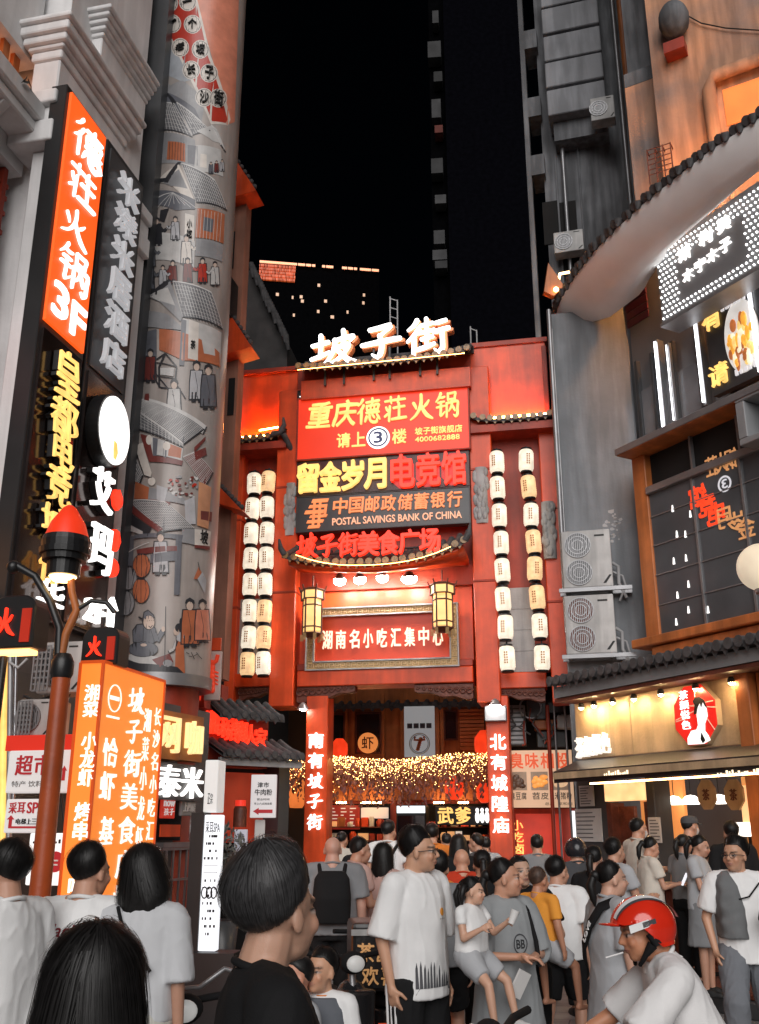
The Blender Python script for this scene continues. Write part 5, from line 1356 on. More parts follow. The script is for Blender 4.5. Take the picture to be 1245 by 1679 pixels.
# octagon logo panel
DO = -.12
cx, cz = TP.uz(1140, 1172, DO); rx = abs(TP.uz(1175, 1172, DO)[0] - TP.uz(1104, 1172, DO)[0]) / 2; rz_ = abs(TP.uz(1140, 1119, DO)[1] - TP.uz(1140, 1222, DO)[1]) / 2
t = thing('octagon_sign', 'red octagonal lightbox sign with white characters and a figure of a lady in white', 'sign', TP.w(cx, DO, cz - rz_), TP.a)
octo = lambda k: [(cx + rx * k * 1.04 * math.cos(a), cz + rz_ * k * 1.04 * math.sin(a)) for a in np.linspace(0, 6.283, 9)[:-1] + .3927]
mb = MB(TP); mb.mat(M_PLANK).prism(octo(1.0), DO + .005, DO + .16); mb.build('case', None, t)
mb = MB(TP); mb.mat(em('logo_red', (.85, .02, .012), .8, .1)).prism(octo(.985), DO - .01, DO + .004); mb.build('lit_face', None, t)
mb = MB(TP); mb.mat(em('logo_line', (.9, .5, .35), .6))
for (a, b, c_, e) in ((-.5, .35, .98, .15), (.1, .95, .1, -.1), (-.05, .30, .9, .36), (-.9, -.1, .35, .2), (.45, -.02, .85, -.55), (-.9, -.15, -.3, -.08)):
 mb.tube([(cx + a * rx, DO - .012, cz + b * rz_), (cx + c_ * rx, DO - .012, cz + e * rz_)], .007, n=5)
mb.build('window_lines', None, t)
X = lambda pts: [(cx + a * rx, cz + b * rz_) for a, b in pts]
mb = MB(TP); mb.mat(em('logo_white', (1, .97, .94), 1.1))
mb.prism(X([(-.42, -.93), (-.40, -.72), (-.2, -.5), (.05, -.48), (.14, -.35), (.13, -.02), (.2, .25), (.42, .38), (.58, .2), (.6, -.1), (.45, -.32), (.42, -.55), (.55, -.7), (.62, -.86), (.3, -.95)]), DO - .022, DO - .012)
mb.build('lady_figure', None, t)
mb = MB(TP); mb.mat(M_INK)
mb.prism(X([(.02, .0), (.1, .3), (.02, .42), (.14, .55), (.34, .55), (.54, .42), (.64, .15), (.56, .22), (.48, .38), (.38, .2), (.34, .36), (.22, .22), (.13, .02)]), DO - .033, DO - .023); mb.prism(X([(.28, -.6), (.42, -.85), (.3, -.93), (.22, -.8)]), DO - .033, DO - .023)
mb.build('lady_hair', None, t)
mb = MB(TP); mb.mat(E_WHITE2).col_text('茶颜悦色', cx - .62 * rx, cx - .22 * rx, cz - .45 * rz_, cz + .85 * rz_, DO - .022, .012, off=.012, jig=.03); mb.build('lettering', None, t)
# white letters at the left end of the sign wall
a, b, c0, c1 = TP.rect(943, 1198, 1000, 1246, -.06)
t = thing('shop_name_letters', 'small white lit shop name characters at the left end of the wooden sign wall', 'letter sign', TP.w((a + b) / 2, -.08, c0), TP.a)
mb = MB(TP); mb.mat(em('white_letter_low', (1, .95, .88), .8)).row('茶颜悦色', a, b, c0 + .06, c1 - .06, -.08, .06, off=.0, gap=.10, jig=.03, slope=.05); mb.build('lettering', None, t)
# canopy under the sign wall
mb = MB(TP); mb.mat(M_BLACK)
mb.add([(uS0 + .05, -.05, zs0 - .02), (uE, -.05, zs0 - .02), (uE, -.8, zs0 - .22), (uS0 + .42, -.8, zs0 - .22), (uS0 + .05, -.05, zs0 - .30), (uE, -.05, zs0 - .30), (uE, -.8, zs0 - .38), (uS0 + .42, -.8, zs0 - .38)], [(0, 3, 2, 1), (4, 5, 6, 7), (0, 1, 5, 4), (2, 3, 7, 6), (1, 2, 6, 5), (0, 4, 7, 3)])
mb.mat(M_PLANK).box(uS0 + .45, uE, -.83, -.804, zs0 - .33, zs0 - .24); mb.build('canopy', None, shop)
mb = MB(TP); mb.mat(em('canopy_letters', (1, .85, .6), 1.4))
for px, nn in ((1180, 16), (994, 11)):
 a, c0 = TP.uz(px, 1268, -.8)
 for k in range(nn):
  h_ = random.uniform(.02, .06); mb.box(a + k * .045, a + k * .045 + random.uniform(.012, .034), -.84, -.831, c0 - .03, c0 - .03 + h_)
mb.build('canopy_lettering', None, shop)
mb = MB(TP); mb.mat(em('canopy_strip', (1, .55, .22), 18)).box(uS0 + 1.1, uE, -.7, -.67, zs0 - .42, zs0 - .40); mb.build('canopy_strip', None, shop)
# left: dark wall with notices, door, then the open counter
zC = zs0 - .3
uD0 = TP.uz(1000, 1350)[0]; uD1 = TP.uz(1062, 1350)[0]; uK0 = TP.uz(1090, 1350)[0]
mb = MB(TP); mb.mat(M_CHAR).box(uS0 - .1, uD0, .0, .2, 0, zC); mb.box(uD1 + .12, uK0 - .05, -.1, .2, 0, zC); mb.build('wall', None, shop, bevel=.01)
for (x0, y0, x1, y1, lab) in ((950, 1288, 973, 1322, 'small white notice on the dark wall left of the shop door, upper'), (944, 1326, 986, 1380, 'pale grey printed notice board on the dark wall left of the shop door, lower'), (1064, 1340, 1083, 1382, 'white notice on the black pillar right of the shop door')):
 a, b, c0, c1 = TP.rect(x0, y0, x1, y1, -.03 if x0 < 1000 else -.13); d = -.03 if x0 < 1000 else -.13
 t = thing('notice', lab, 'notice', TP.w((a + b) / 2, d, c0), TP.a)
 mb = MB(TP); mb.mat(M_PAPER).box(a, b, d, d + .02, c0, c1); mb.build('sheet', None, t)
 mb = MB(TP); mb.mat(pm('grey_print', (.15, .15, .16), .7, bump=0))
 for k in range(7):
  zz = c1 - (c1 - c0) * (k + 1) / 8; mb.box(a + .03, a + (b - a) * random.uniform(.5, .95), d - .005, d - .001, zz - .007, zz + .008)
 mb.build('print', None, t)
mb = MB(TP); mb.mat(em('doorway_glow', (1, .36, .10), .55, .3, 1.5)).box(uD0, uD1 + .1, .6, .65, 0, zC); mb.build('door_interior', None, shop)
mb = MB(TP); mb.mat(M_WOOD).box(uD0, uD0 + .1, -.04, .2, 0, zC - .35); mb.box(uD1, uD1 + .1, -.04, .2, 0, zC - .35); mb.build('door_frame', None, shop)
mb = MB(TP); mb.mat(M_WOOD).box(uD0 + .1, uD0 + .42, .1, .16, 0, zC - .4); o = mb.build('door', None, shop); mb = MB(TP); mb.mat(M_STEEL).tube([(uD0 + .36, .06, 1.0), (uD0 + .36, .06, 1.6)], .014); mb.build('handle', None, o)
mb = MB(TP); mb.mat(em('door_lightbox', (1, .60, .26), 1.2, .2)).box(uD0 + .05, uD1 + .1, -.10, .0, zC - .33, zC - .06); mb.build('door_lightbox', None, shop)
# counter: warm back wall, shelf, base
mb = MB(TP); mb.mat(em('counter_back_glow', (1, .42, .12), .62, .25, 1.2)).box(uK0, uE, 1.5, 1.55, 1.15, zC); mb.mat(M_VOID).box(uK0 + .15, uE, 1.35, 1.45, 1.2, 1.95); mb.build('counter_back', None, shop)
mb = MB(TP); mb.mat(M_WOOD).box(uK0, uE, -.1, .5, 0.2, 1.05); mb.mat(M_PLANK).box(uK0 - .04, uE, -.18, .55, 1.06, 1.14); mb.build('counter', None, shop, bevel=.01)
mb = MB(TP); mb.mat(M_CHAR).box(uS0 + .6, uE, -1.5, .0, 0, .16); mb.mat(M_WOOD).box(uS0 + .6, uE, -1.42, .0, .163, .22); mb.build('step', None, shop, bevel=.01)
for k, (px, py) in enumerate(((1105, 1312), (1133, 1311), (1179, 1310))):
 u, z = TP.uz(px, py, .45)
 t = thing('pendant_lamp', f'glowing white pendant lamp hanging over the tea counter, {("leftmost", "middle", "rightmost")[k]} of three', 'lamp', TP.w(u, .45, z - .07), TP.a, 'pendant lamps over the tea counter')
 mb = MB(TP); mb.mat(em('pendant_white', (1, .92, .78), 4.5)).lathe([(.005, .06), (.07, .045), (.12, -.01), (.13, -.06), (.005, -.065)], (u, .45, z), 18); mb.build('shade', None, t)
 mb = MB(TP); mb.mat(M_BLACK).tube([(u, .45, z + .055), (u, .45, zC)], .006, n=5); mb.build('cord', None, t)
for k, (px, py) in enumerate(((1158, 1303), (1203, 1303))):
 u, z = TP.uz(px, py, .3); r_ = .17
 t = thing('wooden_tag', f'octagonal wooden shop tag hanging from the canopy, {("left", "right")[k]} of two', 'sign', TP.w(u, .3, z - r_), TP.a, 'octagonal wooden tags')
 mb = MB(TP); mb.mat(M_PLANK).prism([(u + r_ * math.cos(a), z + 1.2 * r_ * math.sin(a)) for a in np.linspace(0, 6.283, 9)[:-1] + .39], .3, .33); mb.build('board', None, t)
 mb = MB(TP); mb.mat(M_WOOD).text('茶', u - .06, u + .06, z - .07, z + .07, .292, .008, off=.02); mb.build('lettering', None, t)
 mb = MB(TP); mb.mat(M_BLACK).tube([(u - .08, .31, z + .15), (u - .22, .31, z + .42)], .006, n=4); mb.build('cord', None, t)
mb = MB(TP); mb.mat(em('menu_lightbox', (1, .62, .28), .9, .2, 2)); a, z1 = TP.uz(1212, 1288, .35); mb.box(a, uE, .35, .42, z1 - .6, z1); mb.mat(em('menu_white', (1, .93, .82), 2.2)).box(a - .15, uE, .32, .345, z1 - .62, z1 - .45)
tag(mb.build('menu_lightbox'), 'warm glowing menu box above the right end of the tea counter', 'sign')
a, z = TP.uz(1150, 1386, .1)
for k in range(5):
 mb = MB(TP); mb.mat(M_PAPER if k % 2 else M_WHITEP).lathe([(.04, 0), (.05, .13), (.052, .14)], (a - .25 + k * .16, .12 + .05 * (k % 2), 1.142), 12)
 t_ = mb.build('paper_cup'); tag(t_, 'white paper cup standing in the row on the tea counter', 'cup', 'paper cups on the counter')
# ------------------------------------------------------------------ older buildings behind, upper right
M_RIB = pm('dark_balcony_band', (.27, .275, .295), .8, var=.3, scale=.8, bump=.15, streak=.3)
dp = Plane(at(960, 400, 21.0), -16)
db = thing('dark_apartment_building', 'dark grey old apartment block with banded balconies behind the corner building', 'building', dp.w(0, 0, 0), dp.a)
uu0, _ = dp.uz(893, 300); uu1, _ = dp.uz(1075, 300)
mb = MB(dp); mb.mat(M_DARKW).box(uu0, uu1 + 5, .0, 6, 0, 34); mb.build('wall', None, db)
uq0, _ = dp.uz(893, 100, -.8); uq1, _ = dp.uz(988, 100, -.8)
for k, (ya, yb) in enumerate(((140, 183), (95, 137), (50, 92), (5, 47), (-45, 2))):
 z0, z1 = dp.uz(940, yb, -.8)[1], dp.uz(940, ya, -.8)[1]
 mb = MB(dp); mb.mat(M_RIB).box(uq0, uq1, -.8 - .02 * (k % 2), .0, z0 + .02, z1); mb.build('balcony_band', None, db, bevel=.02)
mb = MB(dp); z0 = dp.uz(940, 190, -.7)[1]; mb.mat(M_DARKW).box(uq0 + .1, uq1, -.5, .0, z0 - .5, z0 + .1)
for px in (912, 950): a, _ = dp.uz(px, 280, -.05); mb.box(a - .02, a + .02, -.08, .0, z0 - 6.5, z0 - .5)
mb.build('ledge', None, db)
mb = MB(dp); mb.mat(M_METAL)
for px, r_ in ((905, .05), (1003, .06), (1016, .09)):
 a, z1 = dp.uz(px, 0, -.2); a2, z0 = dp.uz(px + (8 if px > 1000 else 12), 480, -.2); mb.tube([(a, -.2, 6), (a, -.2, 30)], r_, n=10); mb.build('drain_pipe', None, db); mb = MB(dp); mb.mat(M_ORW if px == 1003 else M_METAL)
# projecting side: open stair frame
mb = MB(dp); mb.mat(M_DARKW)
a, _ = dp.uz(862, 250, -.3); b, _ = dp.uz(866, 250, -.3)
mb.box(a, a + .12, -.3, -.1, 0, 32)
for y in (60, 172, 268): z = dp.uz(875, y, -.3)[1]; mb.box(a + .12, uu0 + .05, -.3, .5, z - .35, z + .25)
mb.build('side_frame', None, db)
for px, y0, y1 in ((935, 330, 470), (905, 330, 400)):
 a, b, c0, c1 = dp.rect(px - 14, y0, px + 14, y1, -.02); mb = MB(dp); mb.mat(M_VOID).box(a, b, -.03, .0, c0, c1); mb.build('window', None, db)
ac_unit(dp, 968, 158, 1008, 195, 'small air conditioner unit high on the dark apartment block', False, d=-1.2, shelf=False)
ac_unit(dp, 908, 378, 957, 412, 'air conditioner unit on the dark apartment block just above the curved eave', False, d=-.55, shelf=False)
# orange lit building
op = Plane(at(1130, 200, 15.6), -30)
ob_ = thing('orange_building', 'weathered building glowing orange from street light above the curved eave', 'building', op.w(0, 0, 0), op.a)
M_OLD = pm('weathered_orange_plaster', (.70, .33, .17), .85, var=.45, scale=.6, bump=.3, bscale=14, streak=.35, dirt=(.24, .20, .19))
oa, _ = op.uz(1073, 150); oz = op.uz(1040, 110)[1]
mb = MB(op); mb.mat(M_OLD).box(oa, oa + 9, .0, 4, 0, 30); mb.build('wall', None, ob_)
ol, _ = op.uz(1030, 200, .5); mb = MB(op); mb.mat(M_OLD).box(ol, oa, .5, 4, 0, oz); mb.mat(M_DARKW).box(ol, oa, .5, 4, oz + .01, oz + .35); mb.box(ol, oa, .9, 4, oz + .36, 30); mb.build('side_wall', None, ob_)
mb = MB(op); mb.mat(M_OLD); a, z = op.uz(1160, 130, -.14); mb.tube([(a, -.14, 5), (a, -.14, z - .25), (a + .12, -.16, z), (a + 3, -.16, z + .05)], .13, n=12); mb.build('duct', None, ob_)
mb = MB(op); a, b, c0, c1 = op.rect(1186, 128, 1300, 190, -.01); mb.mat(em('orange_alcove', (1, .26, .05), .75, .3, 1)).box(a, b, -.02, .01, c0, c1); mb.build('lit_alcove', None, ob_)
mb = MB(op); a, z = op.uz(1104, 30, -.3); mb.mat(M_DARKW).ball((a, -.25, z), (.3, .3, .42), 14, 9); mb.mat(M_REDD).box(a - .25, a + .15, -.3, .0, z - .75, z - .5); mb.build('wall_lamp_box', None, ob_, )
mb = MB(op); mb.mat(M_BLACK)
pts = [op.uz(x, y, -.06) for x, y in ((1128, 26), (1150, 38), (1190, 46), (1250, 50), (1300, 40))]; mb.tube([(p[0], -.06, p[1]) for p in pts], .014, n=5); mb.build('cable', None, ob_)
t = thing('window_cage', 'rusty wire cage on the orange wall just above the curved eave', 'cage', op.w(*((lambda q: (q[0], -.2, q[1]))(op.uz(1085, 270, -.2)))), op.a)
mb = MB(op); mb.mat(M_WOOD)
a, b, c0, c1 = op.rect(1062, 240, 1102, 282, -.2)
for k in range(6): z = c0 + (c1 - c0) * k / 5; mb.tube([(a, -.2, z), (b, -.2, z)], .012, n=4)
for k in range(4): u = a + (b - a) * k / 3; mb.tube([(u, -.2, c0 - .2), (u, -.2, c1 + .02)], .012, n=4); mb.tube([(u, -.2, c1), (u, .0, c1)], .012, n=4)
mb.build('bars', None, t)
# orange wash lamp on the eave behind the tiles (the lit wall shows it)
for k, (px, py) in enumerate(((1120, 296), (1190, 242))):
 p = at_z(px, py, ZE + .35); p = p + Vector((.75, .5, .15))
 t = thing('roof_lamp', f'small orange floodlight behind the curved tile rim, {("farther", "nearer")[k]} of two', 'lamp', p, 0, 'roof lamps')
 mb = MB(Matrix.Translation(p)); mb.mat(M_BLACK).box(-.1, .1, -.08, .0, 0, .12); mb.build('housing', None, t); mb = MB(Matrix.Translation(p)); mb.mat(em('orange_flood', (1, .40, .11), 1500)).box(-.09, .09, .003, .01, .02, .12); mb.build('lens', None, t)
# orange spotlamp between gate and building
p = at(905, 482, 16.4); t = thing('wall_spotlight', 'orange shaded wall lamp beside the top of the gate', 'lamp', p, 0)
mb = MB(Matrix.Translation(p)); mb.mat(M_ORW).prism([(-.16, 0), (.02, -.10), (.22, .12), (-.05, .62)], -.1, .05); mb.build('shade', None, t)
mb = MB(Matrix.Translation(p)); mb.mat(E_WARM).ball((.06, -.13, .02), .05, 10, 6); mb.tube([(.1, .0, .1), (.2, .1, .5), (.4, .2, .6)], .025); mb.build('bulb', None, t)
# ------------------------------------------------------------------ far towers
fp = Plane(at(530, 500, 85), 8)
fb = thing('lit_roof_tower', 'dark distant tower with an orange lit roof edge and a few lit windows', 'building', fp.w(0, 0, 0), fp.a)
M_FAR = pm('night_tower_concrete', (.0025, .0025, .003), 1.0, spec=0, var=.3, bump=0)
a, z1 = fp.uz(425, 452); b, _ = fp.uz(622, 452); zr = fp.uz(530, 440)[1]
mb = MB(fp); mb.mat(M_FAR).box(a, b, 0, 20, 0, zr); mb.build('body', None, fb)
mb = MB(fp); mb.mat(em('roof_edge_orange', (1, .16, .04), .4, .5, .15))
m1 = fp.uz(485, 440)[0]
for j in range(5):
 for k in range(26): q_ = a + (m1 - a) * k / 26; mb.box(q_, q_ + (m1 - a) / 26 * random.uniform(.4, .9), -.3, -.05, zr - 1.9 + .36 * j, zr - 1.9 + .36 * j + .26)
mb.build('lit_crown', None, fb)['kind'] = 'stuff'
mb = MB(fp); mb.mat(em('roof_bulb', (1, .45, .25), 1.3))
for k in range(60):
 u = a + (b - a) * k / 60
 if random.random() < (.95 if u < m1 else .55): mb.box(u, u + .3, -.4, -.31, zr - .1, zr + .12)
mb.build('roof_lights', None, fb)['kind'] = 'stuff'
for (px, py) in ((455, 483), (480, 488), (494, 487), (496, 494), (523, 468), (534, 494), (482, 517), (522, 511), (597, 484), (596, 497), (570, 512), (545, 520)):
 u, z = fp.uz(px, py); mb = MB(fp); mb.mat(em('far_window', (1, .62, .40), random.choice((.25, .5, .8)))); w_ = random.uniform(.08, .17); mb.box(u - w_, u + w_, -.05, -.01, z - .16, z + .16); mb.build('window', None, fb)
hp = Plane(at(790, 300, 62), -6)
hb = thing('slim_dark_tower', 'tall black tower with a column of faint grey balconies along its left edge', 'building', hp.w(0, 0, 0), hp.a)
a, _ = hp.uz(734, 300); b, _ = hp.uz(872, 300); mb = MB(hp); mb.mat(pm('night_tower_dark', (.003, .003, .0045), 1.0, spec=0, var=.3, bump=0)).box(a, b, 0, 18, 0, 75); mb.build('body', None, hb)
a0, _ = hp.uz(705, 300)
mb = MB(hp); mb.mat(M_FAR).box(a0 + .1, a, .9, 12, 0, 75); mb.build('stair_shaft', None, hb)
for y, h, col in ((20, 20, .09), (70, 26, .08), (120, 16, .04), (165, 30, .10), (208, 12, 0), (262, 24, .07), (322, 14, .14), (380, 22, .12), (412, 16, .13), (430, 12, .06)):
 z1 = hp.uz(720, y)[1]; z0 = hp.uz(720, y + h)[1]
 mb = MB(hp); mb.mat(pm(f'balcony_tone_{y}', (col * .4, col * .4, col * .42) if col else (.12, .02, .012), .8, var=.5, scale=1.2, bump=0)).box(a0 + random.uniform(0, .5), a - .02 - random.uniform(0, .4), -.2, .88, z0, z1); mb.build('balcony', None, hb)
# scaffold mast and post behind the gate roof
for (x0, y0, x1, y1, lb) in ((640, 486, 652, 582, 'white lattice mast behind the glowing rooftop letters'), (772, 535, 782, 570, 'short pale frame post behind the right shoulder of the gate')):
 a, b, c0, c1 = GP.rect(x0, y0, x1, y1, 1.2); mb = MB(GP); mb.mat(M_PLAST)
 mb.tube([(a, 1.2, c0 - .5), (a, 1.2, c1)], .018, n=5); mb.tube([(b, 1.2, c0 - .5), (b, 1.2, c1 - .1)], .018, n=5)
 nn = 6 if x0 == 640 else 1
 for k in range(nn): z = c0 + (c1 - .1 - c0) * (k + 1) / nn; mb.tube([(a, 1.2, z + .05), (b, 1.2, z - .02)], .014, n=5)
 tag(mb.build('lattice_mast'), lb, 'mast')
# ================================================================== STREET LEVEL, LEFT
# narrow reddish building with awnings between the tower and the gate
np_ = Plane(at(360, 700, 16.5), -12)
nb_ = thing('narrow_building', 'narrow reddish building with red awnings squeezed between the painted tower and the gate', 'building', np_.w(0, 0, 0), np_.a)
a, _ = np_.uz(300, 700); b, _ = np_.uz(386, 700)
mb = MB(np_); mb.mat(pm('salmon_plaster', (.40, .18, .12), .8, var=.35, scale=1, bump=.2, streak=.3)).box(a, b, 0, .3, 4.2, np_.uz(380, 290)[1]); mb.mat(M_REDD).box(a, b, -.02, .28, 0, 4.1); mb.build('wall', None, nb_)
for (x0, y0, x1, y1) in ((372, 240, 420, 316), (366, 498, 412, 572), (350, 788, 398, 842)):
 d = -.3; A = np_.uz(x0, y0, d); B = np_.uz(x1, y1 - 4, d); C = np_.uz(x0, y1 + (10 if y0 < 700 else -20), d)
 mb = MB(np_); mb.mat(M_RED).prism([(A[0] - .3, A[1]), A, B, C, (C[0] - .3, C[1])], d, d + .5); mb.build('awning', None, nb_)
 mb = MB(np_); mb.mat(M_TILE)
 for k in range(9): q = (A[0] + (B[0] - A[0]) * k / 9, A[1] + (B[1] - A[1]) * k / 9 + .04); mb.ball((q[0], d + .1, q[1]), .055, 8, 5)
 mb.build('awning_tiles', None, nb_)
mb = MB(np_)
for y in (380, 620): a2, b2, c0, c1 = np_.rect(374, y, 384, y + 60, -.02); mb.mat(M_VOID).box(a2, b2, -.02, .01, c0, c1); mb.build('window', None, nb_); mb = MB(np_)
mb = MB(np_); a2, z2 = np_.uz(376, 480, -.2); mb.mat(M_BLACK).box(a2 - .1, a2 + .12, -.5, -.05, z2 - .6, z2 + .2); mb.build('wall_box', None, nb_)
# dark roofs behind the left shoulder of the gate
kp = Plane(at(430, 560, 27), -8)
kb = thing('tiled_house', 'dark old house with shaggy tiled gables behind the left shoulder of the gate', 'house', kp.w(0, 0, 0), kp.a)
a, z1 = kp.uz(385, 445); b, z0 = kp.uz(472, 560)
mb = MB(kp); mb.mat(pm('dark_house_wall', (.03, .027, .027), .9, var=.5, scale=2)).prism([(a - 1, 0), (b, 0), (b, z0), (a + .6, z1), (a - 1, z1)], 0, 8); mb.build('wall', None, kb)  # near-black base colour for the house wall and its roof tiles
mb = MB(kp); mb.mat(pm('dark_house_tile', (.05, .048, .05), .9, var=.6, scale=6, bump=.4))
for k in range(26):
 t_ = k / 25; u = a + .6 + (b - a - .6) * t_; z = z1 + (z0 - z1) * t_
 mb.tube([(u, -.25, z + .08), (u + .1, -.27, z - random.uniform(.2, .5))], [.1, .05], n=6)
mb.build('roof_edge', None, kb)
# ---- air conditioners and clutter under the blade signs
GPL = Plane(at(60, 1150, 9.3), -12.7)
lbk = thing('ground_floor_block', 'dark ground floor wall with pipes and cables behind the street signs', 'building', GPL.w(0, 0, 0), GPL.a)
mb = MB(LP); a, _ = LP.uz(5, 1200, .1); mb.mat(M_CHAR).box(a - 2, ue2 + .4, -.02, dL - .05, 0, zs(1010) - .0); mb.build('wall', None, lbk)
mb = MB(GPL)
for k, (x0, y0, x1, y1, r_, m_) in enumerate(((18, 1065, 14, 1450, .03, M_METAL), (27, 1070, 22, 1330, .016, M_STEEL), (8, 1075, 3, 1450, .035, E_GOLD))):
 A = GPL.uz(x0, y0); B = GPL.uz(x1, y1); mb.mat(m_).tube([(A[0], 0, A[1]), (B[0], 0, B[1])], r_, n=8); mb.build('pipe', None, lbk); mb = MB(GPL)
for pts in (((15, 1085), (30, 1095), (45, 1080)), ((40, 1140), (60, 1150), (85, 1142), (110, 1160)), ((100, 1040), (120, 1070), (118, 1130), (95, 1180)), ((112, 1250), (100, 1300), (108, 1360))):
 mb = MB(GPL); q = [GPL.uz(*p, -.05) for p in pts]; mb.mat(random.choice((M_BLACK, M_PLAST))).tube([(u, -.05, z) for u, z in q], .014, n=5); mb.build('cable', None, lbk)
ac_unit(GPL, 62, 1052, 134, 1136, 'air conditioner unit with a barred front, upper one beside the street lamp', False, d=-.15, shelf=False)
ac_unit(GPL, 28, 1146, 84, 1208, 'air conditioner unit with a dark fan, lower one left of the street lamp', False, d=-.2, shelf=False)
for (x0, y0, x1, y1, d) in ((56, 1060, 82, 1132, -.20), (30, 1150, 52, 1204, -.25)):
 mb = MB(GPL); u0, u1, z0, z1 = GPL.rect(x0, y0, x1, y1, d); mb.mat(M_METAL)
 for k in range(8): z = z0 + (z1 - z0) * k / 7; mb.box(u0, u1, d - .01, d, z - .008, z + .008)
 for k in range(5): u = u0 + (u1 - u0) * k / 4; mb.box(u - .008, u + .008, d - .02, d - .011, z0, z1)
 tag(mb.build('wire_guard'), f'grey wire guard over the front of the {"upper" if x0 > 50 else "lower"} air conditioner by the street lamp', 'guard')
# white shop signs facing the square
def flat_sign(name, label, P, x0, y0, x1, y1, d, face, rows, extra=None, cat='sign', th=.12):
 u0, u1, z0, z1 = P.rect(x0, y0, x1, y1, d)
 t = thing(name, label, cat, P.w((u0 + u1) / 2, d, z0), P.a)
 mb = MB(P); mb.mat(face).box(u0, u1, d, d + th, z0, z1); mb.build('panel', None, t, bevel=.012, seg=2)
 W, H = u1 - u0, z1 - z0
 for txt, fx0, fx1, fz0, fz1, m, off in rows:
  mb = MB(P); mb.mat(m); n_ = sum(ord(c) > 255 for c in txt)
  if n_ == len(txt): mb.row(txt, u0 + fx0 * W, u0 + fx1 * W, z0 + fz0 * H, z0 + fz1 * H, d - .008, .007, off=off)
  else: mb.text(txt, u0 + fx0 * W, u0 + fx1 * W, z0 + fz0 * H, z0 + fz1 * H, d - .008, .007, off=off)
  mb.build('lettering', None, t)
 if extra: extra(u0, u1, z0, z1, d, t, P)
 return t
E_FACE = em('lit_white_face', (.86, .85, .84), .42, .1, 2)
def ex_arrow_up(u0, u1, z0, z1, d, t, P):
 W, H = u1 - u0, z1 - z0; mb = MB(P); mb.mat(M_REDINK)
 a, b = u0 + .84 * W, u0 + .94 * W
 mb.prism([(u0 + .66 * W, z0 + .28 * H), (b, z0 + .28 * H), (b, z0 + .52 * H), (b + .025 * W, z0 + .50 * H), (b - .02 * W, z0 + .62 * H), (b - .07 * W, z0 + .50 * H), (b - .045 * W, z0 + .52 * H), (b - .045 * W, z0 + .35 * H), (u0 + .66 * W, z0 + .35 * H)], d - .008, d - .001); mb.build('arrow', None, t)
flat_sign('supermarket_sign', 'white shop sign with big red characters and a red arrow behind the street lamp', GPL, 12, 1230, 114, 1300, -.35, E_FACE, [('超市', .12, .72, .42, .88, M_REDINK, .03), ('特产 饮料', .10, .60, .14, .28, pm('grey_letter', (.3, .3, .3), .6, bump=0), 0)], ex_arrow_up)
def ex_arrow2(u0, u1, z0, z1, d, t, P):
 W, H = u1 - u0, z1 - z0; mb = MB(P); mb.mat(M_REDINK); a = u0 + .12 * W
 mb.prism([(a, z0 + .14 * H), (u0 + .92 * W, z0 + .14 * H), (u0 + .92 * W, z0 + .20 * H), (a + .07 * W, z0 + .20 * H), (a + .07 * W, z0 + .40 * H), (a + .12 * W, z0 + .40 * H), (a + .035 * W, z0 + .52 * H), (a - .05 * W, z0 + .40 * H), (a, z0 + .40 * H)], d - .008, d - .001); mb.build('arrow', None, t)
flat_sign('ear_care_sign', 'small white sign with dark red characters and a bent red arrow under the supermarket sign', GPL, 8, 1310, 78, 1366, -.35, E_FACE, [('采耳', .08, .48, .58, .90, M_REDINK, .02), ('SPA', .52, .95, .58, .90, M_REDINK, .03), ('电梯上三楼', .28, .90, .26, .42, M_INK, .01)], ex_arrow2)
def ex_marks(u0, u1, z0, z1, d, t, P):
 W, H = u1 - u0, z1 - z0; mb = MB(P); mb.mat(M_INK)
 for k in range(9): mb.box(u0 + W * (.1 + .09 * k), u0 + W * (.1 + .09 * k) + .05 * W, d - .006, d - .001, z0 + .80 * H, z0 + (.84 + .04 * (k % 3)) * H)
 mb.mat(M_REDINK).disc((u0 + .70 * W, z0 + .45 * H), .22 * W, d - .012, d - .007, 20); mb.mat(M_WHITEP).box(u0 + .62 * W, u0 + .78 * W, d - .018, d - .013, z0 + .38 * H, z0 + .41 * H); mb.box(u0 + .62 * W, u0 + .78 * W, d - .018, d - .013, z0 + .46 * H, z0 + .49 * H); mb.build('print', None, t)
flat_sign('lit_poster', 'bright white poster panel with red writing low behind the street lamp', GPL, 45, 1366, 112, 1452, -.3, em('bright_panel', (.95, .94, .92), .85), [('小吃', .08, .5, .36, .62, M_REDINK, .05)], ex_marks)
mb = MB(GPL); u0, u1, z0, z1 = GPL.rect(10, 1205, 120, 1230, -.3); mb.mat(em('red_band', (.75, .03, .012), .5)).box(u0, u1, -.3, -.2, z0, z1); tag(mb.build('shop_band'), 'plain red glowing band above the supermarket sign', 'sign')
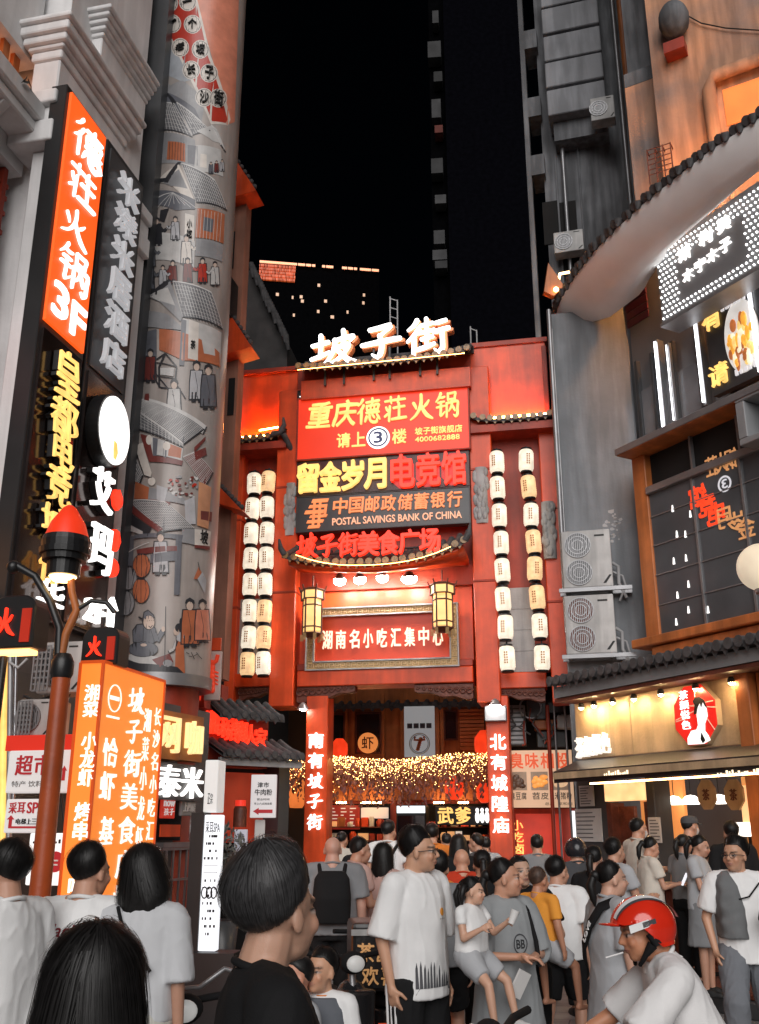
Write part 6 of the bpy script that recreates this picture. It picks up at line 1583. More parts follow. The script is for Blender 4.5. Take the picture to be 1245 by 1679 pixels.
# ------------------------------------------------------------------ street lamp (orange red post)
lp = at(92, 1200, 7.0); lx, ly = lp.x, lp.y
zq = lambda y: at(92, y, 7.0).z
t = thing('street_lamp', 'street lamp with a red conical cap, black head and curved arms on an orange post', 'street lamp', (lx, ly, 0))
L_ = Matrix.Translation((lx, ly, 0))
mb = MB(L_); mb.mat(pm('orange_red_post', (.55, .10, .025), .4, var=.3, scale=3, bump=.08, streak=.3)).lathe([(.11, 0), (.11, .12), (.078, .2), (.072, 1.2), (.064, zq(1110))], (0, 0, 0), 20); mb.build('post', None, t)
mb = MB(L_); mb.mat(M_BLACK).lathe([(.066, zq(1112)), (.08, zq(1105)), (.08, zq(1085)), (.066, zq(1078)), (.05, zq(1072))], (0, 0, 0), 18); mb.build('collar', None, t)
pt = lambda x, y: (at(x, y, 7.0).x - lx, 0, at(x, y, 7.0).z)
mb = MB(L_); mb.mat(M_BLACK).tube([pt(96, 1080), pt(98, 1030), pt(82, 985), pt(58, 945), pt(28, 928)], [.034, .032, .030, .028, .03], n=10); mb.ball(pt(22, 930), (.05, .05, .05), 12, 8); mb.build('left_arm', None, t)
mb = MB(L_); mb.mat(M_ORW).tube([pt(100, 1080), pt(108, 1040), pt(122, 1010), pt(126, 1000), pt(118, 970), pt(116, 940)], [.03, .03, .03, .028, .026, .03], n=10); mb.build('right_arm', None, t)
mb = MB(L_); mb.mat(M_ORW).tube([pt(122, 1006), pt(160, 986), pt(180, 990), pt(196, 1010)], .02, n=8) if False else mb.mat(M_BLACK).tube([pt(126, 1000), pt(150, 985), pt(175, 988), pt(188, 1004)], .018, n=8); mb.build('scroll_arm', None, t)
hx, _, _ = pt(110, 880)
mb = MB(L_); mb.mat(M_BLACK)
mb.lathe([(.12, zq(945)), (.125, zq(922)), (.16, zq(921)), (.165, zq(912)), (.185, zq(911)), (.19, zq(902)), (.175, zq(901)), (.18, zq(890)), (.17, zq(882))], (hx, 0, 0), 26, smooth=False); mb.build('head', None, t)
mb = MB(L_); mb.mat(em('red_cap_glow', (.9, .045, .012), .55, .15, 4)).lathe([(.165, zq(884)), (.125, zq(858)), (.05, zq(834)), (.02, zq(829)), (.004, zq(828))], (hx, 0, 0), 26); mb.build('cap', None, t)
mb = MB(L_); mb.mat(em('lamp_glow', (1, .62, .25), 9)).lathe([(.07, zq(945) - .035), (.10, zq(945) - .004)], (hx, 0, 0), 18); mb.build('bulb', None, t)
# black fire sign boxes
def fire_sign(x0, y0, x1, y1, Y, xs, label):
 P = Plane(at((x0 + x1) / 2, y1, Y), -12.7); u0, u1, z0, z1 = P.rect(x0, y0, x1, y1); us = P.uz(xs, (y0 + y1) / 2)[0]
 t = thing('fire_sign', label, 'sign', P.w((u0 + u1) / 2, 0, z0), P.a, 'black fire character signs')
 r = (z1 - z0) * .30
 def shape(a, b): return [(a, z0), (b, z0)] + [(b - r + r * math.cos(q), z1 - r + r * math.sin(q)) for q in np.linspace(0, math.pi / 2, 7)] + [(a + r + r * math.cos(q), z1 - r + r * math.sin(q)) for q in np.linspace(math.pi / 2, math.pi, 7)]
 mb = MB(P); mb.mat(M_BLACK).prism(shape(u0, u1), 0, .22); mb.build('case', None, t, bevel=.012)
 mb = MB(P); mb.mat(em('dim_red_side', (.6, .03, .01), .35, .2)).box(us, u1 - .03, -.012, .0, z0 + .04, z1 - r * .9); mb.build('red_side', None, t)
 mb = MB(P); mb.mat(E_RED); w = us - u0; mb.brush('火', u0 + .22 * w, u0 + .82 * w, z0 + (z1 - z0) * .22, z0 + (z1 - z0) * .74, -.02, .015); mb.build('lettering', None, t)
 return t, P, u0, u1, z0
t, P, u0, u1, z0 = fire_sign(-18, 976, 57, 1062, 7.4, 36, 'black rounded box sign with a red fire character, hanging left of the street lamp')
mb = MB(P); mb.mat(em('warm_underlamp', (1, .45, .14), 4)).box(u0 + .05, u1 - .04, .03, .15, z0 - .04, z0 - .005); mb.build('underlamp', None, t)
mb = MB(P); mb.mat(M_BLACK).tube([(u0 + .1, .1, z0 - .045), (u0 + .1, .1, 0)], .03, n=8); mb.build('post', None, t)
t, P, u0, u1, z0 = fire_sign(134, 1028, 194, 1090, 8.35, 176, 'black rounded box sign with a red fire character, standing on the orange food sign')
# ------------------------------------------------------------------ orange food plaza sign
OB = Plane(at(170, 1087, 8.2), LA)
uo0, zo1 = OB.uz(170, 1087); uo1 = OB.uz(270, 1118)[0]; do = OB.dz(133, 1090, uo0)[0]
zo0 = .25
t = thing('food_street_sign', 'tall glowing orange box sign with columns of white characters on two faces', 'sign', OB.w(uo0, 0, 0), OB.a)
mb = MB(OB); mb.mat(E_ORBOX).box(uo0, uo1, 0, do, zo0, zo1); mb.build('light_box', None, t)
mb = MB(OB); mb.mat(em('orange_edge', (.75, .09, .01), .5))
for u in (uo0, uo1):
 mb.box(u - .012, u + .012, -.012, .012, 0, zo1 + .01)
mb.box(uo0 - .012, uo0 + .012, do - .012, do + .012, 0, zo1 + .01); mb.box(uo0, uo1, -.014, .01, zo1, zo1 + .025); mb.box(uo0 - .014, uo0 + .01, 0, do, zo1, zo1 + .025); mb.box(uo0 - .05, uo1 + .05, -.05, do + .05, 0, .24)
mb.build('frame', None, t)
W = uo1 - uo0
E_OWHITE = em('sign_white_letter', (1, .93, .86), 1.1)
def ocol(txt, x0, x1, ytop, ybot, off, jig=0.0):
 mb = MB(OB); xm = (x0 + x1) / 2; a = OB.uz(x0, (ytop + ybot) / 2)[0]; b = OB.uz(x1, (ytop + ybot) / 2)[0]; z1 = OB.uz(xm, ytop)[1]; z0 = OB.uz(xm, ybot)[1]
 mb.mat(E_OWHITE).col_text(txt, a, b, z0, z1, -.008, .007, off=off, gap=.2, jig=jig); mb.build('lettering', None, t)
ocol('坡子街美食广场', 198, 224, 1118, 1500, .012, .015)
ocol('湘菜小龙虾', 229, 240, 1155, 1400, .0); ocol('长沙名小吃汇集', 245, 256, 1155, 1420, .0)
ocol('恰虾', 166, 190, 1205, 1318, .02, .05); ocol('基', 163, 185, 1335, 1390, .02, .05)
mb = MB(OB); c = OB.uz(188, 1145); rr = abs(OB.uz(177, 1145)[0] - c[0]); rz_ = abs(OB.uz(188, 1122)[1] - c[1]); el = lambda k: [(c[0] + rr * k * math.cos(q), c[1] + rz_ * k * math.sin(q)) for q in np.linspace(0, 6.283, 31)[:-1]]
mb.mat(E_OWHITE).ring(el(1.0), el(.92), -.008, -.001);
for k in range(3): mb.box(c[0] - rr * .7 + k * rr * .48, c[0] - rr * .7 + k * rr * .48 + rr * .4, -.008, -.001, c[1] - rz_ * .14, c[1] + rz_ * .14)
for k in range(4): mb.box(c[0] - rr + k * rr * .5, c[0] - rr + k * rr * .5 + rr * .4, -.008, -.001, c[1] - rz_ * 1.45, c[1] - rz_ * 1.3)
mb.build('emblem', None, t)
E1 = Plane(OB.w(uo0, 0, 0), LA - 90)          # narrow face towards us
for txt, y0, y1 in (('湘菜', 1122, 1176), ('小龙虾', 1200, 1290), ('烤串', 1315, 1378), ('小吃', 1405, 1470)):
 xm = 153 - (y0 - 1120) * .085; mb = MB(E1); a = E1.uz(xm - 14, (y0 + y1) / 2)[0]; b = E1.uz(xm + 11, (y0 + y1) / 2)[0]; z1 = E1.uz(xm, y0)[1]; z0 = E1.uz(xm, y1)[1]
 mb.mat(E_OWHITE).col_text(txt, a, b, z0, z1, -.008, .007, off=.04, gap=.06); mb.build('lettering', None, t)
# ------------------------------------------------------------------ shops under the tower
L2 = Plane(at(300, 1300, 13.2), 70)
row = thing('corner_shop', 'dark shop front with metal grille under the painted tower', 'shop', L2.w(0, 0, 0), L2.a)
a, z1 = L2.uz(200, 1165, .1); b, _ = L2.uz(338, 1300, .1)
mb = MB(L2); mb.mat(M_CHAR).box(a - 2, b, .1, .5, 0, z1 + .2); mb.build('wall', None, row)
mb = MB(L2); mb.mat(M_STEEL)
u0, u1, z0, z1 = L2.rect(256, 1392, 312, 1545, 0)
for k in range(6): u = u0 + (u1 - u0) * k / 5; mb.box(u - .012, u + .012, -.02, .0, max(z0, .1), z1)
for k in range(4): z = z1 - (z1 - max(z0, .1)) * k / 3; mb.box(u0, u1, -.035, -.021, z - .015, z + .015)
mb.build('grille', None, row)
mb = MB(L2); mb.mat(M_STEEL).box(u0, u1 + .1, -.06, .05, z1 + .02, z1 + .08); mb.build('grille_rail', None, row)
mb = MB(L2); mb.mat(M_GLASSD).box(u0, u1 + .1, .06, .09, z1 + .1, z1 + .75); mb.build('window', None, row)
E_YELW = em('yellow_white_letter', (1, .72, .32), 1.05)
for ch, (x0, y0, x1, y1), wd, m_ in (('网', (262, 1172, 301, 1236), 'nearer', E_YELW), ('咖', (309, 1180, 338, 1240), 'farther', E_YELW)):
 u0, u1, z0, z1 = L2.rect(x0, y0, x1, y1, -.3)
 t = thing('cafe_letter', f'glowing yellow character box of the internet cafe sign, {wd} of two', 'letter sign', L2.w(u0, -.3, z0), L2.a, 'internet cafe letters')
 mb = MB(L2); mb.mat(pm('amber_box', (.45, .16, .04), .5)).box(u0 - .06, u1 + .06, -.22, -.02, z0 - .06, z1 + .06); mb.build('case', None, t)
 mb = MB(L2); mb.mat(m_).text(ch, u0 + .03, u1 - .03, z0 + .02, z1 - .02, -.28, .05, off=.012); mb.build('letter', None, t)
u0, u1, z0, z1 = L2.rect(256, 1252, 338, 1312, -.3)
t = thing('rice_hotel_sign', 'dark sign with big white outlined characters below the internet cafe letters', 'sign', L2.w(u0, -.3, z0), L2.a)
mb = MB(L2); mb.mat(M_CHAR).box(u0, u1, -.26, -.1, z0, z1); mb.build('panel', None, t)
mb = MB(L2); mb.mat(E_WHITE2).row('泰米', u0 + .04, u1 - .04, z0 + .03, z1 - .03, -.30, .035, off=.012, gap=.06); mb.build('lettering', None, t)
t = flat_sign('now_sign', 'small dark red shop window sign with pale letters under the outlined white characters', L2, 266, 1308, 288, 1342, -.16, em('dim_red_sign', (.6, .03, .015), .5), [('now', .1, .9, .58, .85, E_FACE, .02), ('孩子', .12, .9, .15, .5, E_FACE, 0)], th=.04)
t = flat_sign('arrow_plate', 'small grey plate with characters beside the dark red window sign', L2, 298, 1308, 322, 1338, -.2, pm('plate_grey', (.30, .31, .32), .5), [('上四楼', .1, .9, .25, .75, M_WHITEP, .01)], th=.04)
mb = MB(L2); u0, u1, z0, z1 = L2.rect(264, 1352, 296, 1372, -.12); mb.mat(M_RED).box(u0, u1, -.12, -.1, z0, z1); tag(mb.build('car_sticker'), 'small red sticker on the dark shop window above the grille', 'sticker')
# tall lit panel, white post sign
L5 = Plane(at(345, 1400, 10.5), -6)
def ex_menu(u0, u1, z0, z1, d, t, P):
 W, H = u1 - u0, z1 - z0; mb = MB(P); mb.mat(M_INK)
 for r_ in range(14):
  z = z1 - H * (.16 + .055 * r_)
  if r_ in (4, 5): mb.box(u0 + .1 * W, u0 + .9 * W, d - .006, d - .001, z, z + .004); continue
  for k in range(random.randint(2, 5)):
   x = u0 + W * random.uniform(.08, .8); mb.box(x, x + W * random.uniform(.04, .12), d - .006, d - .001, z - .015, z + .01)
 for k in range(3): mb.ring([(u0 + W * (.22 + .26 * k) + .035 * math.cos(q), z0 + .42 * H + .06 * math.sin(q)) for q in np.linspace(0, 6.28, 13)[:-1]], [(u0 + W * (.22 + .26 * k) + .024 * math.cos(q), z0 + .42 * H + .046 * math.sin(q)) for q in np.linspace(0, 6.28, 13)[:-1]], d - .006, d - .001)
 mb.build('print', None, t)
 mb = MB(P); mb.mat(M_BLACK).box(u0 - .14, u0 - .005, d - .0, d + .2, 0, z1 + .02); mb.box(u0 - .14, u1 + .2, d - .06, d + .26, 0, z0 - .01); mb.build('case', None, t)
flat_sign('menu_light_panel', 'tall bright white menu light panel on a black stand beside the orange sign', L5, 330, 1336, 359, 1560, 0, em('panel_white', (.92, .95, 1), .95), [('采耳SPA', .1, .92, .86, .95, M_INK, .0)], ex_menu, th=.12)
flat_sign('pillar_sign', 'narrow white upright sign box above the tall menu light panel', L5, 335, 1246, 357, 1332, .05, em('pillar_white', (.86, .86, .84), .5), [('正宗', .3, .7, .16, .36, M_INK, 0)], None, th=.3)
# tiled shop row next to the gate
L3 = Plane(at(400, 1250, 15.6), 80)
L3 = Plane(at(400, 1250, 15.6), 40)
noodle = thing('noodle_shop', 'dark noodle shop with two short tiled eaves and red neon characters left of the gate', 'shop', L3.w(0, 0, 0), L3.a)
u0, z0 = L3.uz(338, 1240, 0); u1, _ = L3.uz(470, 1260, 0); zr0 = L3.uz(400, 1226, 0)[1]; zr1 = L3.uz(390, 1182, 0)[1]
mb = MB(L3); mb.mat(M_REDD).box(u0, L3.uz(440, 1200)[0], .0, .3, zr0 - .3, zr1 + .25); mb.build('sign_band', None, noodle)
mb = MB(L3); mb.mat(M_TILE); tile_roof(mb, u0, u1, zr0 - .12, -.5, .1, .25, pitch=.17, r=.05); mb.build('lower_eave', None, noodle)
mb = MB(L3); mb.mat(M_TILE); tile_roof(mb, u0, L3.uz(446, 1200)[0], zr1 + .06, -.35, .1, .25, pitch=.17, r=.05); mb.build('upper_eave', None, noodle)
mb = MB(L3); mb.mat(pm('eave_pale', (.34, .34, .35), .7, var=.3)).box(u0, u1, -.42, -.36, zr0 - .30, zr0 - .19); mb.build('eave_board', None, noodle)
mb = MB(L3); mb.mat(E_RED)
for k, ch in enumerate('湘味猪脚人家'[:6]):
 px = 347 + k * 16.2; py = 1184 + k * 5.6; u, z = L3.uz(px, py, -.1); mb.text(ch, u - .11, u + .11, z - .17, z + .17, -.12, .05, off=.02)
 mb.build('neon_letter', None, noodle); mb = MB(L3); mb.mat(E_RED)
mb = MB(L3); mb.mat(M_VOID).box(u0, u1 + .2, .5, .55, 0, zr0 - .1); mb.mat(M_CHAR).box(u0, u0 + .12, -.02, .4, 0, zr0 - .2); mb.box(u1 - .15, u1 + .05, -.02, .4, 0, zr0 - .2); mb.build('wall', None, noodle)
mb = MB(L3); mb.mat(em('red_interior', (.55, .05, .02), .3, .5, 2)).box(u0 + .2, u0 + 1.4, .44, .49, 1.6, zr0 - .35); mb.build('interior', None, noodle)
def ex_arrow3(u0, u1, z0, z1, d, t, P):
 W, H = u1 - u0, z1 - z0; mb = MB(P); mb.mat(M_REDINK)
 mb.prism([(u0 + .12 * W, z0 + .15 * H), (u0 + .34 * W, z0 + .23 * H), (u0 + .34 * W, z0 + .19 * H), (u0 + .88 * W, z0 + .19 * H), (u0 + .88 * W, z0 + .11 * H), (u0 + .34 * W, z0 + .11 * H), (u0 + .34 * W, z0 + .07 * H)], d - .008, d - .001); mb.build('arrow', None, t)
L6 = Plane(at(430, 1300, 14.6), -4)
flat_sign('noodle_board', 'pale sign board with black characters and a red arrow left of the gate', L6, 411, 1270, 453, 1341, 0, em('pale_board', (.80, .76, .76), .42), [('津市', .25, .72, .70, .82, M_INK, .02), ('牛肉粉', .15, .85, .52, .66, M_INK, .02), ('营业时间', .25, .75, .40, .45, M_INK, 0), ('早上六点到凌晨', .15, .85, .30, .35, M_INK, 0)], ex_arrow3, th=.06)
flat_sign('white_strip_poster', 'creased white strip poster hanging under the pale noodle board', L6, 417, 1344, 434, 1404, .1, M_PAPER, [], None, 'poster', .02)
flat_sign('grey_stand_sign', 'slim pale standing sign in the doorway left of the gate', L6, 383, 1360, 404, 1424, .3, em('stand_pale', (.6, .6, .68), .4), [('牛肉', .2, .8, .75, .9, M_INK, 0)], None, 'sign', .08)
mb = MB(L6); u0, u1, z0, z1 = L6.rect(388, 1312, 400, 1356, .5); c = (u0 + u1) / 2
t = thing('bottle_figure', 'dark sauce bottle shaped sign with a red cap in the doorway', 'sign', L6.w(c, .5, z0))
mb.mat(M_WOOD).lathe([(.10, z0), (.10, z0 + .25), (.06, z0 + .34), (.06, z1 - .1)], (c, .5, 0), 14); mb.build('body', None, t)
mb = MB(L6); mb.mat(em('red_cap', (.9, .04, .02), .7)).lathe([(.08, z1 - .1), (.08, z1)], (c, .5, 0), 14); mb.build('cap', None, t)
t = thing('door_plant', 'grey leafy plant beside the tall menu light panel', 'plant', at_z(372, 1560, .0) if False else (L6.w(L6.uz(370, 1400, 0)[0], 0, 0)))
mb = MB(L6); u, z = L6.uz(370, 1385, 0); mb.mat(pm('pale_leaf', (.16, .17, .16), .5, var=.6, scale=15, bump=0)); leafy(mb, (u, 0, z - .15), .34, 260, .07, 1.3); mb.build('foliage', None, t)
mb = MB(L6); mb.mat(M_CHAR).lathe([(.18, 0), (.24, .6), (.22, .6)], (u, 0, 0), 14); mb.build('pot', None, t)
# crayfish poster on the tower's flank
def ex_cray(u0, u1, z0, z1, d, t, P):
 W, H = u1 - u0, z1 - z0; mb = MB(P); mb.mat(em('crayfish_red', (.75, .05, .015), .5, .4, 14))
 for k in range(7): mb.ball((u0 + W * (.36 + .03 * k), d - .02, z0 + H * (.75 - .09 * k)), (W * (.30 - .02 * k), .02, H * .075), 12, 6)
 for s_ in (-1, 1):
  mb.tube([(u0 + W * .4, d - .02, z0 + H * .72), (u0 + W * (.4 + .32 * s_), d - .02, z0 + H * .8), (u0 + W * (.4 + .38 * s_), d - .02, z0 + H * .92)], .03, n=6)
  for k in range(4): mb.tube([(u0 + W * .45, d - .015, z0 + H * (.6 - .07 * k)), (u0 + W * (.45 + .42 * s_), d - .015, z0 + H * (.55 - .08 * k))], .012, n=5)
 mb.build('crayfish_picture', None, t); mb = MB(P); mb.mat(E_FACE); mb.text('口味虾', u0 + .2 * W, u0 + .8 * W, z0 + .93 * H, z0 + .98 * H, d - .01, .008) if False else None
CP_ = Plane(at(348, 1100, 14.3), -8)
flat_sign('crayfish_poster', 'red and white crayfish poster beside the foot of the painted tower', CP_, 336, 1068, 362, 1148, 0, pm('poster_cream', (.62, .5, .46), .6), [], ex_cray, 'poster', .05)
mb = MB(CP_); u0, u1, z0, z1 = CP_.rect(336, 1046, 362, 1066, 0); mb.mat(M_RED).box(u0, u1, 0, .05, z0, z1); tag(mb.build('poster_header'), 'plain red header board above the crayfish poster', 'sign')
# red lit clutter just under the tower
mb = MB(CP_); u0, u1, z0, z1 = CP_.rect(298, 1118, 336, 1160, .2); mb.mat(M_REDD).box(u0, u1, .2, .5, z0, z1); mb.mat(em('red_glyph', (.8, .05, .02), .6));
for k in range(2): mb.box(u0 + .1 + .28 * k, u0 + .3 + .28 * k, .17, .195, z0 + .1, z1 - .06)
tag(mb.build('red_sign_box'), 'dark red sign box with two red glowing tablets directly under the painted tower', 'sign')
# ================================================================== INSIDE THE GATE
IP = Plane(at(660, 1360, 25.0), -9)
inn = thing('inner_shop', 'orange wooden shop front with dark windows seen through the archway', 'shop', IP.w(0, 0, 0), IP.a)
u0, u1, z0, z1 = IP.rect(440, 1120, 960, 1312, 0)
mb = MB(IP); mb.mat(M_ORW); mb.box(u0, u1, 0, .4, z0, z1)
for px in (536, 568, 580, 628, 660, 718, 726, 752, 797): u, _ = IP.uz(px, 1200); mb.box(u - .05, u + .05, -.08, -.001, z0, z1 - .25)
mb.build('wall', None, inn, bevel=.01)
for (x0, y0, x1, y1) in ((541, 1170, 566, 1237), (583, 1168, 626, 1236), (728, 1164, 751, 1214)):
 a, b, c0, c1 = IP.rect(x0, y0, x1, y1, -.05); mb = MB(IP); mb.mat(M_GLASSD).box(a, b, -.06, .0, c0, c1); o = mb.build('window', None, inn)
 mb = MB(IP); mb.mat(M_WOOD).ring([(a, c0), (b, c0), (b, c1), (a, c1)], [(a + .04, c0 + .04), (b - .04, c0 + .04), (b - .04, c1 - .04), (a + .04, c1 - .04)], -.10, -.05); mb.build('frame', None, o)
a, b, c0, c1 = IP.rect(754, 1162, 796, 1230, -.04); mb = MB(IP); mb.mat(pm('louvre_orange', (.70, .26, .09), .5, var=.2))
for k in range(11): z = c0 + (c1 - c0) * k / 11; mb.box(a, b, -.08 + .002 * (k % 2), -.01, z + .01, z + (c1 - c0) / 11 - .012)
mb.build('louvre', None, inn)
mb = MB(IP); mb.mat(M_TILE); a, z = IP.uz(535, 1160, -.3); b, _ = IP.uz(800, 1160, -.3); tile_roof(mb, a - 1, b + 1, z + .02, -.3, .3, .25, pitch=.24, r=.07); mb.build('eave', None, inn)
mb = MB(IP); c = IP.uz(603, 1218, -.2); mb.mat(em('shrimp_disc', (1, .32, .08), .65)).disc(c, .25, -.2, -.12, 28); t_ = thing('shrimp_sign', 'round orange sign with a dark character in the window of the inner shop', 'sign', IP.w(c[0], -.2, c[1] - .25), IP.a); mb.build('disc', None, t_)
mb = MB(IP); mb.mat(M_WOOD).text('虾', c[0] - .15, c[0] + .15, c[1] - .15, c[1] + .15, -.21, .008, off=.02); mb.build('lettering', None, t_)
# white hanging banner with round lobster mark
a, b, c0, c1 = IP.rect(663, 1158, 713, 1241, -.5); W, H = b - a, c1 - c0
t = thing('hanging_banner', 'pale grey hanging banner with a round crayfish mark above the garland', 'banner', IP.w((a + b) / 2, -.5, c0), IP.a)
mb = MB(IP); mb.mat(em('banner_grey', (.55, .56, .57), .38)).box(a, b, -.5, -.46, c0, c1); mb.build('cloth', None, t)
mb = MB(IP); mb.mat(pm('banner_blue_grey', (.16, .19, .24), .7));
for k in range(4): mb.box(a + W * (.10 + .21 * k), a + W * (.27 + .21 * k), -.508, -.501, c0 + .56 * H, c0 + .66 * H)
mb.build('tablets', None, t)
mb = MB(IP); c = (a + .5 * W, c0 + .26 * H); rr = .34 * W; ci = lambda k: [(c[0] + rr * k * math.cos(q), c[1] + rr * k * math.sin(q)) for q in np.linspace(0, 6.283, 33)[:-1]]
mb.mat(M_GOLD).ring(ci(1.0), ci(.93), -.508, -.501); mb.mat(pm('mark_ring', (.2, .2, .2), .7)).ring(ci(.86), ci(.80), -.508, -.501)
mb.mat(M_CORAL)
for k in range(6): mb.ball((c[0] + rr * (.12 - .06 * k), -.51, c[1] + rr * (.45 - .2 * k)), (rr * .2, .012, rr * .14), 10, 6)
for s_ in (-1, 1):
 mb.tube([(c[0], -.51, c[1] + rr * .3), (c[0] + s_ * rr * .5, -.51, c[1] + rr * .35), (c[0] + s_ * rr * .4, -.51, c[1] + rr * .65)], .03, n=6)
mb.build('crayfish_mark', None, t)
# wisteria garland with fairy lights between the pillars
D_ = .9
garl = thing('flower_garland', 'wisteria garland full of golden fairy lights hung across the archway', 'garland', GP.w(0, D_, GP.uz(640, 1300, D_)[1]), GP.a)
ua2, _ = GP.uz(474, 1270, D_); ub2, _ = GP.uz(806, 1270, D_)
zt0 = GP.uz(640, 1243, D_)[1]; zt1 = GP.uz(640, 1272, D_)[1]; zt2 = GP.uz(640, 1315, D_)[1]
sag = lambda f: -.04 * math.sin(math.pi * f) + .035 * math.sin(f * 9)
mb = MB(GP); n_ = 2600
for k in range(n_):
 f = random.random(); u = ua2 + (ub2 - ua2) * f; strand = math.sin(f * 160) * .5 + .5
 z = zt0 + sag(f) - random.random() ** 1.3 * (zt0 - zt2) * (.55 + .5 * strand)
 p = Vector((u, D_ + random.uniform(-.22, .22), z)); a_ = Vector((random.uniform(-.4, .4), random.uniform(-1, 1), random.uniform(-1, -.2))).normalized(); b_ = a_.orthogonal().normalized()
 L = random.uniform(.035, .075); mb.add([p - a_ * L, p + b_ * L * .4, p + a_ * L, p - b_ * L * .4], [(0, 1, 2, 3)])
mb.mat(pm('wisteria_flower', (.22, .09, .10), .8, var=.7, scale=12, bump=0, dirt=(.28, .10, .03))).build('flowers', None, garl)
o = garl.children[0]; o.data.materials.clear(); o.data.materials.append(MATS['wisteria_flower'])
mb = MB(GP); mb.mat(em('fairy_gold', (1, .60, .20), 16))
for k in range(1900):
 f = random.random(); u = ua2 + (ub2 - ua2) * f
 z = zt0 + .05 + sag(f) - abs(random.gauss(0, .5)) * (zt0 - zt1) * 1.3
 p = (u, D_ - .24 + random.uniform(-.05, .3), z); r_ = random.uniform(.003, .008);
 mb.add([(p[0] - r_, p[1], p[2]), (p[0], p[1] - r_, p[2]), (p[0] + r_, p[1], p[2]), (p[0], p[1] + r_, p[2]), (p[0], p[1], p[2] + r_), (p[0], p[1], p[2] - r_)], [(0, 1, 4), (1, 2, 4), (2, 3, 4), (3, 0, 4), (1, 0, 5), (2, 1, 5), (3, 2, 5), (0, 3, 5)])
mb.build('fairy_lights', None, garl)['kind'] = 'stuff'
# lower inner shops
low = thing('inner_stall_row', 'dark red food stalls with lit boards under the garland', 'stall', IP.w(0, 0, 0), IP.a)
mb = MB(IP); mb.mat(M_REDD).box(u0, u1, .3, .6, 0, z0 + .1); mb.build('wall', None, low)
mb = MB(IP); mb.mat(M_VOID)
for (x0, x1) in ((540, 640), (700, 800)): a, b, c0, c1 = IP.rect(x0, 1318, x1, 1420, .28); mb.box(a, b, .26, .29, 0.0, c1); mb.build('opening', None, low); mb = MB(IP); mb.mat(M_VOID)
def ex_lines(u0, u1, z0, z1, d, t, P):
 W, H = u1 - u0, z1 - z0; mb = MB(P); mb.mat(E_FACE)
 for r_ in range(6):
  for k in range(3): x = u0 + W * (.08 + .3 * k); mb.box(x, x + W * random.uniform(.08, .22), d - .008, d - .001, z1 - H * (.14 + .14 * r_) - .012, z1 - H * (.14 + .14 * r_) + .012)
 mb.build('print', None, t)
flat_sign('menu_board', 'dark red menu board with small pale lines under the left end of the garland', IP, 540, 1320, 590, 1360, .1, em('menu_red', (.30, .02, .012), .5), [], ex_lines, th=.05)
flat_sign('white_counter_sign', 'pale strip sign with small dark marks beside the dark red menu board', IP, 592, 1324, 637, 1342, .1, em('strip_pale', (.8, .7, .62), .5), [], None, th=.05)
fz = thing('drinks_fridge', 'black display fridge with a lit white top in the middle of the archway', 'fridge', IP.w(IP.uz(675, 1400, -.6)[0], -.6, 0), IP.a)
a, b, c0, c1 = IP.rect(650, 1320, 699, 1400, -.8); mb = MB(IP); mb.mat(M_BLACK).box(a, b, -.8, -.1, 0, c1); mb.build('cabinet', None, fz, bevel=.02)
mb = MB(IP); z = IP.uz(675, 1333, -.8)[1]; mb.mat(em('fridge_top', (.9, .95, 1), 1.6)).box(a + .02, b - .02, -.83, -.801, z, c1 - .02); mb.build('lit_top', None, fz)
mb = MB(IP); mb.mat(M_GLASSD).box(a + .04, b - .04, -.83, -.801, .2, z - .06); mb.build('door', None, fz)
flat_sign('yellow_stall_sign', 'black stall sign with two big yellow brush characters beside the fridge', IP, 714, 1322, 805, 1353, -.5, M_BLACK, [('武爹', .03, .66, .08, .94, E_YEL, .05)], None, th=.08)
mb = MB(IP); mb.mat(E_WHITE2)
for k in range(3): u, z = IP.uz(783 + 8 * k, 1340, -.56); mb.ball((u, -.56, z), (.055, .02, .13), 10, 7); mb.ball((u, -.56, z + .16), (.04, .02, .05), 10, 7)
t_ = mb.build('mascot_mark'); tag(t_, 'three plain white figure marks at the right end of the yellow stall sign', 'sign')
for (px, py, r_, lb) in ((745, 1292, .22, 'red lantern hanging under the middle of the garland'), (794, 1300, .18, 'small red lantern hanging beside the right gate pillar'), (557, 1228, .2, 'red lantern in front of the leftmost inner window'), (796, 1220, .26, 'red cylindrical lantern beside the top of the right gate pillar')):
 u, z = IP.uz(px, py, -1.2); t = thing('red_lantern', lb, 'lantern', IP.w(u, -1.2, z - r_), IP.a)
 mb = MB(IP); mb.mat(em('red_lantern_glow', (.95, .05, .012), .95, .2, 5)).lathe([(r_ * .45, z - r_ * 1.2), (r_ * .95, z - r_ * .6), (r_, z), (r_ * .95, z + r_ * .6), (r_ * .45, z + r_ * 1.2)], (u, -1.2, 0), 18); mb.build('shade', None, t)
 mb = MB(IP); mb.mat(M_BLACK).tube([(u, -1.2, z + r_ * 1.2), (u, -1.2, z + r_ * 2.2)], .012, n=5); mb.build('cord', None, t)
mb = MB(IP); mb.mat(em('stall_light', (1, .55, .22), 40));
for px in (520, 560, 600, 620, 720, 760): u, z = IP.uz(px, 1316, -.3); mb.box(u - .12, u + .12, -.34, -.28, z - .02, z + .02); mb.build('strip_lamp', None, low); mb = MB(IP); mb.mat(MATS['stall_light'])
